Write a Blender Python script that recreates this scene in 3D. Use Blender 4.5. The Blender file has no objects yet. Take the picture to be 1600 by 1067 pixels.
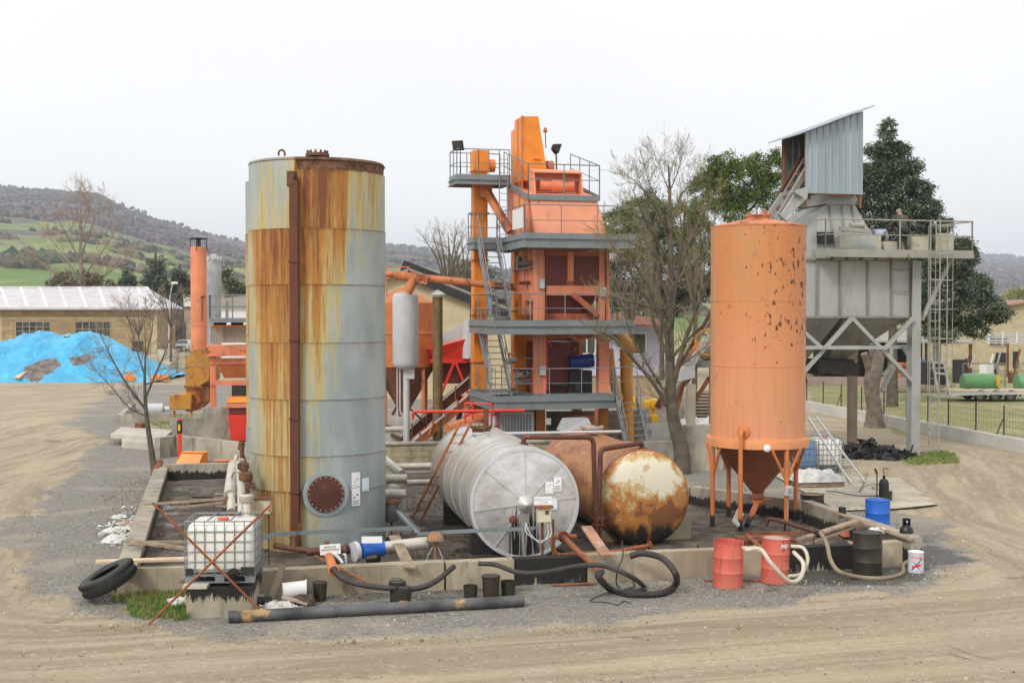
import bpy, math, random
from mathutils import Vector, Matrix, noise as mnoise
random.seed(7)
HAZE = .00022
C = bpy.context.scene
COL = C.collection
# ---------------------------------------------------------------- camera model
F = 2000.0; CX = 800.0; CY = 533.5; H = 5.3
TH = math.atan(45.5 / F); CT = math.cos(TH); ST = math.sin(TH)
V = Vector
def ray(px, py):
    a = (px - CX) / F; b = -(py - CY) / F
    return V((a, CT + b * ST, -ST + b * CT))
def P(px, py, Y):
    d = ray(px, py); t = Y / d.y
    return V((d.x * t, Y, H + d.z * t))
def G(px, py, z=0.0):
    d = ray(px, py); t = (z - H) / d.z
    return V((d.x * t, d.y * t, z))
class Frame:
    def __init__(s, x, y, deg):
        s.o = V((x, y, 0)); a = math.radians(deg); s.a = a
        s.ex = V((math.cos(a), math.sin(a), 0)); s.ey = V((-math.sin(a), math.cos(a), 0))
    def w(s, lx, ly, z): return s.o + s.ex * lx + s.ey * ly + V((0, 0, z))
    def front(s, px, py, ly):            # where the sight line meets the plane local y = ly
        d = ray(px, py); c = V((0, 0, H))
        t = (ly - (c - s.o).dot(s.ey)) / d.dot(s.ey)
        return c + d * t
    def side(s, px, py, lx):
        d = ray(px, py); c = V((0, 0, H))
        t = (lx - (c - s.o).dot(s.ex)) / d.dot(s.ex)
        return c + d * t
    def l(s, w):
        d = w - s.o; return V((d.dot(s.ex), d.dot(s.ey), w.z))
# ---------------------------------------------------------------- mesh builder
ROOTM = {}
def basis(d):
    d = d.normalized()
    u = V((0, 0, 1)) if abs(d.z) < 0.95 else V((1, 0, 0))
    a = d.cross(u).normalized(); b = a.cross(d).normalized()
    return a, b
class MB:
    def __init__(s): s.v = []; s.f = []
    def add(s, vs, fs):
        n = len(s.v); s.v += [V(v) for v in vs]; s.f += [[i + n for i in f] for f in fs]; return s
    def hexa(s, b, t):
        return s.add(list(b) + list(t), [(3, 2, 1, 0), (4, 5, 6, 7), (0, 1, 5, 4), (1, 2, 6, 5), (2, 3, 7, 6), (3, 0, 4, 7)])
    def boxf(s, fr, x0, x1, y0, y1, z0, z1):
        w = fr.w
        return s.hexa([w(x0, y0, z0), w(x1, y0, z0), w(x1, y1, z0), w(x0, y1, z0)],
                      [w(x0, y0, z1), w(x1, y0, z1), w(x1, y1, z1), w(x0, y1, z1)])
    def box(s, c, sx, sy, sz, deg=0):
        return s.boxf(Frame(c[0], c[1], deg), -sx / 2, sx / 2, -sy / 2, sy / 2, c[2] - sz / 2, c[2] + sz / 2)
    def bar(s, p, q, w, h=None):
        p = V(p); q = V(q); h = h or w
        a, b = basis(q - p); a = a * w / 2; b = b * h / 2
        return s.hexa([p - a - b, p + a - b, p + a + b, p - a + b], [q - a - b, q + a - b, q + a + b, q - a + b])
    def tube(s, pts, r, n=8, caps=True):
        pts = [V(p) for p in pts]; m = len(pts)
        rs = r if isinstance(r, (list, tuple)) else [r] * m
        ds = []
        for i in range(m):
            d = V((0, 0, 0))
            if i: d += (pts[i] - pts[i - 1]).normalized()
            if i < m - 1: d += (pts[i + 1] - pts[i]).normalized()
            ds.append(d.normalized() if d.length > 1e-6 else V((0, 0, 1)))
        a, b = basis(ds[0]); vs = []
        for i in range(m):
            d = ds[i]; a = (a - d * a.dot(d)).normalized(); b = a.cross(d).normalized()
            for k in range(n):
                t = 2 * math.pi * k / n
                vs.append(pts[i] + (a * math.cos(t) + b * math.sin(t)) * rs[i])
        fs = []
        for i in range(m - 1):
            for k in range(n):
                k2 = (k + 1) % n
                fs.append((i * n + k, (i + 1) * n + k, (i + 1) * n + k2, i * n + k2))
        if caps: fs.append(tuple(range(n))); fs.append(tuple(range((m - 1) * n + n - 1, (m - 1) * n - 1, -1)))
        return s.add(vs, fs)
    def cyl(s, p, q, r0, r1=None, n=16, caps=True):
        return s.tube([p, q], [r0, r0 if r1 is None else r1], n, caps)
    def lathe(s, c, prof, n=32, axis=None, closed=False):
        # prof: list of (radius, height along axis)
        c = V(c); ax = V(axis or (0, 0, 1)).normalized(); a, b = basis(ax)
        if axis is None: a, b = V((1, 0, 0)), V((0, 1, 0))
        vs = []
        for r, h in prof:
            for k in range(n):
                t = 2 * math.pi * k / n
                vs.append(c + ax * h + (a * math.cos(t) + b * math.sin(t)) * max(r, 1e-4))
        fs = []
        for i in range(len(prof) - 1):
            for k in range(n):
                k2 = (k + 1) % n
                fs.append((i * n + k, i * n + k2, (i + 1) * n + k2, (i + 1) * n + k))
        if closed: fs.append(tuple(range(n - 1, -1, -1))); fs.append(tuple(range((len(prof) - 1) * n, len(prof) * n)))
        return s.add(vs, fs)
    def prism(s, poly, vec):
        n = len(poly); vec = V(vec); vs = [V(p) for p in poly] + [V(p) + vec for p in poly]
        fs = [tuple(range(n - 1, -1, -1)), tuple(range(n, 2 * n))] + [(i, (i + 1) % n, n + (i + 1) % n, n + i) for i in range(n)]
        return s.add(vs, fs)
    def build(s, name, mat, parent=None, label=None, attr=None, smooth=38, flip=False, bevel=0, **tags):
        me = bpy.data.meshes.new(name)
        M = ROOTM.get(parent.name) if parent else None
        vs = s.v if M is None else [M @ v for v in s.v]
        me.from_pydata(vs, [], s.f)
        if attr:
            at = me.color_attributes.new('mask', 'FLOAT_COLOR', 'POINT')
            buf = []
            for v in s.v:
                c = attr(v); buf += [c[0], c[1], c[2], c[3] if len(c) > 3 else 1.0]
            at.data.foreach_set('color', buf)
        me.validate()
        if smooth:
            me.shade_smooth(); me.set_sharp_from_angle(angle=math.radians(smooth))
        me.materials.append(mat)
        o = bpy.data.objects.new(name, me); COL.objects.link(o)
        if parent: o.parent = parent; ROOTM[o.name] = M
        else: ROOTM[o.name] = Matrix.Identity(4)
        if bevel:
            bm = o.modifiers.new('bevel', 'BEVEL'); bm.width = bevel; bm.segments = 1; bm.limit_method = 'ANGLE'
        if label: o['label'] = label
        for k, val in tags.items(): o[k] = val
        return o
def thing(name, label, cat, loc, group=None):
    o = bpy.data.objects.new(name, None); COL.objects.link(o)
    o.empty_display_size = 0.3
    o.location = V(loc); o['label'] = label; o['category'] = cat
    if group: o['group'] = group
    ROOTM[o.name] = Matrix.Translation(-V(loc))
    return o
def one(mb, name, mat, label, cat, group=None, **k):       # a thing that is a single mesh, origin at its base
    xs = [v.x for v in mb.v]; ys = [v.y for v in mb.v]; z = min(v.z for v in mb.v)
    c = V(((min(xs) + max(xs)) / 2, (min(ys) + max(ys)) / 2, z))
    wv = mb.v; mb.v = [v - c for v in wv]
    fn = k.pop('attr', None)
    o = mb.build(name, mat, attr=(lambda v: fn(v + c)) if fn else None, **k)
    o.location = c; ROOTM[o.name] = Matrix.Translation(-c)
    o['label'] = label; o['category'] = cat
    if group: o['group'] = group
    return o
def copy_tree(o, loc, rz=0.0, label=None, parent=None):
    c = o.copy(); COL.objects.link(c)
    if parent: c.parent = parent
    else:
        c.location = V(loc); c.rotation_euler = (0, 0, rz)
    if label: c['label'] = label
    for ch in list(o.children): copy_tree(ch, None, parent=c)
    return c
# ---------------------------------------------------------------- materials
class T:
    def __init__(s, name, rough=.6, metal=0):
        s.m = bpy.data.materials.new(name); s.m.use_nodes = True; s.t = s.m.node_tree
        s.b = s.t.nodes['Principled BSDF']; s.b.inputs['Roughness'].default_value = rough; s.b.inputs['Metallic'].default_value = metal
        s.obj = s.t.nodes.new('ShaderNodeTexCoord').outputs['Object']
    def n(s, typ, ins, out=0, **pr):
        nd = s.t.nodes.new(typ)
        for k, v in pr.items(): setattr(nd, k, v)
        for k, v in ins.items():
            if isinstance(v, bpy.types.NodeSocket): s.t.links.new(v, nd.inputs[k])
            else: nd.inputs[k].default_value = v
        return nd.outputs[out]
    def sc(s, vec, x, y, z): return s.n('ShaderNodeVectorMath', {0: vec, 1: (x, y, z)}, operation='MULTIPLY')
    def noise(s, vec, scale, detail=4, rough=.55, dist=0): return s.n('ShaderNodeTexNoise', {'Vector': vec, 'Scale': scale, 'Detail': detail, 'Roughness': rough, 'Distortion': dist})
    def ramp(s, f, a, b, lo=0.0, hi=1.0): return s.n('ShaderNodeMapRange', {0: f, 1: a, 2: b, 3: lo, 4: hi}, interpolation_type='SMOOTHSTEP')
    def mix(s, f, a, b, mode='MIX'):
        g = lambda c: c if isinstance(c, bpy.types.NodeSocket) else (c[0], c[1], c[2], 1)
        return s.n('ShaderNodeMix', {0: f, 6: g(a), 7: g(b)}, out=2, data_type='RGBA', blend_type=mode)
    def m2(s, op, a, b=0.0, clamp=False): return s.n('ShaderNodeMath', {0: a, 1: b}, operation=op, use_clamp=clamp)
    def attr(s, name='mask'):
        nd = s.t.nodes.new('ShaderNodeAttribute'); nd.attribute_name = name
        sp = s.t.nodes.new('ShaderNodeSeparateColor'); s.t.links.new(nd.outputs['Color'], sp.inputs[0])
        return sp.outputs[0], sp.outputs[1], sp.outputs[2]
    def xyz(s, vec=None):
        nd = s.t.nodes.new('ShaderNodeSeparateXYZ'); s.t.links.new(vec or s.obj, nd.inputs[0]); return nd.outputs
    def set(s, k, v):
        if isinstance(v, bpy.types.NodeSocket): s.t.links.new(v, s.b.inputs[k])
        else: s.b.inputs[k].default_value = v if not isinstance(v, tuple) or len(v) == 4 else (*v, 1)
        return s
    def bump(s, h, strength=.3, dist=.02):
        s.set('Normal', s.n('ShaderNodeBump', {'Height': h, 'Strength': strength, 'Distance': dist})); return s
def dk(c, k): return (c[0] * k, c[1] * k, c[2] * k)
RUST = (.15, .05, .02); RUST2 = (.33, .12, .03); GRIME = (.05, .042, .035)
def W(name, base, rough=.6, metal=0, var=.25, vs=1.2, rust=0, rcol=RUST, rs=2.2, streak=1, dirt=.35, dcol=GRIME, ds=1.7, drip=None, bump=.15, bs=18, fade=None):
    t = T(name, rough, metal); o = t.obj
    col = t.mix(t.ramp(t.noise(o, vs, 5), .35, .7), base, dk(base, 1 - var))
    if fade: col = t.mix(t.ramp(t.noise(t.sc(o, 1, 1, .35), vs * .6, 3), .4, .65), col, fade)
    if dirt:
        d = t.ramp(t.noise(t.sc(o, 1, 1, .3), ds * 2, 6, .65), .52, .8)
        col = t.mix(t.m2('MULTIPLY', d, dirt), col, dcol)
    rf = None
    if rust:
        n1 = t.noise(t.sc(o, 1, 1, streak), rs, 8, .68)
        a = .72 - .42 * rust
        rf = t.ramp(n1, a, a + .07)
        rc = t.mix(t.ramp(t.noise(o, rs * 4, 4), .35, .65), rcol, dk(rcol, 2.0))
        col = t.mix(rf, col, rc)
    if drip:                                   # (colour, z where full, z where none, scale)
        dc, z0, z1, dsx = drip
        z = t.xyz()[2]
        g = t.ramp(z, z0, z1, 1, 0)
        n = t.m2('ADD', t.m2('MULTIPLY', t.noise(t.sc(o, 1, 1, .07), dsx * 4.5, 5, .75), .55), t.m2('MULTIPLY', t.noise(o, dsx * .6, 6, .7), .45))
        f = t.ramp(t.m2('ADD', n, t.m2('MULTIPLY', g, .45)), .68, .74)
        col = t.mix(f, col, dc)
    t.set('Base Color', col)
    if rf is not None:
        t.set('Roughness', t.ramp(rf, 0, 1, rough, .9))
        if metal: t.set('Metallic', t.ramp(rf, 0, 1, metal, 0))
    if bump: t.bump(t.noise(o, bs, 4), bump, .01)
    return t.m
SAL = (.74, .23, .12)      # sun-bleached salmon paint
ORG = (.80, .26, .035)
M = dict(
  salmon=W('salmon_paint', SAL, .5, rust=.2, rs=1.7, streak=.35, fade=(.80, .29, .15), dirt=.55, dcol=(.3, .09, .04)),
  salmon_dark=W('salmon_paint_dirty', (.48, .12, .06), .6, rust=.3, rs=1.3, streak=.5, dirt=.6, dcol=(.12, .03, .02)),
  salmon_panel=W('salmon_panel', (.82, .33, .19), .5, var=.1, rust=.14, rs=2.5, streak=.3, dirt=.4, dcol=(.36, .12, .05)),
  dkred=W('dark_red_paint', (.16, .03, .02), .6, rust=.2, dirt=.7),
  orange=W('orange_paint', (.86, .27, .02), .45, var=.2, rust=.14, streak=.3, dirt=.45, dcol=(.35, .09, .02)),
  orange_rust=W('orange_rusty_paint', (.60, .20, .07), .6, rust=.42, rs=1.2, streak=.6, dirt=.4),
  duct=W('rusty_yellow_duct', (.50, .24, .03), .6, rust=.55, rs=1.1, streak=.6, rcol=(.2, .06, .02), dirt=.3),
  red=W('red_paint', (.72, .04, .02), .45, var=.15, rust=.12, dirt=.25, dcol=(.2, .02, .01)),
  drum=W('faded_red_drum_paint', (.60, .10, .07), .6, var=.35, rust=.3, fade=(.62, .17, .12), rs=5, streak=.25, dirt=.4, rcol=(.12, .035, .015), ds=4),
  silo=None,
  galv=W('galvanised_steel', (.24, .27, .28), .5, .35, var=.15, rust=.12, rs=1.8, dirt=.6, dcol=(.13, .11, .09)),
  galv2=W('galvanised_rail', (.22, .235, .245), .45, .3, var=.1, dirt=.1),
  plantgrey=W('grey_plant_paint', (.38, .39, .375), .55, var=.15, rust=.14, rs=1.6, streak=.25, dirt=.55, dcol=(.14, .11, .08), rcol=(.2, .11, .05)),
  plantdark=W('grey_plant_dirty', (.26, .25, .22), .6, var=.3, rust=.2, streak=.4, dirt=.6, dcol=(.05, .045, .04)),
  rail=W('old_rail_paint', (.33, .325, .28), .6, rust=.3, rs=3, dirt=.2),
  rust=W('bare_rust', (.17, .055, .025), .85, var=.5, vs=4, dirt=.3, fade=(.24, .09, .04), bump=.4),
  rustbar=W('rusty_bar', (.30, .10, .04), .8, var=.4, vs=6, dirt=.1),
  brownpipe=W('brown_pipe_paint', (.11, .035, .02), .6, var=.3, vs=3, dirt=.3, rust=.25),
  stack=W('brown_chimney', (.22, .15, .06), .5, .3, var=.35, vs=2, rust=.1, streak=.15, dirt=.6, dcol=(.06, .045, .03)),
  white=W('white_paint', (.72, .72, .70), .5, var=.06, rust=.05, rs=4, dirt=.15),
  greywhite=W('grey_white_paint', (.52, .53, .54), .5, var=.1, rust=.05, rs=5, dirt=.2),
  alu=W('aluminium_cladding', (.62, .60, .56), .34, .55, var=.14, vs=2.2, dirt=.3, dcol=(.25, .18, .11), bump=.25, bs=6),
  alu_pipe=W('aluminium_pipe', (.60, .56, .48), .4, .4, var=.2, vs=3, dirt=.45, dcol=(.18, .12, .07), rust=.06),
  blue=W('blue_plastic', (.015, .13, .55), .35, var=.15, dirt=.12),
  dkblue=W('dark_blue_paint', (.01, .03, .22), .45, var=.2, dirt=.3),
  black=W('black_rubber', (.022, .021, .02), .6, var=.3, vs=5, dirt=.5, dcol=(.09, .075, .06), ds=3),
  oilblack=W('oily_black', (.014, .012, .011), .38, var=.3, vs=6, dirt=.3, dcol=(.05, .035, .02)),
  bronzeblack=W('brown_black_paint', (.035, .028, .02), .5, var=.4, vs=4, dirt=.6, dcol=(.10, .07, .04)),
  conc=W('old_concrete', (.34, .31, .25), .85, var=.4, vs=2, dirt=1, dcol=(.09, .075, .055), ds=1.3, bump=.5, bs=25, fade=(.46, .42, .33)),
  conc_l=W('pale_concrete', (.52, .49, .42), .85, var=.2, dirt=.4, dcol=(.2, .17, .12), bump=.4, bs=30),
  conc_blk=W('oil_stained_concrete', (.40, .36, .27), .75, var=.3, vs=2, dirt=.6, drip=((.014, .012, .01), .62, -.75, 2.6), bump=.4, bs=22),
  concw=W('stained_wall_concrete', (.46, .39, .28), .8, var=.35, vs=1.5, dirt=1.0, dcol=(.06, .045, .03), ds=1.5, fade=(.27, .22, .15), rust=.07, rcol=(.2, .09, .04), rs=1.5, bump=.5, bs=22),
  wood=W('weathered_wood', (.36, .27, .18), .85, var=.4, vs=4, dirt=.5, bump=.4),
  woodnew=W('pale_plank_wood', (.66, .48, .32), .7, var=.2, vs=3, dirt=.1),
  yellow=W('yellow_paint', (.80, .45, .02), .45, var=.15, dirt=.2),
  yorange=W('yellow_orange_duct', (.76, .32, .03), .5, var=.2, dirt=.4, dcol=(.25, .1, .02), rust=.08),
  pinkpanel=W('beige_box', (.45, .34, .27), .6, dirt=.3),
  green=W('green_tank_paint', (.13, .33, .13), .45, var=.1, dirt=.15),
  glass=None,
)
def simple(name, col, rough=.5, metal=0, **k):
    t = T(name, rough, metal); t.set('Base Color', col)
    for a, b in k.items(): t.set(a.replace('_', ' '), b)
    return t.m
t = T('dark_glass', .08); t.set('Base Color', t.mix(t.ramp(t.noise(t.obj, .8, 2), .4, .6), (.03, .035, .035), (.07, .075, .07))); M['glass'] = t.m
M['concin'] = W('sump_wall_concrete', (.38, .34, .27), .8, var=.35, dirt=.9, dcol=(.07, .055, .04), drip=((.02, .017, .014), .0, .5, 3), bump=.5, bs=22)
M['paper'] = W('white_label', (.85, .86, .87), .6, var=.03, dirt=.05, bump=0)
M['paperblue'] = W('pale_blue_label', (.72, .80, .88), .6, var=.03, dirt=.05, bump=0)
M['ink'] = simple('label_ink', (.12, .12, .13), .7)
M['inkgrey'] = simple('faded_ink', (.42, .43, .45), .7)
M['inkred'] = simple('red_ink', (.7, .03, .02), .6)
M['inkblue'] = simple('blue_ink', (.03, .05, .30), .6)
M['dark'] = W('dark_grime_shade', (.03, .027, .025), .8, var=.4, vs=2, dirt=.4, dcol=(.09, .07, .05))  # grimy near-black; also serves as painted shade in gaps and interiors
t = T('translucent_white_plastic', .35); t.set('Base Color', t.mix(t.ramp(t.noise(t.obj, 2, 3), .4, .7), (.80, .79, .74), (.72, .70, .62))); t.set('Subsurface Weight', .15); M['hdpe'] = t.m
M['tap'] = simple('red_cap', (.6, .08, .04), .4)
def rsign(x): return 1 if x >= 0 else -1
def catmull(pts, k=8):
    pts = [V(p) for p in pts]; out = []
    q = [pts[0] * 2 - pts[1]] + pts + [pts[-1] * 2 - pts[-2]]
    for i in range(1, len(q) - 2):
        for j in range(k):
            t = j / k; a, b, c, d = q[i - 1], q[i], q[i + 1], q[i + 2]
            out.append(0.5 * ((2 * b) + (c - a) * t + (2 * a - 5 * b + 4 * c - d) * t * t + (3 * b - a - 3 * c + d) * t ** 3))
    out.append(pts[-1]); return out
def bend(pts, r, k=5):
    # polyline with rounded corners
    pts = [V(p) for p in pts]; out = [pts[0]]
    for i in range(1, len(pts) - 1):
        a, b, c = pts[i - 1], pts[i], pts[i + 1]
        u = (a - b); v = (c - b); d = min(r, u.length * .45, v.length * .45)
        p = b + u.normalized() * d; q = b + v.normalized() * d
        for j in range(k + 1):
            t = j / k; out.append(p * (1 - t) ** 2 + b * 2 * t * (1 - t) + q * t * t)
    out.append(pts[-1]); return out
def text(name, s, size, loc, ex, up, mat, parent, depth=.002, align='CENTER'):
    cu = bpy.data.curves.new(name, 'FONT'); cu.body = s; cu.size = size; cu.extrude = depth; cu.align_x = align; cu.align_y = 'CENTER'
    cu.materials.append(mat); o = bpy.data.objects.new(name, cu); COL.objects.link(o)
    ex = V(ex).normalized(); up = V(up).normalized(); nz = ex.cross(up)
    Mx = Matrix((ex, up, nz)).transposed().to_4x4(); Mx.translation = V(loc)
    bpy.context.view_layer.update()
    me = bpy.data.meshes.new_from_object(o.evaluated_get(bpy.context.evaluated_depsgraph_get()))
    bpy.data.objects.remove(o); bpy.data.curves.remove(cu)
    me.name = name; me.transform(ROOTM[parent.name] @ Mx)
    if not me.materials: me.materials.append(mat)
    o = bpy.data.objects.new(name, me); COL.objects.link(o); o.parent = parent; ROOTM[o.name] = ROOTM[parent.name]
    return o
# ---------------------------------------------------------------- camera, light, sky
cam = bpy.data.cameras.new('camera'); co = bpy.data.objects.new('camera', cam); COL.objects.link(co); C.camera = co
cam.lens = 45.0; cam.sensor_width = 36.0; cam.clip_end = 20000; cam.clip_start = .2
co.location = (0, 0, H); co.rotation_euler = (math.pi / 2 - TH, 0, 0)
C.view_settings.view_transform = 'Standard'; C.view_settings.look = 'None'; C.view_settings.exposure = 0; C.view_settings.gamma = 1
w = bpy.data.worlds.new('World'); C.world = w; w.use_nodes = True; nt = w.node_tree
bg = nt.nodes['Background']
sky = nt.nodes.new('ShaderNodeTexSky'); sky.sky_type = 'NISHITA'; sky.sun_disc = False
SUN_EL = math.radians(42); SUN_AZ = math.radians(215)
sky.sun_elevation = SUN_EL; sky.sun_rotation = SUN_AZ; sky.air_density = 1; sky.dust_density = 3
tc = nt.nodes.new('ShaderNodeTexCoord')
nz = nt.nodes.new('ShaderNodeTexNoise'); nz.inputs['Scale'].default_value = 1.6; nz.inputs['Detail'].default_value = 5; nz.inputs['Roughness'].default_value = .45
mp = nt.nodes.new('ShaderNodeMapping'); mp.inputs['Scale'].default_value = (1, 1, 2.6)
nt.links.new(tc.outputs['Generated'], mp.inputs[0]); nt.links.new(mp.outputs[0], nz.inputs['Vector'])
rp = nt.nodes.new('ShaderNodeMapRange'); rp.inputs[1].default_value = .35; rp.inputs[2].default_value = .7; rp.inputs[3].default_value = 10.2; rp.inputs[4].default_value = 8.9
nt.links.new(nz.outputs[0], rp.inputs[0])
cl = nt.nodes.new('ShaderNodeCombineXYZ')
for i, k in enumerate((1.0, 1.0, 1.005)):
    mm = nt.nodes.new('ShaderNodeMath'); mm.operation = 'MULTIPLY'; mm.inputs[1].default_value = k
    nt.links.new(rp.outputs[0], mm.inputs[0]); nt.links.new(mm.outputs[0], cl.inputs[i])
mx = nt.nodes.new('ShaderNodeMix'); mx.data_type = 'RGBA'; mx.inputs[0].default_value = .97
nt.links.new(sky.outputs[0], mx.inputs[6]); nt.links.new(cl.outputs[0], mx.inputs[7])
nt.links.new(mx.outputs[2], bg.inputs[0]); bg.inputs[1].default_value = .126
sl = bpy.data.lights.new('sun', 'SUN'); sl.energy = 2.2; sl.angle = math.radians(14); sl.color = (1, .95, .88)
so = bpy.data.objects.new('sun', sl); COL.objects.link(so); so.location = (0, -20, 40)
# light travels away from the sun: sun high behind the camera, a little to the left
sd = V((math.sin(math.radians(-35)) * math.cos(SUN_EL), -math.cos(math.radians(-35)) * math.cos(SUN_EL), math.sin(SUN_EL)))
so.rotation_euler = sd.to_track_quat('Z', 'Y').to_euler()
# ---------------------------------------------------------------- ground
def poly_sd(poly):
    E = [(poly[i], poly[(i + 1) % len(poly)]) for i in range(len(poly))]
    def f(x, y):
        best = 1e9; ins = False
        for a, b in E:
            ex, ey = b.x - a.x, b.y - a.y; wx, wy = x - a.x, y - a.y
            t = max(0, min(1, (wx * ex + wy * ey) / (ex * ex + ey * ey + 1e-9)))
            dx, dy = wx - ex * t, wy - ey * t; best = min(best, dx * dx + dy * dy)
            if (a.y > y) != (b.y > y) and x < ex * (y - a.y) / (b.y - a.y) + a.x: ins = not ins
        d = math.sqrt(best); return d if ins else -d
    return f
gp = lambda L: [G(a, b) for a, b in L]
sd_grav = poly_sd(gp([(185, 603), (128, 640), (120, 668), (165, 690), (120, 725), (75, 765), (30, 805), (-20, 830), (10, 880), (60, 928), (140, 962), (270, 985), (420, 995), (620, 1000), (850, 985), (1000, 968), (1150, 952), (1300, 938), (1440, 918), (1510, 890), (1540, 862), (1500, 835), (1455, 812), (1400, 800), (1330, 796), (1260, 760), (1180, 735), (1110, 700), (1100, 650), (700, 600), (330, 600)]))
sd_oil = poly_sd(gp([(1180, 905), (1190, 925), (1300, 918), (1420, 905), (1480, 890), (1530, 865), (1480, 838), (1430, 822), (1410, 850), (1400, 880)]))
sd_oil2 = poly_sd(gp([(400, 935), (420, 960), (800, 935), (860, 925), (840, 900)]))
sd_grass = [poly_sd(gp(L)) for L in ([(182, 932), (205, 962), (290, 970), (300, 925)], [(1400, 712), (1420, 728), (1500, 722), (1480, 705)],
            [(200, 652), (260, 672), (330, 676), (330, 668)], [(1380, 668), (1390, 676), (1420, 680), (1410, 668)], [(100, 908), (150, 935), (180, 925), (165, 905)])]
sd_field = poly_sd([G(1250, 628), G(1300, 640), G(1600, 692), V((60, 40, 0)), V((400, 80, 0)), V((500, 400, 0)), V((100, 600, 0)), V((24, 110, 0))])
sd_litter = poly_sd(gp([(170, 760), (150, 850), (235, 850), (258, 745), (235, 725)]))
sd_pale = poly_sd(gp([(-60, 700), (60, 690), (130, 640), (60, 780), (-60, 900)]))
def axis_lines(lo, hi, step, far, k=1.22):
    a = []; x = lo
    while x <= hi: a.append(x); x += step
    d = step; l = lo; r = a[-1]; L = []; R = []
    while l > -far: d *= k; l -= d; L.append(l)
    d = step
    while r < far: d *= k; r += d; R.append(r)
    return L[::-1] + a + R
gx = axis_lines(-17, 24, .26, 5000); gy = axis_lines(9, 66, .3, 5000)
gv = []; gcol = []
nf = lambda x, y, s, o=0: mnoise.fractal(V((x * s, y * s, o)), .9, 2.1, 3)
ss = lambda a, b, x: (lambda t: t * t * (3 - 2 * t))(max(0, min(1, (x - a) / (b - a))))
sd_site = poly_sd([V((-7.6, 23.6, 0)), V((8.6, 26.2, 0)), V((8.2, 33, 0)), V((13, 50, 0)), V((-4, 62, 0)), V((-12, 62, 0)), V((-12, 40, 0))])
gdist = []
for y in gy:
    for x in gx:
        near = -30 < x < 40 and 5 < y < 110
        g = gr = dk_ = 0; ds = 50; z = 0
        if near:
            wob = nf(x, y, .45) * .9 + nf(x, y, 1.7, 3) * .35
            g = ss(-.5, .6, sd_grav(x, y) + wob)
            gr = max(ss(-.25, .3, f(x, y) + wob * .5) for f in sd_grass)
            fd = sd_field(x, y)
            if fd > -2: gr = max(gr, ss(-.2, .8, fd + wob) * (.72 + .3 * nf(x, y, .2, 9)))
            dk_ = max(ss(-.5, .6, sd_oil(x, y) + wob), ss(-.3, .4, sd_oil2(x, y) + wob) * .7, ss(-.3, .5, sd_litter(x, y) + wob) * .35)
            ds = -sd_site(x, y)
            z = nf(x, y, .5) * .018
            ds0 = ds + nf(x, y, .12) * .8
            for rd in (2.3, 4.1, 6.6, 8.2):
                z -= .03 * math.exp(-((ds0 - rd) / .28) ** 2) * (1 - g)
        elif x > 20 and y > 50: gr = .7
        elif y > 250: gr = .6
        gv.append((x, y, z)); gcol += [g, gr, dk_, 1]; gdist.append(ds)
nx = len(gx)
gf = [(j * nx + i, j * nx + i + 1, (j + 1) * nx + i + 1, (j + 1) * nx + i) for j in range(len(gy) - 1) for i in range(nx - 1)]
me = bpy.data.meshes.new('ground'); me.from_pydata(gv, [], gf)
me.color_attributes.new('mask', 'FLOAT_COLOR', 'POINT').data.foreach_set('color', gcol)
me.attributes.new('sited', 'FLOAT', 'POINT').data.foreach_set('value', gdist)
me.shade_smooth()
t = T('ground_dirt', .9); o = t.obj; ga, gg, gd = t.attr()
an = t.t.nodes.new('ShaderNodeAttribute'); an.attribute_name = 'sited'; sdv = an.outputs['Fac']
cx = t.n('ShaderNodeCombineXYZ', {0: t.m2('MULTIPLY', sdv, 1.1)}); tv = t.n('ShaderNodeVectorMath', {0: cx, 1: t.sc(o, .13, .13, 0)}, operation='ADD')
trk = t.noise(tv, 1.3, 5, .6, .4); trf = t.noise(tv, 5, 3, .6)
dirt = t.mix(t.ramp(trk, .36, .64), (.29, .235, .15), (.43, .35, .235))
dirt = t.mix(t.ramp(trf, .48, .72, 0, .4), dirt, (.54, .47, .36))
dirt = t.mix(t.ramp(t.noise(o, .35, 5), .5, .75, 0, .55), dirt, (.30, .25, .17))
dirt = t.mix(t.ramp(t.noise(o, 1.3, 6, .7), .60, .72, 0, .6), dirt, (.58, .50, .38))
dirt = t.mix(t.ramp(t.noise(o, 26, 4, .75), .5, .72, 0, .25), dirt, (.26, .20, .13))
dirt = t.mix(t.ramp(t.noise(o, .16, 4, .6, .5), .48, .62, 0, .4), dirt, (.37, .31, .22))
pb2 = t.n('ShaderNodeTexVoronoi', {'Vector': t.sc(o, 1, 1, 1), 'Scale': 13.0, 'Randomness': 1.0}, out=1, feature='F1'); pbw = t.n('ShaderNodeSeparateColor', {0: pb2})
dirt = t.mix(t.ramp(pbw, .93, .95, 0, .25), dirt, (.60, .54, .44)); dirt = t.mix(t.ramp(pbw, .07, .05, 0, .25), dirt, (.17, .135, .09))
wet = t.ramp(t.noise(o, .55, 6, .68, .5), .62, .67)
dirt = t.mix(t.m2('MULTIPLY', wet, .6), dirt, (.13, .10, .065))
gn = t.noise(o, 38, 4, .75)
pb = t.n('ShaderNodeTexVoronoi', {'Vector': o, 'Scale': 26.0, 'Randomness': 1.0}, out=1, feature='F1'); pbv = t.n('ShaderNodeSeparateColor', {0: pb})
grav = t.mix(t.ramp(gn, .36, .66), (.14, .13, .115), (.38, .36, .32)); grav = t.mix(t.ramp(pbv, .82, .9, 0, .4), grav, (.55, .53, .49)); grav = t.mix(t.ramp(pbv, .2, .1, 0, .6), grav, (.05, .045, .04))
grav = t.mix(t.ramp(t.noise(o, 7, 5, .75), .45, .62, 0, .45), grav, (.13, .12, .105))
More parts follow.
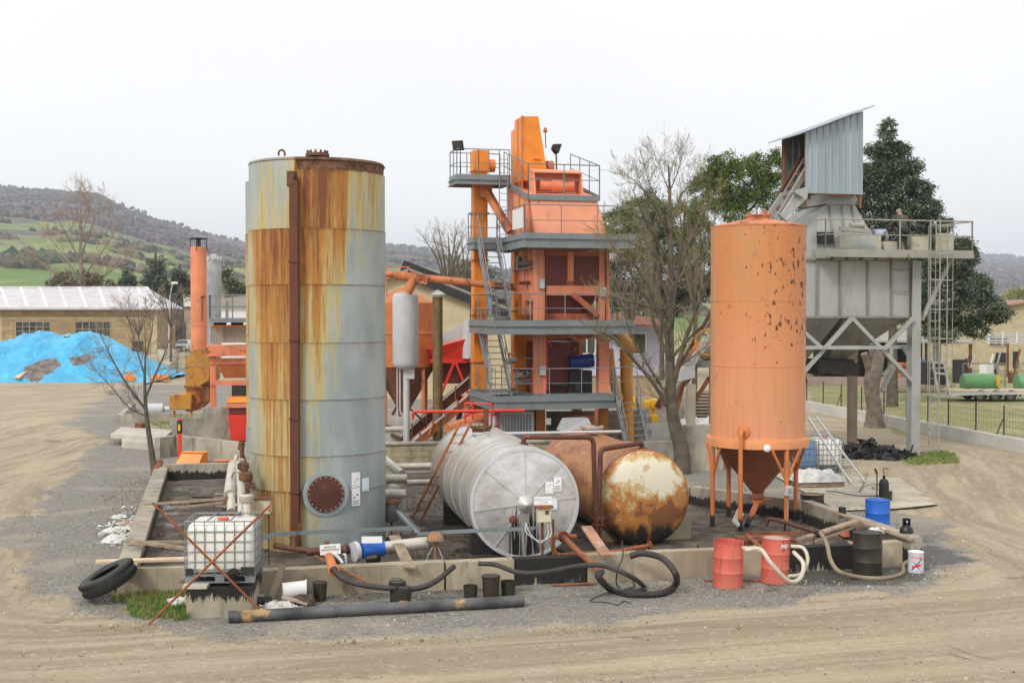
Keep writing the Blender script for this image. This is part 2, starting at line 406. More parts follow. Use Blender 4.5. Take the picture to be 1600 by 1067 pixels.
grav = t.mix(t.ramp(t.noise(o, .7, 6, .7, .4), .44, .62, 0, .6), grav, (.25, .225, .185))
grav = t.mix(t.ramp(t.noise(o, .45, 5, .65, .3), .5, .64, 0, .6), grav, (.38, .33, .25))
grav = t.mix(t.ramp(t.noise(t.sc(o, 1, 2.2, 1), 1.9, 6, .75), .60, .70, 0, .7), grav, (.47, .44, .38))
edge = t.ramp(t.m2('ADD', ga, t.m2('MULTIPLY', t.m2('SUBTRACT', t.noise(o, 2.2, 5, .65), .5), .8)), .25, .80)
col = t.mix(edge, dirt, grav)
oil = t.mix(t.ramp(t.noise(o, 14, 4, .7), .35, .7), (.03, .028, .025), (.10, .095, .085))
of = t.ramp(t.m2('ADD', gd, t.m2('MULTIPLY', t.m2('SUBTRACT', t.noise(o, 1.6, 6, .7), .5), 1.1)), .4, .8, 0, .85)
col = t.mix(of, col, oil)
gcl = t.mix(t.ramp(t.noise(o, 3.5, 5, .7), .35, .65), (.15, .17, .045), (.34, .30, .14))
gcl = t.mix(t.ramp(t.noise(o, .25, 4, .6), .5, .68, 0, .7), gcl, (.42, .36, .22))
gm = t.ramp(t.m2('ADD', gg, t.m2('MULTIPLY', t.m2('SUBTRACT', t.noise(o, 2.8, 6, .7), .5), .9)), .42, .6)
col = t.mix(gm, col, gcl)
t.set('Base Color', col); t.set('Roughness', t.ramp(of, 0, .8, .92, .5))
sw = t.m2('ADD', sdv, t.m2('MULTIPLY', t.m2('SUBTRACT', t.noise(o, .14, 3, .5), .5), 3.0)); rut = None
for rd in (2.2, 3.7, 5.6, 6.3, 7.9, 9.4):
    q_ = t.ramp(t.m2('ABSOLUTE', t.m2('SUBTRACT', sw, rd)), .02, .26, 1, 0); rut = q_ if rut is None else t.m2('MAXIMUM', rut, q_)
rut = t.m2('MULTIPLY', rut, t.m2('MULTIPLY', t.ramp(t.noise(o, .4, 4, .6), .35, .6), t.ramp(edge, .2, 1, 1, 0)))
clod = t.n('ShaderNodeTexVoronoi', {'Vector': o, 'Scale': 9.0, 'Randomness': 1.0}, feature='F1')
hgt = t.m2('ADD', t.m2('MULTIPLY', gn, t.ramp(edge, 0, 1, .35, 1)), t.m2('ADD', t.m2('MULTIPLY', t.noise(o, 5, 5, .6), .8), trf))
hgt = t.m2('SUBTRACT', hgt, t.m2('MULTIPLY', rut, t.m2('ADD', 1.2, t.noise(o, 9, 3, .6))))
col = t.mix(t.m2('MULTIPLY', rut, .42), col, (.24, .185, .12)); t.set('Base Color', col)
hgt = t.m2('ADD', hgt, t.m2('MULTIPLY', t.noise(o, 14, 6, .8), 1.2)); hgt = t.m2('SUBTRACT', hgt, t.m2('MULTIPLY', clod, .5)); t.bump(hgt, .7, .04)
me.materials.append(t.m); M['ground'] = t.m
go = bpy.data.objects.new('ground', me); COL.objects.link(go); go['kind'] = 'structure'
# loose stones on the gravel and dirt (uncountable)
rs = MB()
def stone(mb, c, r):
    n = 5; a0 = random.random() * 6; top = []; bot = []
    for k in range(n):
        a = a0 + 6.283 * k / n; q = r * random.uniform(.7, 1.2)
        bot.append(V(c) + V((math.cos(a) * q, math.sin(a) * q, -.01))); top.append(V(c) + V((math.cos(a) * q * .55, math.sin(a) * q * .55, r * random.uniform(.5, .9))))
    mb.add(bot + top, [(5, 6, 7, 8, 9)] + [(k, (k + 1) % 5, 5 + (k + 1) % 5, 5 + k) for k in range(5)])
for _ in range(11000):
    px = random.uniform(0, 1600); py = 600 + 467 * random.random() ** .8
    g0 = G(px, py)
    if sd_grav(g0.x, g0.y) > -.4 or random.random() < .22: stone(rs, g0, random.uniform(.007, .022) * (2.2 if random.random() < .04 else 1))
t = T('loose_stone', .9); t.set('Base Color', t.mix(t.ramp(t.noise(t.obj, 6, 2), .35, .65), (.16, .15, .135), (.50, .46, .40)))
so_ = rs.build('gravel', t.m, smooth=0); so_['kind'] = 'stuff'; so_['label'] = 'loose stones scattered over the gravel and the dirt road'
# grass tufts
def tufts(name, regions, label, colr, n, hmax):
    mb = MB()
    for _ in range(n):
        f, bx = random.choice(regions); x = random.uniform(bx[0], bx[1]); y = random.uniform(bx[2], bx[3])
        if f(x, y) + nf(x, y, 1.5) * .35 < 0: continue
        for k in range(5):
            a = random.random() * 6.28; h = hmax * random.uniform(.4, 1); l = random.uniform(.1, .5) * h; wv = V((math.cos(a + 1.57), math.sin(a + 1.57), 0)) * .008
            b = V((x + random.uniform(-.04, .04), y + random.uniform(-.04, .04), -.01)); tip = b + V((math.cos(a) * l, math.sin(a) * l, h))
            m_ = (b + tip) / 2 + V((0, 0, h * .12)); mb.add([b - wv, b + wv, m_ + wv, tip, m_ - wv], [(0, 1, 2, 3, 4)])
    o = mb.build(name, colr, smooth=0); o['kind'] = 'stuff'; o['label'] = label
def bb(L):
    q = gp(L); return (min(v.x for v in q), max(v.x for v in q), min(v.y for v in q), max(v.y for v in q))
t = T('grass_blades', .7); t.set('Base Color', t.mix(t.ramp(t.noise(t.obj, 3, 4), .38, .62), (.10, .21, .03), (.27, .26, .08))); M['grass'] = t.m
tufts('grass', [(sd_grass[0], bb([(182, 925), (205, 970), (300, 970), (300, 925)]))], 'bright green grass in front of the low wall by the white tank', M['grass'], 1500, .16)
tufts('grass', [(sd_grass[1], bb([(1400, 705), (1420, 728), (1500, 722), (1480, 705)])), (sd_grass[2], bb([(200, 652), (260, 676), (330, 676)]))], 'patchy short grass beside the hopper leg and by the concrete kerb', M['grass'], 1800, .14)
t = T('dead_leaves', .9); t.set('Base Color', t.mix(t.ramp(t.noise(t.obj, 9, 3), .35, .65), (.10, .055, .03), (.34, .22, .12))); M['leaflitter'] = t.m
mb = MB()
for _ in range(2600):
    a, b, c, d = bb([(170, 850), (150, 850), (235, 850), (258, 725)]); x = random.uniform(a, d and b); y = random.uniform(c, d)
    if sd_litter(x, y) + nf(x, y, 1) * .5 < -.1: continue
    s = random.uniform(.015, .04); an_ = random.random() * 6.28; ex = V((math.cos(an_), math.sin(an_), random.uniform(-.5, .5))) * s; ey = V((-math.sin(an_), math.cos(an_), random.uniform(-.5, .5))) * s * .6
    c0 = V((x, y, .012 + s * .3)); mb.add([c0 - ex, c0 - ey, c0 + ex, c0 + ey], [(0, 1, 2, 3)])
lo_ = mb.build('leaves', M['leaflitter'], smooth=0); lo_['kind'] = 'stuff'; lo_['label'] = 'dry brown leaves lying around the young bare tree'
# pale concrete apron and oily floor
def sheet(name, pts, z, mat, label=None):
    mb = MB(); mb.add([V((p.x, p.y, z)) for p in pts], [tuple(range(len(pts)))]); o = mb.build(name, mat, smooth=0); o['kind'] = 'structure'; return o
t = T('apron_concrete', .85); o = t.obj
c1 = t.mix(t.ramp(t.noise(o, 1.1, 6, .65), .35, .7), (.50, .45, .35), (.34, .30, .23)); c1 = t.mix(t.ramp(t.noise(o, .8, 6, .7, .5), .55, .7, 0, .8), c1, (.13, .115, .10))
t.set('Base Color', c1).bump(t.noise(o, 20, 4), .3, .01)
sheet('concrete_path', gp([(1205, 742), (1405, 748), (1466, 790), (1400, 797), (1310, 800), (1252, 768)]), .045, t.m)
t = T('oily_floor', .55); o = t.obj
c1 = t.mix(t.ramp(t.noise(o, 1.4, 6, .7), .35, .68), (.025, .02, .016), (.14, .11, .08)); c1 = t.mix(t.ramp(t.noise(o, 30, 3, .7), .5, .75, 0, .6), c1, (.26, .22, .17))
wetf = t.ramp(t.noise(o, .8, 3, .5), .55, .66)
c1 = t.mix(t.m2('MULTIPLY', wetf, .75), c1, (.03, .03, .03))
t.set('Base Color', c1).set('Roughness', t.ramp(wetf, 0, 1, .85, .16)).bump(t.noise(o, 16, 5), .5, .02)
S = Frame(-4.82, 23.55, 13.2)        # site frame, origin at the left end of the long front wall
BUND = [(-7.3, 24.1), (-5.0, 24.5), (-4.9, 23.7), (8.1, 26.75), (7.25, 32.2), (4.9, 35.0), (0.5, 36.8), (-.5, 42.5), (-4.5, 41.5), (-10.9, 39.6)]
sheet('oily_floor', [V((x, y, 0)) for x, y in BUND], .05, t.m)
# ---------------------------------------------------------------- low walls round the tank yard
def wall_seg(mb, a, b, th, h, z0=-.1):
    a = V((a[0], a[1], 0)); b = V((b[0], b[1], 0)); d = (b - a); L = d.length; fr = Frame(a.x, a.y, math.degrees(math.atan2(d.y, d.x)))
    n = max(1, int(L / .6))
    pts = []
    for i in range(n):                      # slightly worn top edge
        x0 = L * i / n; x1 = L * (i + 1) / n
        mb.boxf(fr, x0, x1 - .004, 0, th, z0, h + random.uniform(-.006, .006))
    return mb
bw = thing('containment_wall', 'long low stained concrete wall round the oily tank yard', 'wall', (0, 24.5, 0))
def wpart(a, b, th, h, mat, label=None, name='wall_section'): wall_seg(MB(), a, b, th, h).build(name, mat, bw, label=label)
fw = S.w
q = lambda v: (v.x, v.y)
wpart(q(fw(0, 0, 0)), q(fw(3.62, 0, 0)), .3, .52, M['concw'])
wpart(q(fw(3.66, 0, 0)), q(fw(5.0, 0, 0)), .3, .515, M['concw'])
wpart(q(fw(5.03, 0, 0)), q(fw(6.45, 0, 0)), .3, .52, M['conc_blk'], 'wall stretch coated in black tar')
wpart(q(fw(6.48, 0, 0)), q(fw(10.7, 0, 0)), .3, .53, M['concw'])
wpart(q(fw(10.72, 0, 0)), q(fw(12.2, 0, 0)), .3, .5, M['conc_blk'], 'tar-streaked wall stretch')
wpart(q(fw(12.22, 0, 0)), q(fw(13.32, 0, 0)), .3, .52, M['concw'])
e = fw(13.32, .31, 0)
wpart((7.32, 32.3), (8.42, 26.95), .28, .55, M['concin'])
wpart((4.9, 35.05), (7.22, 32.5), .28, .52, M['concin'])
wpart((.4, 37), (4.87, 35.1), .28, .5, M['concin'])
wpart((-7.4, 23.85), (-5.2, 24.15), .3, .5, M['concw'])
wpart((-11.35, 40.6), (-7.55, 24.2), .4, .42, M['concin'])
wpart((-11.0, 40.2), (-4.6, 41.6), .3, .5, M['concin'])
# block wall behind the pipes
bkw = MB(); fr = Frame(-6.2, 42.6, 8)
rw = 0
for r in range(4):
    x = -(r % 2) * .25
    while x < 8.2:
        bkw.boxf(fr, x, x + .487, 0, .2, r * .215, r * .215 + .203); x += .5
bkw.boxf(fr, -.2, 8.3, .015, .185, 0, .85)
one(bkw, 'block_wall', W('block_wall', (.40, .34, .22), .9, var=.35, vs=2.5, dirt=.8, dcol=(.08, .06, .04)), 'low wall of weathered concrete blocks behind the silver pipes', 'wall')
cp = MB().boxf(fr, -.3, 8.35, -.06, .26, .862, .93)
cp.build('coping', M['conc'], bpy.data.objects['block_wall'])
# pier under the white container
pr = thing('concrete_pier', 'tar-dripped concrete block under the white liquid container', 'pier', (-5.1, 22.7, 0))
MB().boxf(Frame(-5.65, 22.1, 4), 0, 1.12, 0, 1.5, -.1, .5).build('block', W('pier_concrete', (.42, .38, .28), .85, var=.3, dirt=.7, drip=((.014, .012, .01), .70, .02, 3.4), bump=.5), pr)
MB().boxf(Frame(-5.72, 22.08, 2), 0, .42, .02, .4, .504, .56).build('cap_stone', M['conc_l'], pr)
# grating and slats beside the pier
gt = MB()
for k in range(6): gt.bar(fw(.0 + k * .22, .55, .3), fw(-.1 + k * .22, 1.3, .3), .1, .03)
gt.bar(fw(-.15, .55, .27), fw(1.25, .55, .27), .06, .04).bar(fw(-.2, 1.3, .27), fw(1.1, 1.3, .27), .06, .04)
for k in range(2): gt.bar(fw(.0 + k * 1.0, .6, .0), fw(.0 + k * 1.0, .6, .27), .06).bar(fw(-.1 + k * 1.0, 1.25, .0), fw(-.1 + k * 1.0, 1.25, .27), .06)
one(gt, 'wooden_pallet', M['wood'], 'grey slatted pallet on the floor between the white container and the tall rusty tank', 'pallet')
# ---------------------------------------------------------------- distant hills
def hill(name, prof, Y0, Y1, base_py, mat, px0, px1, rough, nyr=46, step=12, power=.8, attr=None):
    vs = []; cols = []; nxh = int((px1 - px0) / step) + 1
    def ridge(px):
        if px <= prof[0][0]: return prof[0][1]
        for (a, b), (c, d) in zip(prof, prof[1:]):
            if a <= px <= c:
                t = (px - a) / (c - a); return b + (d - b) * t
        return prof[-1][1]
    for j in range(nyr):
        t = j / (nyr - 1); Y = Y0 * (Y1 / Y0) ** t
        for i in range(nxh):
            px = px0 + i * step; py = ridge(px); zr = P(px, py, Y1).z
            s = t ** power if t < 1 else 1
            X = (px - CX) / F * Y
            z = zr * (Y - Y0) / (Y1 - Y0) * (.75 + .25 * s)
            z += rough * t * (1 - .75 * t) * (mnoise.fractal(V((X * .004, Y * .004, 1)), .8, 2.2, 5)) * (Y / Y1)
            if t > .45: z += rough * .10 * mnoise.noise(V((X * .045, Y * .045, 4))) + rough * .09 * mnoise.noise(V((X * .13, Y * .1, 6)))
            vs.append((X, Y, z)); cols += [t, (base_py - py), 0, 1]
    fs = [(j * nxh + i, j * nxh + i + 1, (j + 1) * nxh + i + 1, (j + 1) * nxh + i) for j in range(nyr - 1) for i in range(nxh - 1)]
    mb = MB(); mb.v = [V(v) for v in vs]; mb.f = fs
    o = mb.build(name, mat, smooth=180)
    at = o.data.color_attributes.new('mask', 'FLOAT_COLOR', 'POINT'); at.data.foreach_set('color', cols)
    o['kind'] = 'structure'; return o
t = T('hillside', .95); o = t.obj; ha, hb, hc = t.attr()
warp = t.noise(o, .0045, 5, .65, .6)
band = t.m2('ADD', ha, t.m2('MULTIPLY', t.m2('SUBTRACT', warp, .5), 1.25))
wood = t.mix(t.ramp(t.noise(o, .03, 6, .75), .38, .66), (.075, .058, .068), (.15, .112, .11))
wood = t.mix(t.ramp(t.noise(o, .006, 4, .6), .54, .62), wood, (.055, .075, .05))
wood = t.mix(t.ramp(t.noise(o, .004, 4, .6, .5), .60, .66, 0, .7), wood, (.20, .21, .10))
field = t.mix(t.ramp(t.noise(o, .009, 4, .55, .5), .42, .58), (.10, .175, .028), (.205, .235, .065))
hedge = t.ramp(t.noise(t.sc(o, .8, 2.4, 1), .006, 5, .62, .4), .57, .62)
field = t.mix(t.m2('MULTIPLY', hedge, t.ramp(ha, .1, .4)), field, t.mix(t.ramp(t.noise(o, .05, 5, .7), .4, .6), (.11, .09, .07), (.19, .155, .115)))
c1 = t.mix(t.ramp(band, .53, .62), field, wood)
t.set('Base Color', c1); M['hill'] = t.m
hill('hills', [(-900, 250), (-300, 262), (-60, 285), (0, 290), (60, 297), (110, 300), (150, 305), (185, 318), (230, 338), (265, 345), (300, 360), (345, 370), (385, 380), (460, 384), (600, 385), (650, 389), (700, 402), (780, 422), (900, 436), (1100, 446), (1300, 452), (1500, 462), (2000, 475)], 330, 2400, 470, M['hill'], -900, 2000, 26, nyr=70, step=9)
t = T('far_hillside', .95); o = t.obj
t.set('Base Color', t.mix(t.ramp(t.noise(o, .006, 6, .7), .42, .6), (.075, .075, .09), (.16, .125, .11))); M['hill2'] = t.m
hill('hills', [(500, 468), (900, 455), (1200, 440), (1400, 420), (1480, 409), (1520, 404), (1560, 401), (1600, 404), (1700, 398), (1900, 405), (2400, 430)], 900, 4200, 470, M['hill2'], 500, 2400, 40, step=12)
# ================================================================ tall rusty tank
XT, YT, RT = -4.46, 29.4, 1.54
TZ = [0, 1.37, 2.16, 3.39, 4.64, 5.91, 7.13, 8.67]
def cyl_pt(cx, cy, R, u, z, off=0):        # point on the side of an upright cylinder facing the camera, u in -1..1
    a = math.asin(max(-1, min(1, u))); vx = -cx; vy = -cy; L = math.hypot(vx, vy)
    fx, fy = vx / L, vy / L; rx, ry = -fy, fx
    n = V((fx * math.cos(a) - rx * -math.sin(a), fy * math.cos(a) - ry * -math.sin(a), 0))
    return V((cx, cy, z)) + n * (R + off), n
def uof(cx, cy, R, v):
    vx = -cx; vy = -cy; L = math.hypot(vx, vy); fx, fy = vx / L, vy / L; rx, ry = -fy, fx
    d = (v.x - cx, v.y - cy); s = (d[0] * rx + d[1] * ry) / R; f = d[0] * fx + d[1] * fy
    return s, f
RUSTTAB = [  # ring from the bottom: (u, amount)
 [(-1, .35), (-.75, .5), (-.5, .55), (-.3, .62), (-.2, .35), (.1, .2), (.4, .05), (1, 0)],
 [(-1, .2), (-.85, .35), (-.7, .52), (-.4, .6), (-.25, .4), (0, .22), (.2, .1), (.5, .05), (1, .02)],
 [(-1, .1), (-.85, .3), (-.75, .6), (-.4, .55), (-.25, .35), (-.1, .3), (.1, .12), (.3, .05), (1, .05)],
 [(-1, .15), (-.85, .35), (-.78, .72), (-.35, .66), (-.25, .45), (-.12, .42), (.0, .52), (.12, .3), (.3, .15), (.45, .05), (1, .05)],
 [(-1, .2), (-.9, .5), (-.82, .78), (-.35, .78), (-.25, .55), (.0, .72), (.1, .42), (.3, .3), (.42, .1), (1, .05)],
 [(-1, .1), (-.95, .5), (-.86, .8), (-.35, .85), (-.22, .72), (.02, .85), (.12, .5), (.38, .7), (.44, .22), (.7, .22), (1, .1)],
 [(-1, .0), (-.9, .0), (-.82, .28), (-.6, .15), (-.45, .22), (-.34, .15), (-.30, .9), (.0, .88), (.3, .84), (.38, .8), (.46, .4), (.6, .42), (.8, .5), (.95, .4), (1, .3)]]
def tabv(tab, u):
    for (a, b), (c, d) in zip(tab, tab[1:]):
        if a <= u <= c: return b + (d - b) * (u - a) / (c - a)
    return tab[-1][1] if u > 0 else tab[0][1]
t = T('rust_streaked_steel', .5, .1); o = t.obj; ra, rb, rc = t.attr()
xy = t.n('ShaderNodeCombineXYZ', {2: t.m2('MULTIPLY', rb, 1.1)})
sv = t.n('ShaderNodeVectorMath', {0: t.sc(o, 1, 1, .035), 1: xy}, operation='ADD')
st = t.noise(sv, 9.5, 5, .75); st2 = t.noise(t.sc(o, 1, 1, .09), 28, 4, .7)
am = t.m2('ADD', ra, t.m2('ADD', t.m2('MULTIPLY', t.m2('SUBTRACT', st, .5), 1.3), t.m2('MULTIPLY', t.m2('SUBTRACT', st2, .5), .35)))
am = t.m2('ADD', am, t.m2('MULTIPLY', t.m2('SUBTRACT', t.noise(o, 1.6, 5, .6), .5), .25))
base = t.mix(t.ramp(t.noise(t.sc(o, 1, 1, .4), 1.6, 5, .6), .35, .65), (.37, .42, .42), (.28, .33, .34))
c1 = t.mix(t.ramp(am, .14, .46, 0, .9), base, (.50, .42, .17)); c1 = t.mix(t.ramp(am, .40, .70), c1, (.42, .19, .04)); c1 = t.mix(t.ramp(am, .68, .98), c1, (.18, .06, .022))
c1 = t.mix(t.ramp(t.noise(o, 30, 4, .7), .55, .75, 0, .25), c1, (.18, .09, .04))
fs_ = t.noise(t.sc(o, 1, 1, .02), 34, 3, .75); c1 = t.mix(t.m2('MULTIPLY', t.ramp(fs_, .52, .72, 0, .75), t.ramp(am, .15, .6)), c1, (.20, .085, .025))
c1 = t.mix(t.ramp(t.noise(t.sc(o, 1, 1, .12), 5, 6, .7), .5, .75, 0, .35), c1, (.20, .19, .15))
c1 = t.mix(t.m2('MULTIPLY', rc, t.ramp(st2, .3, .6)), c1, (.19, .06, .02))
t.set('Base Color', c1).set('Roughness', t.ramp(am, .1, .7, .42, .8)); t.bump(t.noise(o, 3, 3), .15, .03); M['tank'] = t.m
def rusty_shell(cx, cy, R, tab, zs, cut, mat, parent, NA=200):
    vs = []; rows = []; cols = []
    def row(z, ring, extra, topcut=False, seam=0):
        r = []
        for k in range(NA):
            a = 2 * math.pi * k / NA; x = cx + math.cos(a) * (R + extra); y = cy + math.sin(a) * (R + extra)
            u, f = uof(cx, cy, R, V((x, y, 0))); zz = z
            if topcut and f > -.3 and u > -.28: zz = z - .27 + .02 * mnoise.noise(V((a * 9, 0, 0)))
            am_ = tabv(tab[ring], u) if f > 0 else .35
            fz = (z - zs[ring]) / (zs[ring + 1] - zs[ring]); lo = tabv(tab[max(0, ring - 1)], u) if f > 0 else am_; am_ = (am_ * (.62 + .38 * fz) + lo * (.38 - .38 * fz)) + .05 * (fz - .5)
            r.append(len(vs)); vs.append(V((x, y, zz))); cols.append((am_, ring / 7, seam))
        rows.append(r)
    fs = []
    for i in range(7):
        z0, z1 = zs[i], zs[i + 1]; ex = .012 * (i % 2)
        start = len(rows)
        for j in range(5):
            t_ = j / 4; zz = z0 + (z1 - z0) * t_
            if j == 4: zz = z1 - .06
            row(zz, i, ex, cut and i == 6 and j == 4, .12 if j == 4 and i < 6 else 0.0)
        row(z1 - .02, i, ex, cut and i == 6, .35 if i < 6 else 0)
        row(z1, i, ex + .006, cut and i == 6, .9 if i < 6 else 0)
    for a, b in zip(rows, rows[1:]):
        for k in range(NA):
            k2 = (k + 1) % NA; fs.append((a[k], a[k2], b[k2], b[k]))
    mb = MB(); mb.v = vs; mb.f = fs; it = iter(cols)
    return mb.build('shell', mat, parent, attr=lambda v: next(it), smooth=50)
def cyl_patch(mb, cx, cy, R, u, w, z0, z1, off=.022, n=6, th=.003):
    a0 = math.asin(u); da = w / R
    vs = []; 
    for o_ in (off, off + th):
        for z in (z0, z1):
            for i in range(n + 1): vs.append(cyl_pt(cx, cy, R, math.sin(a0 - da / 2 + da * i / n), z, o_)[0])
    m = n + 1; fs = []
    for i in range(n): fs += [(2 * m + i, 2 * m + i + 1, 3 * m + i + 1, 3 * m + i), (i, m + i, m + i + 1, i + 1), (i, i + 1, 2 * m + i + 1, 2 * m + i), (m + i, 3 * m + i, 3 * m + i + 1, m + i + 1)]
    fs += [(0, 2 * m, 3 * m, m), (n, m + n, 3 * m + n, 2 * m + n)]
    mb.add(vs, fs); return mb
tank = thing('storage_tank', 'tallest tank, grey steel with orange and brown rust streaks and a round brown manhole', 'storage tank', (XT, YT, 0))
rusty_shell(XT, YT, RT, RUSTTAB, TZ, True, M['tank'], tank)
t = T('flaking_rust', .9); t.set('Base Color', t.mix(t.ramp(t.noise(t.obj, 7, 6, .75), .35, .65), (.055, .025, .015), (.20, .10, .05))).bump(t.noise(t.obj, 12, 5, .7), .8, .03); M['flake'] = t.m
MB().lathe((XT, YT, 0), [(RT - .03, 8.1), (RT - .025, 8.3), (RT - .01, 8.4), (RT - .03, 8.45), (RT - .02, 8.6), (RT + .01, 8.62), (RT - .03, 8.68), (RT - .2, 8.70), (0, 8.80)], 96).build('roof', M['flake'], tank)
m_ = MB()
for sx in (-.6, .0):
    p, n = cyl_pt(XT, YT, RT - .25, sx, 8.68)
    if sx == -.6: m_.tube([p + V((.07 * math.cos(a), 0, .10 + .09 * math.sin(a))) for a in [math.pi * 1.3 * k / 10 - .5 for k in range(11)]], .022, 8)
m_.build('lifting_eye', M['rust'], tank)
m_ = MB(); c0 = V((XT + .18, YT - RT + .38, 8.72)); m_.lathe(c0, [(.26, 0), (.26, .06), (.2, .08), (0, .09)], 24)
for k in range(12): m_.cyl(c0 + V((.22 * math.cos(k * .52), .22 * math.sin(k * .52), .04)), c0 + V((.22 * math.cos(k * .52), .22 * math.sin(k * .52), .13)), .025, n=6)
m_.build('hatch', M['flake'], tank)
pp, pn = cyl_pt(XT, YT, RT, -.30, 0)
pr_ = pn.cross(V((0, 0, 1)))
dp = lambda z, off=.11: V((pp.x, pp.y, z)) + pn * off
m_ = MB(); m_.bar(dp(.2), dp(8.15), .235, .18)
for z in (.25, 1.4, 3.0, 4.7, 6.4): m_.bar(dp(z - .02, .115), dp(z + .02, .115), .28, .22)
m_.build('downpipe', W('downpipe_brown', (.13, .035, .018), .6, var=.3, vs=2, rust=.15, dirt=.3), tank)
m_ = MB(); m_.bar(dp(8.02, .05) + V((-.07, 0, 0)), dp(8.34, .05) + V((-.07, 0, 0)), .36, .16)
m_.cyl(dp(8.18, .1), dp(8.18, .16), .09, n=14).build('outlet_box', M['flake'], tank)
# manhole
mc, mn = cyl_pt(XT, YT, RT, .10, 1.34)
m_ = MB(); m_.lathe(mc - mn * .1, [(.50, 0), (.50, .12), (.40, .125)], 48, mn, True); m_.build('manhole_ring', M['tank'], tank, attr=lambda v: (.12, .3, 0))
m_ = MB(); m_.lathe(mc, [(.395, 0), (.395, .06), (.36, .066), (0, .068)], 48, mn); mh = m_.build('manhole_cover', W('manhole_rust', (.11, .03, .015), .7, var=.4, vs=3, rust=.25, rcol=(.2, .07, .03)), tank)
a_, b_ = basis(mn)
for k in range(20):
    p = mc + (a_ * math.cos(k * math.pi / 10) + b_ * math.sin(k * math.pi / 10)) * .365; MB().cyl(p + mn * .06, p + mn * .085, .013, n=6).build('bolt', M['conc_l'], mh)
for nm, u, w_, z0, z1, kd in (('label', .525, .22, 1.44, 1.77, 0), ('label', .525, .22, 1.03, 1.425, 1), ('label', .665, .2, 1.33, 1.62, 2)):
    m_ = MB(); cyl_patch(m_, XT, YT, RT, u, w_, z0, z1)
    L = m_.build(nm, M['paper'] if kd < 2 else M['paperblue'], tank, smooth=60)
    m2 = MB(); ink = M['ink'] if kd == 1 else M['inkgrey']
    zc = z1 - .17
    if kd < 2:
        cyl_patch(m2, XT, YT, RT, u + .02, .045, zc, zc + .04, .0255); cyl_patch(m2, XT, YT, RT, u - .02, .035, zc - .05, zc - .02, .0255)
    if kd == 1:
        for q_ in range(3): cyl_patch(m2, XT, YT, RT, u, .15, z0 + .04 + q_ * .035, z0 + .052 + q_ * .035, .0255)
    if kd == 2: cyl_patch(m2, XT, YT, RT, u, .12, z0 + .03, z0 + .04, .0255)
    if kd == 0: cyl_patch(m2, XT, YT, RT, u, .15, z0 + .04, z0 + .048, .0255)
    m2.build('print', ink, L)
# little bracket box in front of the tank
bx = thing('junction_box', 'small rust-stained cream box on two thin posts beside the tall rusty tank', 'electrical box', P(411, 880, 26.6))
p0 = P(411, 790, 26.6); fr = Frame(p0.x, p0.y, -6)
MB().boxf(fr, -.17, .17, -.09, .09, p0.z - .16, p0.z + .14).build('box', W('cream_rusty', (.55, .48, .34), .6, rust=.32, rs=5, rcol=(.35, .14, .04)), bx, bevel=.008)
MB().boxf(fr, -.2, .2, -.12, .12, p0.z + .145, p0.z + .165).build('lid', M['rust'], bx)
for s_ in (-.1, .12): MB().cyl(fr.w(s_, 0, .05), fr.w(s_, 0, p0.z - .165), .014, n=6).build('leg', M['dark'], bx)
# second tank behind
X2, Y2, R2 = -5.72, 35.1, 1.54
tank2 = thing('storage_tank', 'grey and orange-streaked tank almost hidden behind the tallest rusty tank', 'storage tank', (X2, Y2, 0))
T2 = [[(-1, .1), (1, .1)]] * 2 + [[(-1, .55), (1, .5)]] * 4 + [[(-1, .02), (-.9, .05), (1, .2)]]
rusty_shell(X2, Y2, R2, T2, [0, 1.4, 2.2, 3.4, 4.7, 6.0, 7.4, 8.8], False, M['tank'], tank2)
MB().lathe((X2, Y2, 0), [(R2, 8.795), (0, 8.95)], 64).build('roof', M['galv'], tank2)
# ================================================================ silver horizontal tank
def htank(root, A, B, R, mat_body, ribs, rib_r=.018, n=96, bulge=.0, name='body'):
    A = V(A); B = V(B); ax = (A - B).normalized(); L = (A - B).length
    prof = [(R * .0, -.12), (R * .7, -.1), (R * .95, -.04), (R, 0)]
    m = 48
    rr = []
    for i in range(m + 1):
        h = L * i / m; e = 0
        rr.append((R + bulge * abs(math.sin(h * math.pi / (L / ribs))) , h))
    prof += rr
    return MB().lathe(B, prof, n, ax).build(name, mat_body, root, smooth=45), ax
A = P(820, 786, 26.7); B = P(742, 488 + (A.z - 5.3) * -61, 32.8); B.z = A.z
silver = thing('bitumen_tank', 'silver aluminium-clad horizontal tank with black tar drips on its end', 'storage tank', (A.x, A.y + 2, 0))
RS = 1.13
body, ax = htank(silver, A, B, RS, M['alu'], 6, bulge=.03)
m_ = MB(); 
for k in (0.02, .22, .40, .58, .78, .97):
    c_ = B + (A - B) * k; m_.lathe(c_ - ax * .015, [(RS + .032, 0), (RS + .04, .006), (RS + .04, .024), (RS + .032, .03)], 96, ax)
m_.build('cladding_seam', M['greywhite'], body, smooth=60)
t = T('silver_end_plate', .3, .6); o = t.obj
z_ = t.xyz()[2]; g_ = t.ramp(z_, .5, 1.45, 1, 0)
c1 = t.mix(t.ramp(t.noise(o, 2.2, 4), .4, .65), (.70, .70, .70), (.56, .55, .54))
dn = t.noise(t.sc(o, 1, 0, .03), 15, 4, .65); reg = t.ramp(t.noise(t.sc(o, 1, 0, .05), 1.1, 2, .5), .40, .56)
f_ = t.m2('MULTIPLY', t.ramp(t.m2('ADD', dn, t.m2('MULTIPLY', g_, .2)), .63, .68), t.ramp(z_, 1.2, 1.32, 1, 0)); rd, gd_, bd_ = t.attr()
f_ = t.m2('MULTIPLY', f_, rd)
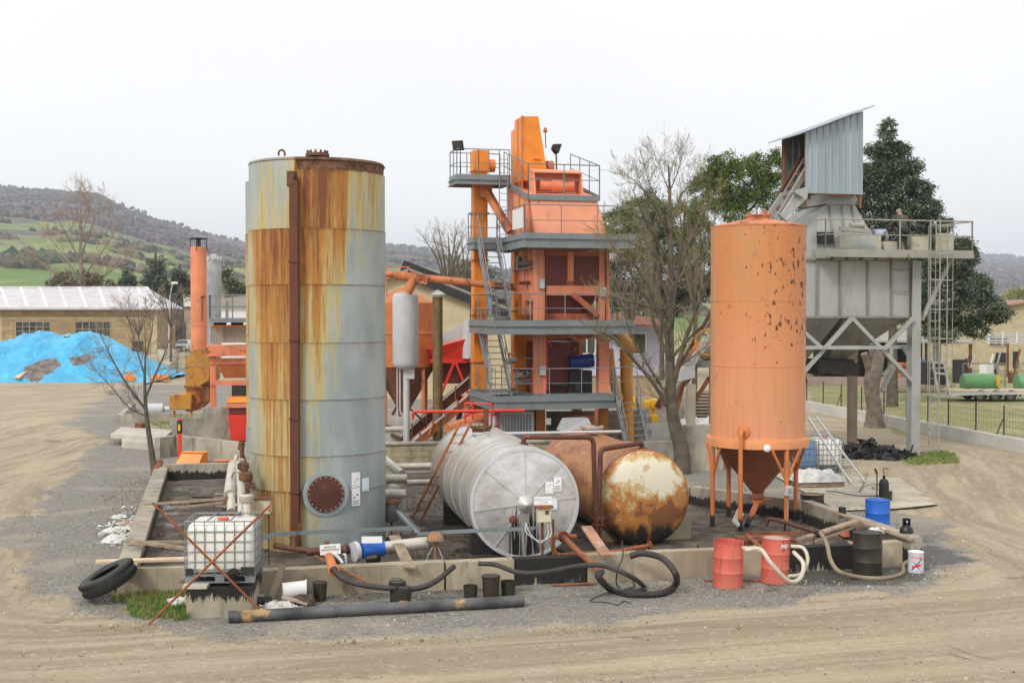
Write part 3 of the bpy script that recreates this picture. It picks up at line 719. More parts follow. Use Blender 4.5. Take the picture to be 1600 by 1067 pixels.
c1 = t.mix(f_, c1, (.02, .018, .016)); t.set('Base Color', c1).set('Metallic', t.ramp(f_, 0, 1, .6, 0)).bump(t.noise(o, 1.6, 3), .5, .06)
NS = 8; a_, b_ = basis(ax); a_ = -a_ if a_.x < 0 else a_
b_ = V((0, 0, 1)); a_ = b_.cross(ax); 
if a_.x < 0: a_ = -a_
angs = [90, 140, 187, 234, 280, 322, 5, 46]
def fp(ang, r, d=0): return A + (a_ * math.cos(math.radians(ang)) + b_ * math.sin(math.radians(ang))) * r + ax * d
m_ = MB(); nr = 10; na = 96; vs = []
for i in range(nr + 1):
    for k in range(na): vs.append(fp(k * 360 / na, (RS - .01) * max(.001, i / nr), .02 + .10 * (1 - i / nr)))
m_.add(vs, [(i * na + k, (i + 1) * na + k, (i + 1) * na + (k + 1) % na, i * na + (k + 1) % na) for i in range(nr) for k in range(na)])
ep = m_.build('end_plate', t.m, silver, attr=lambda v: (ss(-.45, -.3, (v - A).dot(a_)) * (1 - .9 * ss(.35, .5, (v - A).dot(a_))), 0, 0), smooth=60)
m_ = MB(); m_.lathe(A - ax * .02, [(RS + .035, -.03), (RS + .035, .05), (RS - .03, .06), (RS - .04, .02)], 96, ax); m_.build('end_rim', M['greywhite'], silver)
m_ = MB()
for q_ in angs: m_.bar(fp(q_, .1, .125), fp(q_, RS - .02, .035), .018, .014)
m_.build('end_seam', M['alu'], ep)
MB().lathe(A + ax * .1, [(.19, 0), (.17, .05), (.02, .17), (0, .175)], 32, ax).build('end_boss', M['alu'], silver)
m_ = MB(); c_ = fp(230, .42, .09); m_.lathe(c_, [(.085, 0), (.085, .05), (.04, .055), (.04, .11), (0, .112)], 20, ax); m_.build('inspection_port', M['rust'], silver)
for ux, uz, w_, h_, kd in ((.50, .33, .17, .25, 0), (.68, .40, .17, .29, 1), (.585, -.02, .17, .23, 2)):
    c_ = A + a_ * ux + b_ * uz + ax * .10; d0 = a_ * w_ / 2; d1 = b_ * h_ / 2
    m_ = MB(); m_.prism([c_ - d0 - d1, c_ + d0 - d1, c_ + d0 + d1, c_ - d0 + d1], ax * .006); L = m_.build('label', M['paper'] if kd < 2 else M['paperblue'], silver)
    m2 = MB()
    def dash(x, z, w, h): m2.prism([c_ + a_ * (x - w / 2) + b_ * (z - h / 2) + ax * .0065, c_ + a_ * (x + w / 2) + b_ * (z - h / 2) + ax * .0065, c_ + a_ * (x + w / 2) + b_ * (z + h / 2) + ax * .0065, c_ + a_ * (x - w / 2) + b_ * (z + h / 2) + ax * .0065], ax * .002)
    if kd < 2: dash(.02, .06, .035, .025); dash(-.02, .02, .025, .02)
    if kd == 1:
        for r_ in range(3): dash(0, -.05 - r_ * .03, .13, .011)
    if kd == 2: dash(0, -.09, .14, .008)
    if kd == 0: dash(0, -.09, .12, .007)
    m2.build('print', M['ink'] if kd == 1 else M['inkgrey'], L)
def collar(root, px, py, Y, r, stub, mat):
    c_ = P(px, py, Y); m_ = MB(); m_.lathe(c_ - V((0, 0, .12)), [(r * .85, 0), (r * .85, .08), (r, .085), (r, .13), (r * .9, .14), (0, .15)], 32)
    for k in range(14): p = c_ + V((r * .93 * math.cos(k * .449), r * .93 * math.sin(k * .449), .005)); m_.cyl(p, p + V((0, 0, .035)), .016, n=6)
    mo = m_.build('manhole_cover', mat, root)
    if stub: MB().cyl(c_ + V((.12, 0, .02)), c_ + V((.12, 0, .02 + stub)), .055, n=12).build('vent_stub', M['rust'], mo)
collar(silver, 752, 667, 30.6, .26, .42, M['flake'])
for k, w_ in ((.16, 1.2), (.80, 1.35)):
    c_ = B + (A - B) * k; fr = Frame(c_.x, c_.y, math.degrees(math.atan2(ax.y, ax.x)) + 90)
    vs = []; n_ = 12
    poly = [fr.w(-.95, -.14, 0), fr.w(.95, -.14, 0)] + [fr.w(.95 * math.cos(q_), -.14, A.z - .02 - math.sqrt(max(0, RS ** 2 - (.95 * math.cos(q_)) ** 2))) for q_ in [math.pi * j / n_ for j in range(n_ + 1)]]
    MB().prism(poly, fr.ey * .28).build('saddle', M['dark'], silver)
# control box in front of the silver tank
cb = thing('control_box', 'cream electrical box under a white sign on a rusty post before the silver tank', 'electrical box', P(868, 905, 25.1))
p0 = P(850, 805, 25.2); fr = Frame(p0.x, p0.y, 8)
for s_ in (-.06, .12 + .6 * 0): pass
MB().bar(fr.w(-.02, .07, .05), fr.w(-.02, .07, p0.z + .1), .07, .05).bar(fr.w(.2, .09, .05), fr.w(.2, .09, p0.z - .1), .05, .04).build('post', M['rust'], cb)
MB().boxf(fr, -.14, .13, -.08, .04, p0.z - .13, p0.z + .15).build('box', W('cream_box', (.62, .58, .42), .5, dirt=.2), cb, bevel=.01)
MB().boxf(fr, -.17, .17, -.12, .05, p0.z + .153, p0.z + .2).build('lid', M['rustbar'], cb)
MB().boxf(fr, .01, .08, -.10, -.082, p0.z + .04, p0.z + .11).build('dial', M['brownpipe'], cb)
sg = MB().boxf(fr, -.2, .16, -.02, -.008, p0.z + .21, p0.z + .37).build('sign', M['paper'], cb)
text('lettering', 'GASOLIO N.1\nX 3.500', .062, fr.w(-.02, -.022, p0.z + .29), fr.ex, (0, 0, 1), M['inkgrey'], sg)
m_ = MB()
for q_ in (0, .06): m_.tube(catmull([fr.w(.06 + q_, -.02, p0.z - .13), fr.w(.07 + q_, -.06, p0.z - .38), fr.w(-.1, -.1, p0.z - .52 + q_ * .6), fr.w(-.3 - q_, -.06, p0.z - .32), fr.w(-.36, 0, p0.z - .14)]), .011, 6)
m_.build('cable', M['greywhite'], cb)
# ================================================================ rusty horizontal tank
A2 = P(1005, 778, 28.9); B2 = P(905, 488, 34.2); B2.z = A2.z; RR = 1.08
rtank = thing('bitumen_tank', 'brown rusty horizontal tank with a patchy white dished end, black at the bottom', 'storage tank', (A2.x, A2.y + 2, 0))
ax2 = (A2 - B2).normalized()
t = T('rusty_brown_shell', .5, .15); o = t.obj
c1 = t.mix(t.ramp(t.noise(t.sc(o, .35, .35, 1), 3, 6, .65, .6), .35, .68), (.46, .20, .075), (.22, .085, .035)); c1 = t.mix(t.ramp(t.noise(o, 1.2, 5, .6), .52, .72, 0, .7), c1, (.50, .30, .14))
c1 = t.mix(t.ramp(t.noise(o, 9, 5, .7), .55, .75, 0, .4), c1, (.12, .05, .03)); t.set('Base Color', c1).bump(t.noise(o, 8, 4), .2, .01); M['rshell'] = t.m
htank(rtank, A2, B2, RR, M['rshell'], 5, bulge=.004)
t = T('flaking_white_end', .55); o = t.obj; ra, rb, rc = t.attr()
n1 = t.noise(o, 2.5, 8, .7, .3); n2 = t.noise(t.sc(o, 1, 1, .16), 6, 5, .7)
a1 = t.m2('ADD', ra, t.m2('MULTIPLY', t.m2('SUBTRACT', n1, .5), 2.3)); a1 = t.m2('ADD', a1, t.m2('MULTIPLY', t.m2('SUBTRACT', n2, .5), .5))
c1 = t.mix(t.ramp(a1, .30, .44), (.66, .61, .48), (.50, .37, .17)); c1 = t.mix(t.ramp(a1, .5, .66), c1, (.40, .16, .035)); c1 = t.mix(t.ramp(a1, .78, .95), c1, (.19, .075, .03))
bk = t.m2('ADD', rb, t.m2('MULTIPLY', t.m2('SUBTRACT', t.noise(t.sc(o, 1, 1, .16), 5, 6, .75), .5), 1.3)); c1 = t.mix(t.ramp(bk, .35, .75), c1, (.018, .015, .012))
c1 = t.mix(t.ramp(t.noise(o, 22, 4, .7), .56, .72, 0, .45), c1, (.22, .12, .06))
t.set('Base Color', c1).bump(t.noise(o, 5, 5), .2, .02)
prof = [(RR, -.03)] + [(RR * math.cos(q_) ** .8 if q_ < 1.56 else 0, .34 * math.sin(q_)) for q_ in [math.pi / 2 * j / 14 for j in range(15)]]
def endcol(v):
    h = (v.z - (A2.z - RR)) / (2 * RR); c_ = max(0, .55 - abs(v.x - A2.x - .05)) 
    r = .0 + .78 * ss(.68, .38, h) + .0 * c_; edge_ = ss(.8, 1.0, (V((v.x, v.y, v.z)) - A2).cross(ax2).length / RR) * .35
    return (r * .8 + edge_ + .22 + .25 * mnoise.noise(v * 1.7), ss(.45, .08, h) * (.8 + .5 * mnoise.noise(V((v.x * 5, 0, 0)))), 0)
MB().lathe(A2, prof, 96, ax2).build('dished_end', t.m, rtank, attr=endcol, smooth=60)
MB().lathe(A2 - ax2 * .05, [(RR + .002, -.02), (RR + .014, -.01), (RR + .014, .03), (RR + .002, .04)], 96, ax2).build('end_weld', M['rustbar'], rtank)
collar(rtank, 925, 667, 32.6, .3, .45, W('pale_manhole', (.42, .38, .32), .6, rust=.4, rs=5))
for k in (.2, .88):
    c_ = B2 + (A2 - B2) * k; fr = Frame(c_.x, c_.y, math.degrees(math.atan2(ax2.y, ax2.x)) + 90)
    x0_, x1_ = (-.9, 1.0) if k < .5 else (-.75, 1.32)
    poly = [fr.w(x0_, -.2, 0), fr.w(x1_, -.2, 0), fr.w(x1_, -.2, .62)] + [fr.w(.88 * math.cos(q_), -.2, A2.z - .01 - math.sqrt(max(0, RR ** 2 - (.88 * math.cos(q_)) ** 2))) for q_ in [math.pi * j / 12 for j in range(13)] if A2.z - math.sqrt(RR ** 2 - (.88 * math.cos(q_)) ** 2) < .6] + [fr.w(x0_, -.2, .5)]
    MB().prism(poly, fr.ey * .5).build('saddle', W('saddle_concrete', (.40, .35, .24), .85, dirt=.8, dcol=(.05, .04, .03)), rtank)
# vent and fill pipes between the tanks
def pipe_thing(name, pts, r, mat, label, cat='pipe', rad=.12, flange=True, group=None, n=12, seg=5):
    mb = MB(); pts = bend(pts, rad, seg); mb.tube(pts, r, n)
    if flange:
        d = (pts[1] - pts[0]).normalized(); mb.cyl(pts[0] - d * .0, pts[0] + d * .03, r * 2, n=14)
    return one(mb, name, mat, label, cat, group)
vb = P(818, 693, 27.9); vb.z = 2.42
pipe_thing('vent_pipe', [vb, vb + V((0, 0, .16)), P(927, 683, 28.0), P(931, 812, 28.0)], .055, M['brownpipe'], 'brown pipe bending from the silver tank top down between the two tanks', rad=.16)
vb2 = P(1003, 702, 29.4); vb2.z = A2.z + RR - .02
pipe_thing('vent_pipe', [vb2, vb2 + V((0, 0, .14)), P(938, 702, 28.6), P(936, 812, 28.2)], .06, M['brownpipe'], 'brown pipe bending from the rusty tank top down beside its dished end', rad=.16)
for i_, (px, lab) in enumerate(((931, 'rusty valve at the foot of the pipe from the silver tank'), (938, 'rusty valve at the foot of the pipe from the rusty tank'))):
    c_ = P(px, 815, 28.0 + i_ * .2); v_ = MB().lathe(c_ - V((0, 0, .1)), [(.05, 0), (.09, .02), (.09, .05), (.05, .06), (.07, .12), (.09, .17), (.09, .2), (0, .2)], 14); v_.cyl(c_ - V((0, 0, .1)), V((c_.x, c_.y, .02)), .05, n=10)
    v_.bar(c_ + V((0, -.05, .02)), c_ + V((0, -.22, .04)), .02)
    one(v_, 'valve', M['rust'], lab, 'valve')
pipe_thing('long_pipe', [P(738, 678, 30.2), P(970, 674, 31.4)], .035, M['greywhite'], 'thin pale pipe laid level across the tops of both horizontal tanks', flange=False)
pipe_thing('ground_pipe', [P(1016, 852, 27.6), P(960, 862, 27.2), P(866, 868, 26.4), P(862, 838, 26.4), P(880, 838, 26.3), P(900, 838, 26.4)], .05, M['rustbar'], 'brown pipe looping low in front of the rusty tank', rad=.2)
pipe_thing('loading_pipe', [P(880, 838, 25.8), P(900, 858, 25.0), P(940, 895, 23.9)], .06, M['rustbar'], 'brown pipe slanting down over the wall between the silver and rusty tanks')
# orange ladder against the silver tank
def ladder(name, a0, a1, b0, b1, n, w, mat, label, group=None, rung=.012):
    r_ = thing(name, label, 'ladder', (V(a0) + V(b0)) / 2, group)
    a0, a1, b0, b1 = V(a0), V(a1), V(b0), V(b1)
    MB().bar(a0, a1, w, w * 1.4).build('stile', mat, r_); MB().bar(b0, b1, w, w * 1.4).build('stile', mat, r_)
    for k in range(n):
        t_ = (k + .6) / (n + .2); MB().cyl(a0.lerp(a1, t_), b0.lerp(b1, t_), rung, n=6).build('rung', mat, r_)
    return r_
l0 = G(641, 815, .05); l1 = P(721, 657, 29.7)
ladder('ladder', l0, l1, l0 + V((.25, .04, 0)), l1 + V((.25, .04, 0)), 12, .036, M['orange_rust'], 'narrow orange ladder leaning on the silver tank')
# ================================================================ orange silo on legs
XS, YS, RSI = 6.09, 31.7, 1.16
silo = thing('silo', 'upright orange silo with rust spots, standing on six legs over a cone', 'silo', (XS, YS, 0))
t = T('silo_paint', .5); o = t.obj; ra, rb, rc = t.attr()
c1 = t.mix(t.ramp(t.xyz()[2], 2.2, 7.4), (.68, .29, .15), (.55, .205, .065))
c1 = t.mix(t.ramp(t.noise(t.sc(o, 1, 1, .2), 1.3, 5, .6), .42, .68, 0, .4), c1, (.62, .30, .12))
c1 = t.mix(t.ramp(t.noise(t.sc(o, 1, 1, .05), 11, 4, .6), .45, .7, 0, .22), c1, (.40, .17, .06))
c1 = t.mix(t.m2('MULTIPLY', rb, t.ramp(t.noise(o, 3, 4), .35, .6)), c1, (.40, .25, .11))
sp = t.noise(t.sc(o, 1, 1, .55), 9.5, 4, .6); f_ = t.ramp(t.m2('ADD', sp, t.m2('MULTIPLY', ra, .165)), .685, .715)
c1 = t.mix(t.m2('MULTIPLY', t.ramp(ra, .2, .9), t.ramp(t.noise(t.sc(o, 1, 1, .07), 8, 5, .75), .50, .68, 0, .5)), c1, (.36, .14, .045))
c1 = t.mix(f_, c1, (.12, .045, .025)); t.set('Base Color', c1).set('Roughness', t.ramp(f_, 0, 1, .48, .9)).bump(t.noise(o, 10, 3), .08, .01)
vs = []; NA = 128; zl = [2.22, 2.6, 3.2, 3.8, 3.98, 3.99, 4.5, 5.0, 5.56, 5.57, 6.0, 6.5, 7.0, 7.38, 7.41]
m_ = MB(); m_.lathe((XS, YS, 0), [(RSI, z) for z in zl], NA)
def siloc(v):
    u, f = uof(XS, YS, RSI, v)
    a = (ss(-.1, .35, u) * .6 + .35) * (ss(4.2, 4.8, v.z)) if f > 0 else .3
    a *= .75 + .6 * mnoise.noise(v * 1.3)
    if u < -.35: a *= .3
    a = max(a, .75 * ss(.3, .1, abs(v.z - 4.75)) * ss(-.6, -.3, u) if f > 0 else 0)
    return (a, ss(.5, .0, abs(u + .25)) * ss(5.3, 5.9, v.z) * .6 + ss(-.8, -1, u) * .7, 0)
m_.build('shell', t.m, silo, attr=siloc, smooth=50)
for z in (3.98, 5.56): MB().lathe((XS, YS, 0), [(RSI + .001, z - .006), (RSI + .004, z - .004), (RSI + .004, z + .004), (RSI + .001, z + .006)], NA).build('weld_seam', M['orange_rust'], silo)
m_ = MB(); m_.lathe((XS, YS, 0), [(RSI + .01, 7.38), (RSI + .01, 7.415), (.3, 7.60), (.3, 7.66), (.33, 7.665), (.33, 7.70), (0, 7.72)], 64)
for k in range(10): c_ = V((XS + .3 * math.cos(k * .63), YS + .3 * math.sin(k * .63), 7.7)); m_.cyl(c_, c_ + V((0, 0, .05)), .02, n=6)
m_.tube([V((XS + .12 + .05 * math.cos(a), YS - .2, 7.75 + .07 * math.sin(a))) for a in [k * .35 for k in range(10)]], .014, 6)
m_.build('roof', M['orange_rust'], silo)
MB().lathe((XS, YS, 0), [(RSI + .01, 2.02), (RSI + .1, 2.02), (RSI + .1, 2.2), (RSI + .09, 2.23), (RSI - .02, 2.24)], 96).build('ring_beam', W('silo_ring', (.74, .30, .12), .55, var=.2, rust=.1, rs=4), silo)
MB().lathe((XS, YS, 0), [(RSI - .01, 2.1), (.12, .82), (.12, .76), (.17, .755), (.17, .70), (0, .695)], 64).build('cone', W('silo_cone', (.30, .11, .05), .6, var=.3, dirt=.6, dcol=(.10, .045, .025), rust=.25), silo)
lm = W('silo_leg', (.62, .20, .06), .6, var=.25, rust=.2, rs=4, drip=((.018, .014, .012), .05, .6, 5), dirt=.3)
for u_, bk_ in ((-.9, 0), (-.6, 1), (-.33, 0), (.575, 0), (.8, 1), (.1, 1)):
    a = math.asin(u_); L_ = math.hypot(XS, YS); fx, fy = -XS / L_, -YS / L_; rx, ry = -fy, fx
    cf = math.cos(a) * (-1 if bk_ else 1)
    pt = lambda rad, z: V((XS + (fx * cf + rx * u_) * rad, YS + (fy * cf + ry * u_) * rad, z))
    lg = MB().tube([pt(RSI + .04, .04), pt(RSI + .04, 2.03)], .058, 10).cyl(pt(RSI + .04, .03), pt(RSI + .04, .06), .12, n=8).build('leg', lm, silo)
    tx = V((fx * -u_ + rx * cf, fy * -u_ + ry * cf, 0))
    if u_ not in (-.33,):
        for s_ in (-1, 1):
            if u_ == -.9 and s_ == 1 and False: continue
            MB().tube([pt(RSI + .04, 1.25), pt(RSI + .02, 2.04) + tx * s_ * .42], .035, 8).build('brace', lm, lg)
m_ = MB(); c_, n_ = cyl_pt(XS, YS, RSI, -.28, 2.45)
m_.tube(bend([c_, c_ + n_ * .22, c_ + n_ * .22 - V((0, 0, 2.0))], .09), .05, 10).lathe(c_, [(.16, 0), (.16, .03), (.08, .05), (0, .05)], 20, n_).build('overflow_pipe', lm, silo)
c_ = V((XS, YS, .70)); m_ = MB(); m_.tube(bend([c_, c_ - V((0, 0, .12)), V((XS - .42, YS - .9, .16))], .1), .07, 12).bar(c_ - V((0, 0, .06)), c_ - V((-.3, .1, .0)), .03).lathe(c_ - V((0, 0, .1)), [(.14, 0), (.14, .05), (0, .05)], 14); m_.build('outlet_pipe', lm, silo)
p_, n_ = cyl_pt(XS, YS, RSI, .575, 1.02, .12); p_.z = 1.02
fr = Frame(p_.x, p_.y, math.degrees(math.atan2(n_.y, n_.x)) + 90)
MB().boxf(fr, -.09, .09, -.05, .05, .92, 1.15).build('switch_box', M['greywhite'], silo, bevel=.006)
MB().boxf(fr, -.05, .05, -.06, -.052, .97, 1.1).cyl(fr.w(.12, 0, 1.1), fr.w(.12, -.04, 1.1), .03, n=10).tube([fr.w(-.01, 0, .92), fr.w(-.03, 0, .1)], .013, 6).build('switch_face', M['rail'], silo)
p_, n_ = cyl_pt(XS, YS, RSI + .1, .18, 2.06)
MB().lathe(p_, [(.09, 0), (.085, .04), (.05, .07), (0, .08)], 16, n_).build('bulkhead_lamp', M['paper'], silo)
# ================================================================ mixing tower
TF = Frame(.45, 47.5, 14); tw = TF.w; tf = TF.front
tower = thing('mixing_tower', 'salmon pink steel asphalt mixing tower with three grey railed decks and outside stairs', 'industrial tower', TF.w(2.2, 3, 0))
def railing(pts, parent, h=1.1, mat=None, mids=(.5,), sp=1.3, r=.022, name='railing'):
    mb = MB(); pts = [V(p) for p in pts]; up = V((0, 0, 1))
    for a, b in zip(pts, pts[1:]):
        n = max(1, round((b - a).length / sp))
        for i in range(n + 1):
            p = a.lerp(b, i / n); mb.tube([p, p + up * h], r, 6)
        for f in (1.0,) + tuple(mids): mb.tube([a + up * h * f, b + up * h * f], r * (1.0 if f == 1 else .7), 6)
    return mb.build(name, mat or M['galv2'], parent)
def deck(fr, x0, x1, y0, y1, z, parent, hole=None, fh=.42, mat=None):
    mb = MB(); mat = mat or M['galv']
    rects = [(x0, x1, y0, y1)] if not hole else [(x0, x1, y0, hole[2]), (x0, hole[0], hole[2], hole[3]), (hole[1], x1, hole[2], hole[3]), (x0, x1, hole[3], y1)]
    for a, b, c, d in rects:
        if b - a > .05 and d - c > .05: mb.boxf(fr, a + .02, b - .02, c + .02, d - .02, z - .07, z - .03)
    t_ = .02; f_ = .09
    for (a, b, c, d) in ((x0, x1, y0 - t_, y0), (x0, x1, y1, y1 + t_), (x0 - t_, x0, y0 - t_, y1 + t_), (x1, x1 + t_, y0 - t_, y1 + t_)):
        mb.boxf(fr, a, b, c, d, z - fh, z + .1)
    mb.boxf(fr, x0, x1, y0 - f_, y0 - t_ - .002, z - fh, z - fh + .02).boxf(fr, x0, x1, y0 - f_, y0 - t_ - .002, z - .12, z - .10)
    mb.boxf(fr, x0 - f_, x0 - t_ - .002, y0, y1, z - fh, z - fh + .02).boxf(fr, x0 - f_, x0 - t_ - .002, y0, y1, z - .12, z - .10)
    return mb.build('deck', mat, parent)
Z1, Z2, Z3 = 2.1, 4.9, 8.15
PX0, PX1, PY0, PY1 = .74, 3.68, 1.1, 5.0
for (x, y) in ((PX0, PY0), (PX1 - .4, PY0), (PX0, PY1 - .4), (PX1 - .4, PY1 - .4), (PX0, 2.9)):
    MB().boxf(TF, x, x + .42, y, y + .4, Z1 if y != 2.9 else Z2 + .3, 8.05).build('pillar', M['salmon'], tower)
for (x, y) in ((PX0, PY0), (PX1 - .4, PY0), (PX0, PY1 - .4), (PX1 - .4, PY1 - .4)):
    MB().boxf(TF, x + .03, x + .39, y + .03, y + .37, 0, Z1 - .5).boxf(TF, x - .25, x + .68, y - .1, y + .5, Z1 - .5, Z1 - .43).build('base_post', W('orange_post', (.55, .19, .03), .6, rust=.25, dirt=.4), tower)
deck(TF, -1.12, 3.52, 0, 1.05, Z1, tower); deck(TF, -1.12, .6, 1.07, 4.4, Z1, tower, hole=(-1.1, -.3, 1.07, 3.2))
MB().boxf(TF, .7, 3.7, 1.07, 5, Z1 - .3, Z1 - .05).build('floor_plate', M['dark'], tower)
deck(TF, -1.12, 4.3, 0, 1.05, Z2, tower); deck(TF, -1.12, .6, 1.07, 4.4, Z2, tower, hole=(-1.1, -.3, 1.07, 3.2)); deck(TF, 3.75, 4.3, 1.07, 5, Z2, tower)
deck(TF, 0, 4.3, 0, 1.0, Z3, tower, fh=.45); deck(TF, 0, .5, 1.02, 4.4, Z3, tower, fh=.45); deck(TF, -1.2, 0, 3.3, 4.4, Z3, tower, fh=.38); deck(TF, 3.8, 4.3, 1.02, 5, Z3, tower, fh=.45)
MB().boxf(TF, .52, 3.78, 1.03, 5, Z3 - .12, Z3 - .06).build('floor_plate', M['galv'], tower)
# railings on the decks
W3 = lambda L: [tw(*p) for p in L]
railing(W3([(-.28, .02, Z1), (3.5, .02, Z1)]), tower); railing(W3([(-1.1, .02, Z1), (-1.1, 4.3, Z1)]), tower); railing(W3([(-.28, .02, Z1), (-.28, 2.4, Z1)]), tower, sp=2)
railing(W3([(-1.1, .02, Z2), (4.28, .02, Z2), (4.28, 5, Z2)]), tower); railing(W3([(-1.1, .02, Z2), (-1.1, 4.38, Z2), (-.2, 4.38, Z2)]), tower); 
railing(W3([(.02, 4.38, Z3), (.02, .02, Z3), (4.28, .02, Z3), (4.28, 5, Z3)]), tower, h=1.15, sp=1.5); railing(W3([(-1.18, 3.32, Z3), (-1.18, 4.38, Z3), (0, 4.38, Z3)]), tower, sp=.7)
# stairs
def stair(fr, x0, x1, y0, z0, y1, z1, parent, n=14, hand=True):
    st = MB()
    for x in (x0, x1): st.bar(fr.w(x, y0, z0), fr.w(x, y1, z1), .05, .2)
    so_ = st.build('stringer', M['galv'], parent)
    for k in range(1, n):
        t_ = k / n; MB().boxf(fr, x0 + .03, x1 - .03, y0 + (y1 - y0) * t_ - .1, y0 + (y1 - y0) * t_ + .1, z0 + (z1 - z0) * t_ - .015, z0 + (z1 - z0) * t_ + .015).build('tread', M['galv2'], parent)
    for x in (x0, x1):
        h = MB(); u = V((0, 0, 1)); a = fr.w(x, y0, z0); b = fr.w(x, y1, z1)
        for f in (.5, 1.0): h.tube([a + u * f, b + u * f], .02, 6)
        for t_ in (.03, .35, .68, .97): p = a.lerp(b, t_); h.tube([p, p + u], .02, 6)
        h.build('handrail', M['galv2'], parent)
stair(TF, -1.05, -.3, .75, Z2, 3.25, Z3, tower)
stair(TF, -1.05, -.3, .75, Z1, 3.25, Z2, tower, n=12)
stair(TF, 3.6, 4.45, -1.3, .0, .1, Z1, tower, n=9)
railing(W3([(3.55, .05, Z1), (4.45, 1.0, Z1)]), tower, sp=2)
# body panels between the pillars
MB().boxf(TF, PX0 + .42, PX1 - .4, PY0 + .12, PY0 + .2, 6.2, 8.03).build('front_panel', M['salmon_dark'], tower)
MB().boxf(TF, PX0 + .42, PX1 - .4, PY0 + .0, PY0 + .115, 5.95, 6.32).build('front_beam', M['salmon'], tower)
MB().boxf(TF, PX0 + .44, 1.98, PY0 + .08, PY0 + .115, 6.34, 7.45).build('dark_panel', M['dkred'], tower)
MB().boxf(TF, 2.3, PX1 - .42, PY0 + .08, PY0 + .115, 6.34, 7.45).build('dark_panel', M['dkred'], tower)
MB().boxf(TF, 2.02, 2.26, PY0 + .04, PY0 + .115, 6.5, 7.6).cyl(tw(2.13, PY0, 6.6), tw(2.13, PY0, 7.4), .05, n=8).build('ram', M['salmon'], tower)
MB().boxf(TF, PX0 + .05, PX0 + .12, PY0 + .4, PY1 - .4, 5.75, 8.0).build('side_panel', M['salmon'], tower)
MB().boxf(TF, PX0 + .0, PX0 + .045, 1.9, 2.05, 5.3, 8.0).boxf(TF, PX0 + .0, PX0 + .045, 2.5, 2.62, 5.75, 8.0).build('side_rib', M['salmon_panel'], tower)
rk = MB().boxf(TF, PX0 - .16, PX0 - .0, 1.55, 4.3, 6.98, 7.03).build('valve_shelf', M['galv'], tower)
for k in range(4):
    c_ = tw(PX0 - .1, 1.75 + k * .34, 7.2); MB().cyl(c_ - TF.ex * .18, c_ + TF.ex * .14, .08, n=12).cyl(c_ - TF.ex * .3, c_ - TF.ex * .18, .03, n=8).build('air_cylinder', M['galv'], rk)
MB().boxf(TF, PX0 - .15, PX0 - .02, 3.2, 3.6, 7.04, 7.5).build('valve_box', M['galv'], rk)
for k in range(3):
    c_ = tw(PX0 - .02, 1.9 + k * .5, 6.45); MB().cyl(c_ - TF.ex * .16, c_, .07, n=10).build('port', M['dkred'], tower)
for k, (x, y, z0_, z1_) in enumerate(((.80, .95, 2.2, 9.6), (1.1, 1.05, 5.0, 8.0), (3.72, 1.0, 2.2, 8.0), (3.5, 1.02, 5.0, 8.0), (.62, 2.2, 5.0, 8.1))):
    MB().tube([tw(x, y, z0_), tw(x + .02, y, (z0_ + z1_) / 2), tw(x, y, z1_)], .018 + .008 * (k % 2), 6).build('conduit', M['dark'] if k % 2 else M['galv2'], tower)
for k, (px_, y_, z_) in enumerate(((1.0, PY0 - .06, 2.9), (3.4, PY0 - .06, 5.9), (.95, PY0 - .06, 6.2))): MB().boxf(TF, px_ - .12, px_ + .12, y_ - .06, y_ + .05, z_, z_ + .36).build('switch_box', M['greywhite'], tower, bevel=.01)
random.seed(19)
for k in range(44):
    x_, y_, z_ = random.uniform(.2, 3.2), random.uniform(1.4, 4.3), random.choice([Z1, Z1, Z2]) + random.uniform(.1, 1.6); d_ = random.choice([TF.ex, TF.ey, V((0, 0, 1))]) * random.uniform(.5, 1.3)
    MB().tube(bend([tw(x_, y_, z_), tw(x_, y_, z_) + d_, tw(x_, y_, z_) + d_ - V((0, 0, .3))], .1), random.uniform(.02, .06), 7).build('pipe_run', M[random.choice(['rust', 'brownpipe', 'galv2', 'dark', 'orange_rust', 'rail'])], tower)
# hopper bottoms and machinery inside
MB().hexa([tw(1.3, 1.5, 5.25), tw(3.0, 1.5, 5.25), tw(3.0, 4.2, 5.25), tw(1.3, 4.2, 5.25)], [tw(1.17, 1.25, 6.2), tw(3.28, 1.25, 6.2), tw(3.28, 4.8, 6.2), tw(1.17, 4.8, 6.2)]).build('weigh_hopper', M['dkred'], tower)
MB().boxf(TF, PX0 + .42, PX1 - .4, PY0 + .35, PY0 + .5, Z2 + .03, Z2 + .35).build('hopper_skirt', M['salmon_dark'], tower)
MB().bar(tw(2.2, 1.15, 6.0), tw(3.2, 1.15, 5.2), .28, .2).build('chute', M['salmon_dark'], tower)
MB().boxf(TF, PX0, PX1, PY0 + .03, PY0 + .2, Z2 - .62, Z2 - .42).boxf(TF, PX0 + .05, PX0 + .2, PY0 + .2, PY1, Z2 - .62, Z2 - .42).build('floor_beam', M['salmon_dark'], tower)
MB().boxf(TF, 1.16, 2.3, 1.7, 4.5, Z1, Z2 - .75).boxf(TF, 2.2, 2.9, 2.4, 4.5, Z1 + .9, Z2 - .75).build('mixer', M['dkred'], tower, bevel=.05)
MB().cyl(tw(2.3, 1.55, 3.35), tw(3.15, 1.45, 3.45), .27, n=20).cyl(tw(2.24, 1.56, 3.34), tw(2.3, 1.55, 3.35), .3, n=20).build('motor', M['dkblue'], tower)
MB().boxf(TF, 2.2, 3.1, 1.4, 1.9, Z1, Z1 + .95).cyl(tw(2.5, 1.3, Z1 + .5), tw(2.5, 1.25, Z1 + .1), .16, n=12).build('gearbox', M['dark'], tower, bevel=.03)
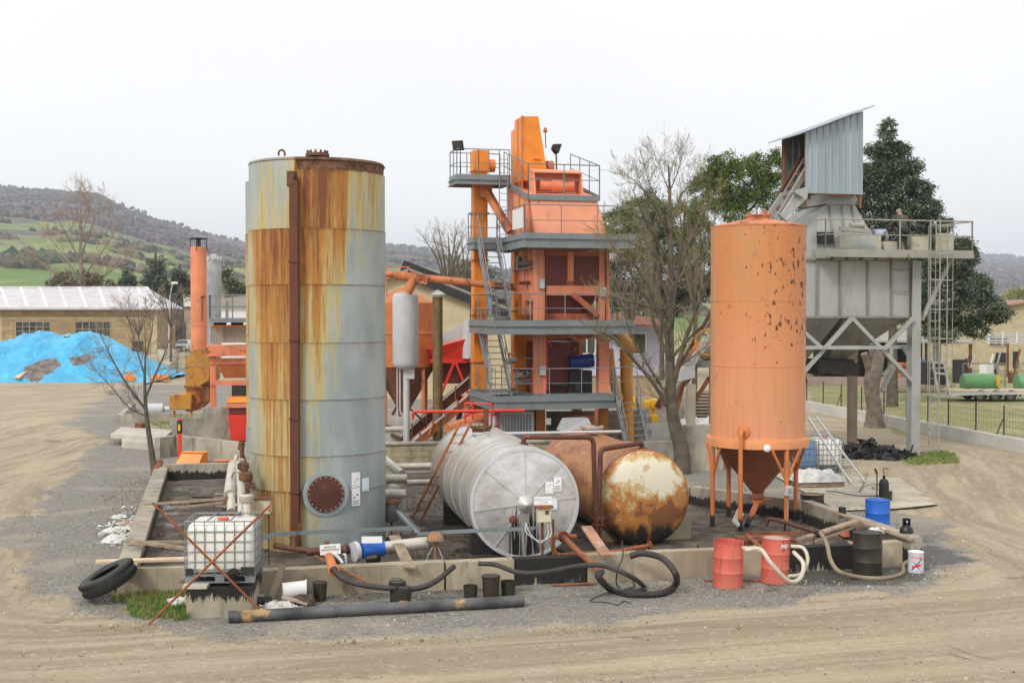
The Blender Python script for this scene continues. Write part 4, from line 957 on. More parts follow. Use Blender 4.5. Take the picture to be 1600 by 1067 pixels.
MB().boxf(TF, PX0 + .1, PX1 - .1, 4.75, 4.85, Z1, Z2 - .5).build('dark_backing', M['dark'], tower)  # dark sheet added to deepen the interior shade and close off the sky
MB().boxf(TF, .82, 1.1, 1.6, 2.2, Z1, Z1 + 1.0).build('cabinet', M['salmon_dark'], tower)
MB().tube(bend([tw(1.25, 1.3, Z1 + .2), tw(1.25, 1.3, Z1 + 2.3), tw(1.4, 1.3, Z1 + 2.3), tw(1.4, 1.3, Z1 + 1.9)], .1), .035, 8).build('pipe', M['red'], tower)
for k, (x, y, z, l) in enumerate(((.2, 2.4, Z1 + .7, .6), (.4, 3.0, Z1 + .4, .9), (.1, 3.6, Z1 + 1.2, .5))):
    MB().cyl(tw(x, y, z), tw(x + l, y, z + .1), .12, n=10).build('filter', M['greywhite'], tower)
MB().boxf(TF, PX0 + .45, PX1 - .45, 4.6, 4.7, Z1, Z1 + 2.0).build('dark_backing', M['dark'], tower)  # second added sheet, interior shade put into its near-black colour
# upper screen housing
MB().hexa([tw(.62, .72, Z3 + .02), tw(3.48, .72, Z3 + .02), tw(3.7, 4.8, Z3 + .02), tw(.55, 4.8, Z3 + .02)], [tw(.50, 1.0, 9.72), tw(3.12, 1.0, 9.72), tw(3.12, 4.8, 10.5), tw(.50, 4.8, 10.5)]).build('screen_housing', M['salmon_panel'], tower)
MB().bar(tw(.52, .70, Z3 + .06), tw(3.56, .70, Z3 + .06), .08, .05).bar(tw(.55, 1.2, Z3), tw(.46, 1.2, 9.7), .1, .04).bar(tw(.49, 2.6, Z3), tw(.44, 2.6, 9.95), .1, .04).bar(tw(.49, 3.8, Z3), tw(.43, 3.8, 10.2), .1, .04).build('housing_rib', M['salmon'], tower)
MB().bar(tw(.38, 1.9, Z3 + .5), tw(.38, 1.9, Z3 + 1.5), .16, .06).build('yellow_guard', M['yellow'], tower)
MB().hexa([tw(.42, .9, 9.55), tw(3.2, .9, 9.55), tw(3.2, .95, 9.55), tw(.42, .95, 9.55)], [tw(.42, .9, 9.76), tw(3.2, .9, 9.76), tw(3.2, .95, 9.76), tw(.42, .95, 9.76)]).bar(tw(.40, .92, 9.66), tw(.40, 4.8, 10.6), .05, .2).bar(tw(3.22, .92, 9.66), tw(3.22, 4.8, 10.6), .05, .2).build('top_edge', M['galv'], tower)
railing([tw(.40, 4.8, 10.66), tw(.40, .92, 9.76), tw(3.22, .92, 9.76), tw(3.22, 4.8, 10.66)], tower, h=1.15, sp=1.5, r=.024)
MB().boxf(TF, -.01, .01, .15, 1.75, Z3 + .3, Z3 + 1.05).build('sign_board', M['white'], tower)
deck(TF, -1.8, .38, 3.7, 5.1, 10.66, tower, fh=.3)
railing(W3([(-.9, 3.72, 10.66), (-1.78, 3.72, 10.66), (-1.78, 5.08, 10.66), (.3, 5.08, 10.66)]), tower, sp=.8)
railing(W3([(-.9, 3.72, 10.66), (.36, 3.72, 10.66)]), tower, sp=.4)
lad = MB()
for x in (-.08, .26): lad.bar(tw(x, 3.6, Z3), tw(x, 3.6, 11.6), .04)
for k in range(12): lad.cyl(tw(-.08, 3.6, Z3 + .25 + k * .27), tw(.26, 3.6, Z3 + .25 + k * .27), .012, n=6)
lad.build('ladder', M['galv2'], tower)
# vibrator housing on top
MB().boxf(TF, .85, 2.75, 2.2, 2.26, 10.0, 10.75).hexa([tw(.8, 1.5, 9.8), tw(.86, 1.5, 9.8), tw(.86, 2.3, 10.0), tw(.8, 2.3, 10.0)], [tw(.8, 1.7, 10.65), tw(.86, 1.7, 10.65), tw(.86, 2.3, 10.8), tw(.8, 2.3, 10.8)]).hexa([tw(2.7, 1.5, 9.8), tw(2.76, 1.5, 9.8), tw(2.76, 2.3, 10.0), tw(2.7, 2.3, 10.0)], [tw(2.7, 1.7, 10.65), tw(2.76, 1.7, 10.65), tw(2.76, 2.3, 10.8), tw(2.7, 2.3, 10.8)]).hexa([tw(.8, 1.6, 10.66), tw(2.76, 1.6, 10.66), tw(2.76, 2.3, 10.81), tw(.8, 2.3, 10.81)], [tw(.8, 1.6, 10.72), tw(2.76, 1.6, 10.72), tw(2.76, 2.3, 10.87), tw(.8, 2.3, 10.87)]).build('drive_cover', M['salmon_panel'], tower)
MB().cyl(tw(1.15, 1.9, 10.2), tw(2.4, 1.9, 10.2), .2, n=20).cyl(tw(1.55, 1.9, 10.2), tw(2.0, 1.9, 10.2), .25, n=20).cyl(tw(1.1, 1.9, 10.2), tw(1.15, 1.9, 10.2), .23, n=20).cyl(tw(2.4, 1.9, 10.2), tw(2.45, 1.9, 10.2), .23, n=20).build('drive_motor', M['salmon'], tower)
# tall orange elevator head behind
el2 = thing('bucket_elevator', 'taller bright orange elevator head rising behind the top of the salmon tower', 'bucket elevator', tw(.8, 4, 0))
a_ = [tf(815.5, 282, 2.9), tf(857, 282, 2.9), tf(841, 182, 2.9), tf(815.5, 182, 2.9)]
MB().prism([a_[0], a_[1], a_[2], a_[3]], TF.ey * 1.2).build('head', M['orange'], el2)
c_ = tf(815.5, 282, 2.9); L0 = TF.l(c_); zt = tf(815.5, 182, 2.9).z
MB().boxf(TF, L0[0] - .03, L0[0] + .03, 2.86, 2.94, 9.95, zt + .02).boxf(TF, L0[0] - .03, L0[0] - .002, 3.5, 3.56, 9.95, zt - .02).build('flange', M['orange_rust'], el2)
MB().boxf(TF, L0[0] + .0, L0[0] + .9, 4.12, 4.7, 0, zt - .35).build('casing', M['orange'], el2)
MB().cyl(tf(857, 262, 3.0) + TF.ey * .3, tf(857, 262, 3.0) + TF.ey * .3 + TF.ex * .25, .3, n=16).bar(tf(833, 249, 2.86), tf(845, 249, 2.86), .03, .03).build('drive_gear', M['salmon_dark'], el2)
# slimmer elevator at the rear left
el1 = thing('bucket_elevator', 'slim orange elevator column running the full height of the tower beside the stairs', 'bucket elevator', tf(752, 660, 4.6))
x0 = TF.l(tf(741, 300, 4.6))[0]; x1 = TF.l(tf(762, 300, 4.6))[0]
MB().boxf(TF, x0, x1, 4.6, 5.2, .0, 11.0).build('casing', M['orange'], el1)
zh = tf(750, 235, 4.6).z
MB().boxf(TF, x0 - .03, x1 + .03, 4.55, 5.25, 11.0, zh).cyl(tw(x1 + .03, 4.9, 11.25), tw(x1 + .35, 4.9, 11.25), .26, n=16).build('head', M['orange'], el1)
fl = MB()
for z in (1.9, 3.3, 5.2, 7.4, 9.3, 11.0): fl.boxf(TF, x0 - .06, x1 + .06, 4.54, 5.26, z - .03, z + .03)
fl.build('flange', M['orange_rust'], el1)
MB().boxf(TF, x0 + .2, x1 + .12, 4.3, 4.54, 9.9, 10.6).bar(tw(x1 - .1, 4.4, 10.2), tw(.35, 3.6, 8.5), .3, .26).build('chute', M['orange_rust'], el1)
MB().boxf(TF, x0 - .15, x1 + .6, 4.4, 5.4, .1, 1.5).build('boot', M['orange_rust'], el1)
# lamps
def flood(name, p, aim, lab, pole):
    r_ = thing(name, lab, 'floodlight', pole[0], 'floodlights on the tower')
    MB().tube(pole + [p], .03, 8).build('pole', M['dark'], r_)
    a = V(aim).normalized(); ex, ey = basis(a); q = V(p) + V((0, 0, .08))
    MB().hexa([q - ex * .13 - ey * .1 - a * .16, q + ex * .13 - ey * .1 - a * .16, q + ex * .13 + ey * .1 - a * .16, q - ex * .13 + ey * .1 - a * .16], [q - ex * .24 - ey * .2 + a * .1, q + ex * .24 - ey * .2 + a * .1, q + ex * .24 + ey * .2 + a * .1, q - ex * .24 + ey * .2 + a * .1]).build('housing', M['dark'], r_)
    MB().hexa([q - ex * .2 - ey * .16 + a * .102, q + ex * .2 - ey * .16 + a * .102, q + ex * .2 + ey * .16 + a * .102, q - ex * .2 + ey * .16 + a * .102], [q - ex * .2 - ey * .16 + a * .11, q + ex * .2 - ey * .16 + a * .11, q + ex * .2 + ey * .16 + a * .11, q - ex * .2 + ey * .16 + a * .11]).build('lens', M['glass'], r_)
pt0 = tw(-1.62, 3.8, 10.66); flood('floodlight', tf(717, 230, 3.8), (-.35, -.9, -.35), 'square black floodlight over the left end of the top platform', [pt0, V((pt0.x, pt0.y, 12.0))])
pt0 = tf(870, 296, 3.6); flood('floodlight', tf(869, 235, 3.6), (.9, .3, -.35), 'black floodlight seen edge-on on a pole right of the tall orange head', [pt0])
bc = thing('beacon_light', 'small orange warning beacon beside the tall orange elevator head', 'beacon', tf(852, 235, 3.4))
MB().tube([tf(853, 232, 3.4), tf(852, 207, 3.4)], .02, 6).build('pole', M['dark'], bc)
MB().lathe(tf(852, 207, 3.4), [(.09, 0), (.09, .05), (.07, .06), (.065, .16), (.03, .19), (0, .19)], 12).build('lamp', M['orange_rust'], bc)
# orange screw conveyor
sc_ = thing('screw_conveyor', 'long orange tube conveyor running from the silver-white vessel to the tower', 'conveyor', P(612, 430, 50.5))
MB().tube([P(638, 432, 50.5), P(806, 449, 50.8)], .15, 14).build('tube', M['orange_rust'], sc_)
MB().tube([P(648, 434, 50.4), P(636, 458, 50.4)], .19, 12).cyl(P(602, 428, 50.5), P(618, 430, 50.5), .12, n=12).cyl(P(618, 430, 50.5), P(640, 433, 50.5), .2, .17, n=12).bar(P(640, 432, 50.3), P(668, 438, 50.3), .12, .35).build('inlet', M['orange_rust'], sc_)
# yellow-orange duct right of the tower
du = thing('exhaust_duct', 'yellow-orange round ducts standing behind the stairs right of the tower', 'duct', G(978, 640))
MB().tube([P(953, 505, 51), P(990, 548, 50.4)], .22, 16).lathe(P(990, 548, 50.4) - (P(990, 548, 50.4) - P(953, 505, 51)).normalized() * .1, [(.22, 0), (.28, .02), (.28, .1), (.2, .11)], 16, (P(990, 548, 50.4) - P(953, 505, 51))).build('elbow', M['yorange'], du)
p = G(978, 690); MB().tube([V((p.x, 51.5, 0)), P(978, 545, 51.5)], .25, 16).lathe(P(978, 562, 51.5), [(.25, -.05), (.3, -.04), (.3, .04), (.25, .05)], 16).build('riser', M['yorange'], du)
MB().tube(catmull([P(952, 545, 50.6), P(957, 590, 50.6), P(968, 625, 50.6)]), .17, 12).build('branch', M['yorange'], du)
# things under and beside the tower
uc = MB(); p = G(880, 700)
bwf = Frame(1.4, 51.0, 10)
for r in range(5):
    for k in range(9): uc.boxf(bwf, k * .46 + (r % 2) * .2, k * .46 + (r % 2) * .2 + .44, 0, .2, r * .27, r * .27 + .26)
one(uc, 'block_wall', W('grey_block', (.30, .28, .22), .9, dirt=.6), 'grey block wall in the shade under the lowest tower deck', 'wall')
cabn = thing('control_cabinet', 'long grey louvred cabinet under the lowest deck left of the orange post', 'cabinet', tw(-.6, 1.2, 0))
MB().boxf(TF, -.95, .6, .8, 1.9, .05, 1.55).build('body', M['greywhite'], cabn, bevel=.01)
lv = MB()
for k in range(12): lv.boxf(TF, -.9 + k * .12, -.84 + k * .12, .77, .798, .15, 1.45)
lv.build('louvre', M['galv'], cabn)
MB().boxf(TF, 2.6, 4.3, 2.0, 3.0, 0, 1.25)
one(MB().boxf(TF, 2.3, 3.5, 1.2, 2.0, .0, 1.35), 'machine_box', M['orange_rust'], 'rusty orange box under the lowest deck beside the stairs', 'machine box')
one(MB().hexa([tw(1.3, -.6, .9), tw(2.6, -.4, .9), tw(2.6, .4, .9), tw(1.3, .2, .9)], [tw(1.5, -.5, 1.35), tw(2.4, -.3, 1.35), tw(2.4, .3, 1.35), tw(1.5, .1, 1.35)]).boxf(TF, 1.5, 2.4, -.2, .2, 0, .9), 'sheet_cover', M['greywhite'], 'pale sheet-metal cover in front of the lowest tower deck', 'cover')
# red railing with red pipe left of the tower
rr_ = thing('guard_rail', 'bright red tube guard rail beside the foot of the orange elevator', 'railing', G(745, 700))
ptsr = [P(727, 690, 47.5), P(768, 690, 47.2)]
ptsr = [V((p.x, p.y, .35)) for p in ptsr]; rrm = MB()
for p in (ptsr[0], ptsr[0] + V((.25, .9, 0)), ptsr[1], ptsr[1] + V((.25, .9, 0))): rrm.tube([V((p.x, p.y, 0)), V((p.x, p.y, 1.95))], .035, 8)
for z in (1.05, 1.5, 1.93): rrm.tube([V((ptsr[0].x, ptsr[0].y, z)), V((ptsr[1].x, ptsr[1].y, z)), V((ptsr[1].x + .25, ptsr[1].y + .9, z))], .03, 8).tube([V((ptsr[0].x, ptsr[0].y, z)), V((ptsr[0].x + .25, ptsr[0].y + .9, z))], .03, 8)
rrm.build('rail', M['red'], rr_)
pipe_thing('red_pipe', [P(645, 655, 47), P(645, 643, 47), P(820, 641, 46.8)], .055, M['red'], 'thin bright red pipe running level toward the tower', flange=False, rad=.15)
pipe_thing('red_drum_pipe', [P(700, 672, 49), P(765, 650, 50)], .26, M['orange_rust'], 'fat dull orange pipe behind the red guard rail', flange=False, n=16)
# ================================================================ middle plant: silo, vessel, chimney
ms = thing('storage_silo', 'wide dull orange silo with a dark cone behind the slim grey-white vessel', 'silo', P(631, 700, 57))
cs = P(631, 480, 57); cs.z = 0; z_ = lambda py, Y: P(800, py, Y).z
so1 = W('orange_silo_dull', (.52, .17, .045), .6, var=.2, dirt=.4, rust=.1)
MB().lathe(cs, [(1.42, z_(574, 55.6)), (1.42, z_(524, 55.6)), (1.45, z_(523, 55.6)), (1.45, z_(520, 55.6)), (1.42, z_(519, 55.6)), (1.42, z_(473, 55.6)), (.2, z_(450, 57)), (0, z_(449, 57))], 64).build('shell', so1, ms)
MB().lathe(cs, [(1.4, z_(574, 55.6)), (.25, z_(640, 57)), (.25, z_(650, 57))], 48).build('cone', W('silo_cone_dull', (.22, .085, .045), .7, var=.3, dirt=.5), ms)
for k in range(4): a = .785 + k * 1.571; q = cs + V((1.3 * math.cos(a), 1.3 * math.sin(a), 0)); MB().bar(q, q + V((0, 0, z_(566, 57))), .14).build('leg', M['orange_rust'], ms)
rf_ = MB(); 
for k in range(2): rf_.tube([cs + V((-.7 + k * .9, -.6, z_(470, 57))), cs + V((-.7 + k * .9, -.6, z_(417, 57)))], .03, 6)
rf_.tube([cs + V((-.8, -.6, z_(418, 57))), cs + V((.3, -.6, z_(418, 57)))], .03, 6).tube([cs + V((-.8, -.6, z_(436, 57))), cs + V((.3, -.6, z_(436, 57)))], .03, 6); rf_.build('top_rail', M['orange_rust'], ms)
ves = thing('expansion_vessel', 'slim grey-white upright vessel on a post in front of the dull orange silo', 'vessel', G(634, 694))
cv = G(634, 694); Yv = cv.y; zb, ztp = P(0, 572, Yv).z, P(0, 460, Yv).z
MB().lathe((cv.x, cv.y, 0), [(.15, zb - .14), (.35, zb - .1), (.48, zb), (.52, zb + .12), (.52, ztp - .12), (.48, ztp), (.3, ztp + .08), (0, ztp + .1)], 48).build('vessel', W('vessel_paint', (.50, .51, .53), .45, var=.12, rust=.06, rs=4, dirt=.3), ves, smooth=60)
MB().cyl(V((cv.x + .03, cv.y, 0)), V((cv.x + .03, cv.y, zb - .1)), .13, n=16).boxf(Frame(cv.x, cv.y, 0), .0, .35, -.15, .15, zb - .5, zb - .12).build('post', M['greywhite'], ves)
MB().tube(bend([V((cv.x - .22, cv.y - .1, zb)), V((cv.x - .22, cv.y - .1, 1.3)), V((cv.x - .05, cv.y - .1, 1.1)), V((cv.x - .05, cv.y - .1, .1))], .2), .03, 8).tube([V((cv.x - .33, cv.y - .1, zb)), V((cv.x - .33, cv.y - .1, .5))], .025, 8).build('side_pipe', M['greywhite'], ves)
cbx = thing('pump_cabinet', 'low open grey cabinet at the foot of the slim vessel', 'cabinet', G(614, 700))
c_ = G(614, 702); fr = Frame(c_.x, c_.y, 8); MB().boxf(fr, -.3, .3, 0, .5, .0, .75).build('body', W('cabinet_beige', (.40, .40, .32), .6), cbx); MB().boxf(fr, -.5, .45, -.1, .6, .76, .84).build('top', M['conc_l'], cbx)
st_ = thing('chimney', 'slim brown metal chimney with a conical cap behind the silver tank', 'chimney', G(684, 696))
c_ = G(684, 696); MB().lathe(c_, [(.26, 0), (.26, .1), (.2, .12), (.2, 1.5), (.215, 1.51), (.215, 1.56), (.2, 1.57), (.2, 2.2), (.215, 2.21), (.215, 2.25), (.2, 2.26), (.2, P(0, 466, c_.y).z), (.21, P(0, 464, c_.y).z)], 32).build('flue', M['stack'], st_)
zc = P(0, 462, c_.y).z; cpm = MB().lathe(c_, [(.34, zc + .03), (.34, zc + .05), (.02, zc + .24), (0, zc + .24)], 24)
for k in range(3): cpm.bar(c_ + V((.18 * math.cos(k * 2.1), .18 * math.sin(k * 2.1), zc - .15)), c_ + V((.2 * math.cos(k * 2.1), .2 * math.sin(k * 2.1), zc + .08)), .02)
cpm.build('cap', M['greywhite'], st_)
# red feed hopper on struts
rh = thing('feed_hopper', 'red hopper on A-shaped struts between the brown chimney and the tower', 'hopper', P(715, 700, 56))
zr = lambda py: P(0, py, 56).z; fr = Frame(P(715, 0, 56).x, 56, 8)
MB().hexa([fr.w(-1.0, 0, zr(565)), fr.w(.75, 0, zr(565)), fr.w(.75, 1.6, zr(565)), fr.w(-1.0, 1.6, zr(565))], [fr.w(-1.3, -.3, zr(545)), fr.w(.9, -.3, zr(524)), fr.w(.9, 1.8, zr(524)), fr.w(-1.3, 1.8, zr(545))]).boxf(fr, -1.2, .9, -.06, 1.6, zr(567), zr(561)).build('bin', M['red'], rh)
MB().boxf(fr, -.9, .75, .4, 1.6, zr(600), zr(567)).build('skirt', M['dkred'], rh)
for a, b in (((-.2, zr(567)), (-.8, zr(620))), ((-.1, zr(567)), (.5, zr(620)))): MB().bar(fr.w(a[0], -.1, a[1]), fr.w(b[0], -.1, b[1]), .11).build('strut', M['red'], rh)
MB().bar(fr.w(-.85, 0, 0), fr.w(-.85, 0, zr(565)), .16).bar(fr.w(.7, 0, 0), fr.w(.7, 0, zr(565)), .16).bar(fr.w(-.9, -.1, zr(622)), fr.w(.8, -.1, zr(622)), .2).build('leg', M['red'], rh)
# inclined rusty conveyors
for i, (a, b, w_, mt, lab) in enumerate(((P(625, 690, 52), P(750, 582, 53.5), .32, 'brownpipe', 'rusty brown inclined conveyor trough climbing toward the tower'), (P(640, 700, 50), P(748, 610, 52), .26, 'orange_rust', 'lower orange-brown inclined conveyor behind the brown chimney'))):
    cvr = thing('conveyor', lab, 'conveyor', V((a.x, a.y, 0)))
    MB().bar(a, b, w_, w_ * 1.1).build('trough', M[mt], cvr)
    MB().bar(a + V((0, -.2, w_ * .62)), b + V((0, -.2, w_ * .62)), .06, .05).build('edge_strip', M['greywhite'], cvr)
    for k in range(5): p = a.lerp(b, .15 + k * .18); MB().bar(p + V((0, -.22, -.3)), p + V((0, -.22, .35)), .07, .05).build('bracket', M['rustbar'], cvr)
    MB().bar(V((a.x, a.y, 0)), a, .14).bar(V((b.x - 1, b.y, 0)), a.lerp(b, .75), .14).build('leg', M['brownpipe'], cvr)
random.seed(31)
for i in range(9):
    p = P(random.uniform(608, 735), 0, random.uniform(49, 53)); p.z = random.uniform(.1, 1.3); q = p + V((random.uniform(-1.2, 1.2), random.uniform(-.4, .8), random.uniform(-.3, .9)))
    one(MB().bar(p, q, random.uniform(.06, .16), random.uniform(.06, .14)), 'scrap_beam', M[random.choice(['rustbar', 'brownpipe', 'rust', 'orange_rust'])], 'rusty steel beam lying in the tangle behind the block wall', 'beam', 'rusty beams behind the block wall')
# ================================================================ left plant
LF = Frame(P(332, 0, 53).x, 53, 12); lf = LF.front
lx = lambda px, ly=0: LF.l(lf(px, 600, ly))[0]; lz = lambda py, ly=0: lf(350, py, ly).z
dr = thing('feeder_plant', 'salmon and orange bin frame with a grey railed deck behind the tall rusty tank', 'feeder plant', LF.w(1.5, 2, 0))
X1 = lx(332); X9 = lx(470)
for x in (X1, X1 + 2.6):
    for y in (0, 3.0): MB().boxf(LF, x - .1, x + .1, y, y + .2, 0, lz(556)).build('post', M['salmon'], dr)
for py0, py1, nm in ((594, 602, 'beam'), (560, 569, 'beam'), (638, 644, 'beam')):
    MB().boxf(LF, X1 - .1, X9 if py0 < 630 else X1 + .9, -.06, -.004, lz(py1), lz(py0)).build(nm, M['salmon'], dr)
MB().boxf(LF, lx(322), X9, -.3, 3.0, lz(556), lz(541)).build('trough', W('salmon_rusty', SAL, .6, rust=.42, rs=1.8, dirt=.3), dr)
MB().hexa([LF.w(lx(350), .2, lz(591)), LF.w(X9 - .6, .2, lz(591)), LF.w(X9 - .6, 2, lz(591)), LF.w(lx(350), 2, lz(591))], [LF.w(lx(340), -.1, lz(570)), LF.w(X9, -.1, lz(570)), LF.w(X9, 2.6, lz(570)), LF.w(lx(340), 2.6, lz(570))]).build('bin', M['orange_rust'], dr)
t = T('corrugated_cream', .5, .2); o = t.obj; wv = t.n('ShaderNodeTexWave', {'Vector': o, 'Scale': 5, 'Distortion': 0}, out=1, wave_type='BANDS', bands_direction='X')
t.set('Base Color', t.mix(t.ramp(t.noise(t.sc(o, 1, 1, .1), 3, 4), .4, .7), (.50, .47, .40), (.36, .28, .18))).bump(wv, 1, .05)
MB().boxf(LF, lx(330), X9, .5, .56, lz(536), lz(511)).build('clad_panel', t.m, dr)
MB().boxf(LF, lx(330), X9, .46, .58, lz(511), lz(508)).build('panel_rail', M['orange'], dr)
MB().boxf(LF, lx(328), X9, .0, 2.0, lz(504), lz(497)).build('deck', M['galv'], dr)
railing([LF.w(lx(328), 2.0, lz(497)), LF.w(lx(328), .03, lz(497)), LF.w(X9, .03, lz(497))], dr, h=.95, sp=.9, r=.03)
pl_ = MB()
for x in (lx(354), lx(356.5)): pl_.bar(LF.w(x, .02, lz(497)), LF.w(x, .02, lz(470)), .05)
pl_.build('gate_post', M['galv2'], dr)
for px_ in (345, 372): MB().boxf(LF, lx(px_ - 11), lx(px_ + 9), .8, 1.2, lz(509), lz(504)).build('vibrator', M['dark'], dr)
MB().boxf(LF, lx(362), X9, -.2, 1.5, lz(620), lz(604)).build('gate_dark_gap', M['dark'], dr)  # near-black box stands in for the shaded gap below the bin
rs_ = thing('skip_hopper', 'bright red skip hopper with a salmon rim left of the tall rusty tank', 'hopper', LF.w(lx(375), -.8, 0))
MB().hexa([LF.w(lx(361, -1), -1, .05), LF.w(X9 - .8, -1, .05), LF.w(X9 - .8, .6, .05), LF.w(lx(361, -1), .6, .05)], [LF.w(lx(356, -1), -1.05, lz(648, -1)), LF.w(X9, -1.05, lz(648, -1)), LF.w(X9, .9, lz(648, -1)), LF.w(lx(356, -1), .9, lz(648, -1))]).build('bucket', M['red'], rs_)
MB().boxf(LF, lx(354, -1), X9, -1.1, .9, lz(637, -1), lz(630, -1)).build('rim', M['salmon'], rs_); MB().boxf(LF, lx(358, -1), X9, -1.0, .9, lz(647, -1), lz(638, -1)).build('neck', M['dkred'], rs_); MB().hexa([LF.w(lx(355, -1), -1.05, lz(629, -1)), LF.w(X9, -1.05, lz(629, -1)), LF.w(X9, .8, lz(629, -1)), LF.w(lx(355, -1), .8, lz(629, -1))], [LF.w(lx(360, -1), -.9, lz(621, -1)), LF.w(X9, -.9, lz(621, -1)), LF.w(X9, .8, lz(621, -1)), LF.w(lx(360, -1), .8, lz(621, -1))]).build('hood', M['orange'], rs_)
cm = thing('chimney', 'salmon pink round exhaust chimney on a rusty yellow duct', 'chimney', P(308, 640, 58))
c_ = P(308, 0, 58); c_.z = 0; zc = lambda py: P(0, py, 58).z
MB().lathe(c_, [(.37, zc(552)), (.36, zc(509)), (.38, zc(508.5)), (.38, zc(507)), (.36, zc(506.5)), (.36, zc(386)), (.33, zc(386))], 40).build('flue', W('chimney_paint', (.78, .27, .13), .5, rust=.1, rs=1.5, dirt=.2), cm)
cpm = MB().lathe(c_, [(.4, zc(374)), (.4, zc(372.5)), (0, zc(371))], 24)
for k in range(4): cpm.bar(c_ + V((.37 * math.cos(k * 1.57), .37 * math.sin(k * 1.57), zc(392))), c_ + V((.37 * math.cos(k * 1.57), .37 * math.sin(k * 1.57), zc(373))), .03)
cpm.bar(c_ + V((0, 0, zc(390))), c_ + V((0, 0, zc(373))), .1); cpm.build('cap', M['dark'], cm)
MB().tube([P(316, 463, 57.5), P(318, 466, 57.5)], .1, 8).tube([P(316, 466, 57.6), P(316, 500, 57.6)], .03, 6).build('probe', M['rust'], cm)
pol = [(289, 566), (299, 547), (320, 542), (329, 570), (327, 594), (313, 603), (315, 627), (299, 643), (290, 643), (289, 612)]
MB().prism([P(a, b, 57.4) for a, b in pol[::-1]], (0.15, 1.5, 0)).build('duct', M['duct'], cm, bevel=.03)
MB().prism([P(a, b, 57.1) for a, b in [(264, 640), (299, 640), (299, 616), (264, 617)]], (.1, 1.6, 0)).boxf(Frame(P(295, 0, 57.3).x, 57.3, 0), -.05, .05, 0, .1, 0, .9).boxf(Frame(P(268, 0, 57.3).x, 57.3, 0), -.05, .05, 0, .1, 0, .9).build('fan_box', M['duct'], cm, bevel=.03)
MB().prism([P(a, b, 57.2) for a, b in [(287, 606), (316, 606), (316, 603), (287, 603)]], (.1, 1.7, 0)).build('flange', M['rustbar'], cm)
MB().boxf(Frame(P(262, 0, 57).x, 56.8, 8), 0, 3.4, 0, 3, 0, .35).build('plinth', M['conc'], cm)
# retaining walls and kerbs at the left
def blockthing(name, pts, h, th, mat, lab, cat='wall', z0=-.1):
    mb = MB()
    for a, b in zip(pts, pts[1:]): wall_seg(mb, (a.x, a.y), (b.x, b.y), th, h, z0)
    return one(mb, name, mat, lab, cat)
blockthing('retaining_wall', [G(192, 661), G(330, 658)], .42, .25, M['conc'], 'low concrete wall in front of the rusty yellow duct')
blockthing('retaining_wall', [G(192, 661), G(212, 640)], .4, .25, M['conc'], 'short low concrete wall running back left of the rusty duct')
blockthing('retaining_wall', [G(250, 716), G(275, 712), G(400, 728)], .75, .25, M['conc'], 'waist-high stained concrete wall behind the orange lidded box')
one(MB().prism([G(173, 695) + V((0, 0, .28)), G(255, 703) + V((0, 0, .28)), G(270, 688) + V((0, 0, .28)), G(190, 683) + V((0, 0, .28))], (0, 0, .16)).prism([G(190, 699), G(250, 706), G(262, 690), G(200, 688)], (0, 0, .28)), 'concrete_slab', M['conc_l'], 'flat pale concrete slab on blocks behind the young bare tree', 'slab')
one(MB().boxf(Frame(G(317, 700).x, G(317, 690).y, 20), -.6, 1.2, 0, .3, -.1, 1.4).boxf(Frame(G(317, 700).x, G(317, 690).y, 20), -1.8, -.6, .05, .3, -.1, 1.0), 'retaining_wall', M['conc'], 'tall grey concrete wall end behind the frame posts', 'wall')
# ================================================================ grey aggregate hopper on the right
HF = Frame(14.85, 47.3, 14); hw = HF.w; hfr = HF.front
hl = lambda px, py, ly=0: HF.l(hfr(px, py, ly))
hop = thing('loading_hopper', 'large pale grey steel storage hopper on columns with a corrugated shed on top', 'loading hopper', hw(-3, 2, 0))
PG = M['plantgrey']
def hcol(x, y, z1):
    MB().boxf(HF, x - .18, x + .18, y - .19, y - .165, 0, z1).boxf(HF, x - .18, x + .18, y + .165, y + .19, 0, z1).boxf(HF, x - .012, x + .012, y - .16, y + .16, 0, z1).boxf(HF, x - .28, x + .28, y - .28, y + .28, 0, .03).build('column', PG, hop)
hcol(0, 0, 7.2); hcol(-5.9, 0, 7.2); hcol(-5.9, 4.3, 7.2)
MB().boxf(HF, -.3, .0, 4.1, 4.4, 0, 4.0).boxf(HF, -.32, .02, 4.08, 4.42, 3.6, 4.1).build('column', W('brown_column', (.30, .24, .17), .7, dirt=.4), hop)
zt, zb = 7.18, 5.15
MB().boxf(HF, -6.1, -.2, .0, 4.3, zb, zt).build('bin', PG, hop)
rb = MB()
for px in (1276, 1312, 1355, 1392): x = hl(px, 450)[0]; rb.boxf(HF, x - .04, x + .04, -.07, -.003, zb + .02, zt - .02)
rb.boxf(HF, -6.1, -.2, -.06, -.003, zb - .06, zb + .018).boxf(HF, -6.1, -.2, -.08, -.003, zt - .018, zt + .06)
for z in (6.05, 6.85): rb.boxf(HF, -.85, -.2, -.09, -.072, z, z + .03)
rb.build('bin_rib', M['plantdark'], hop)
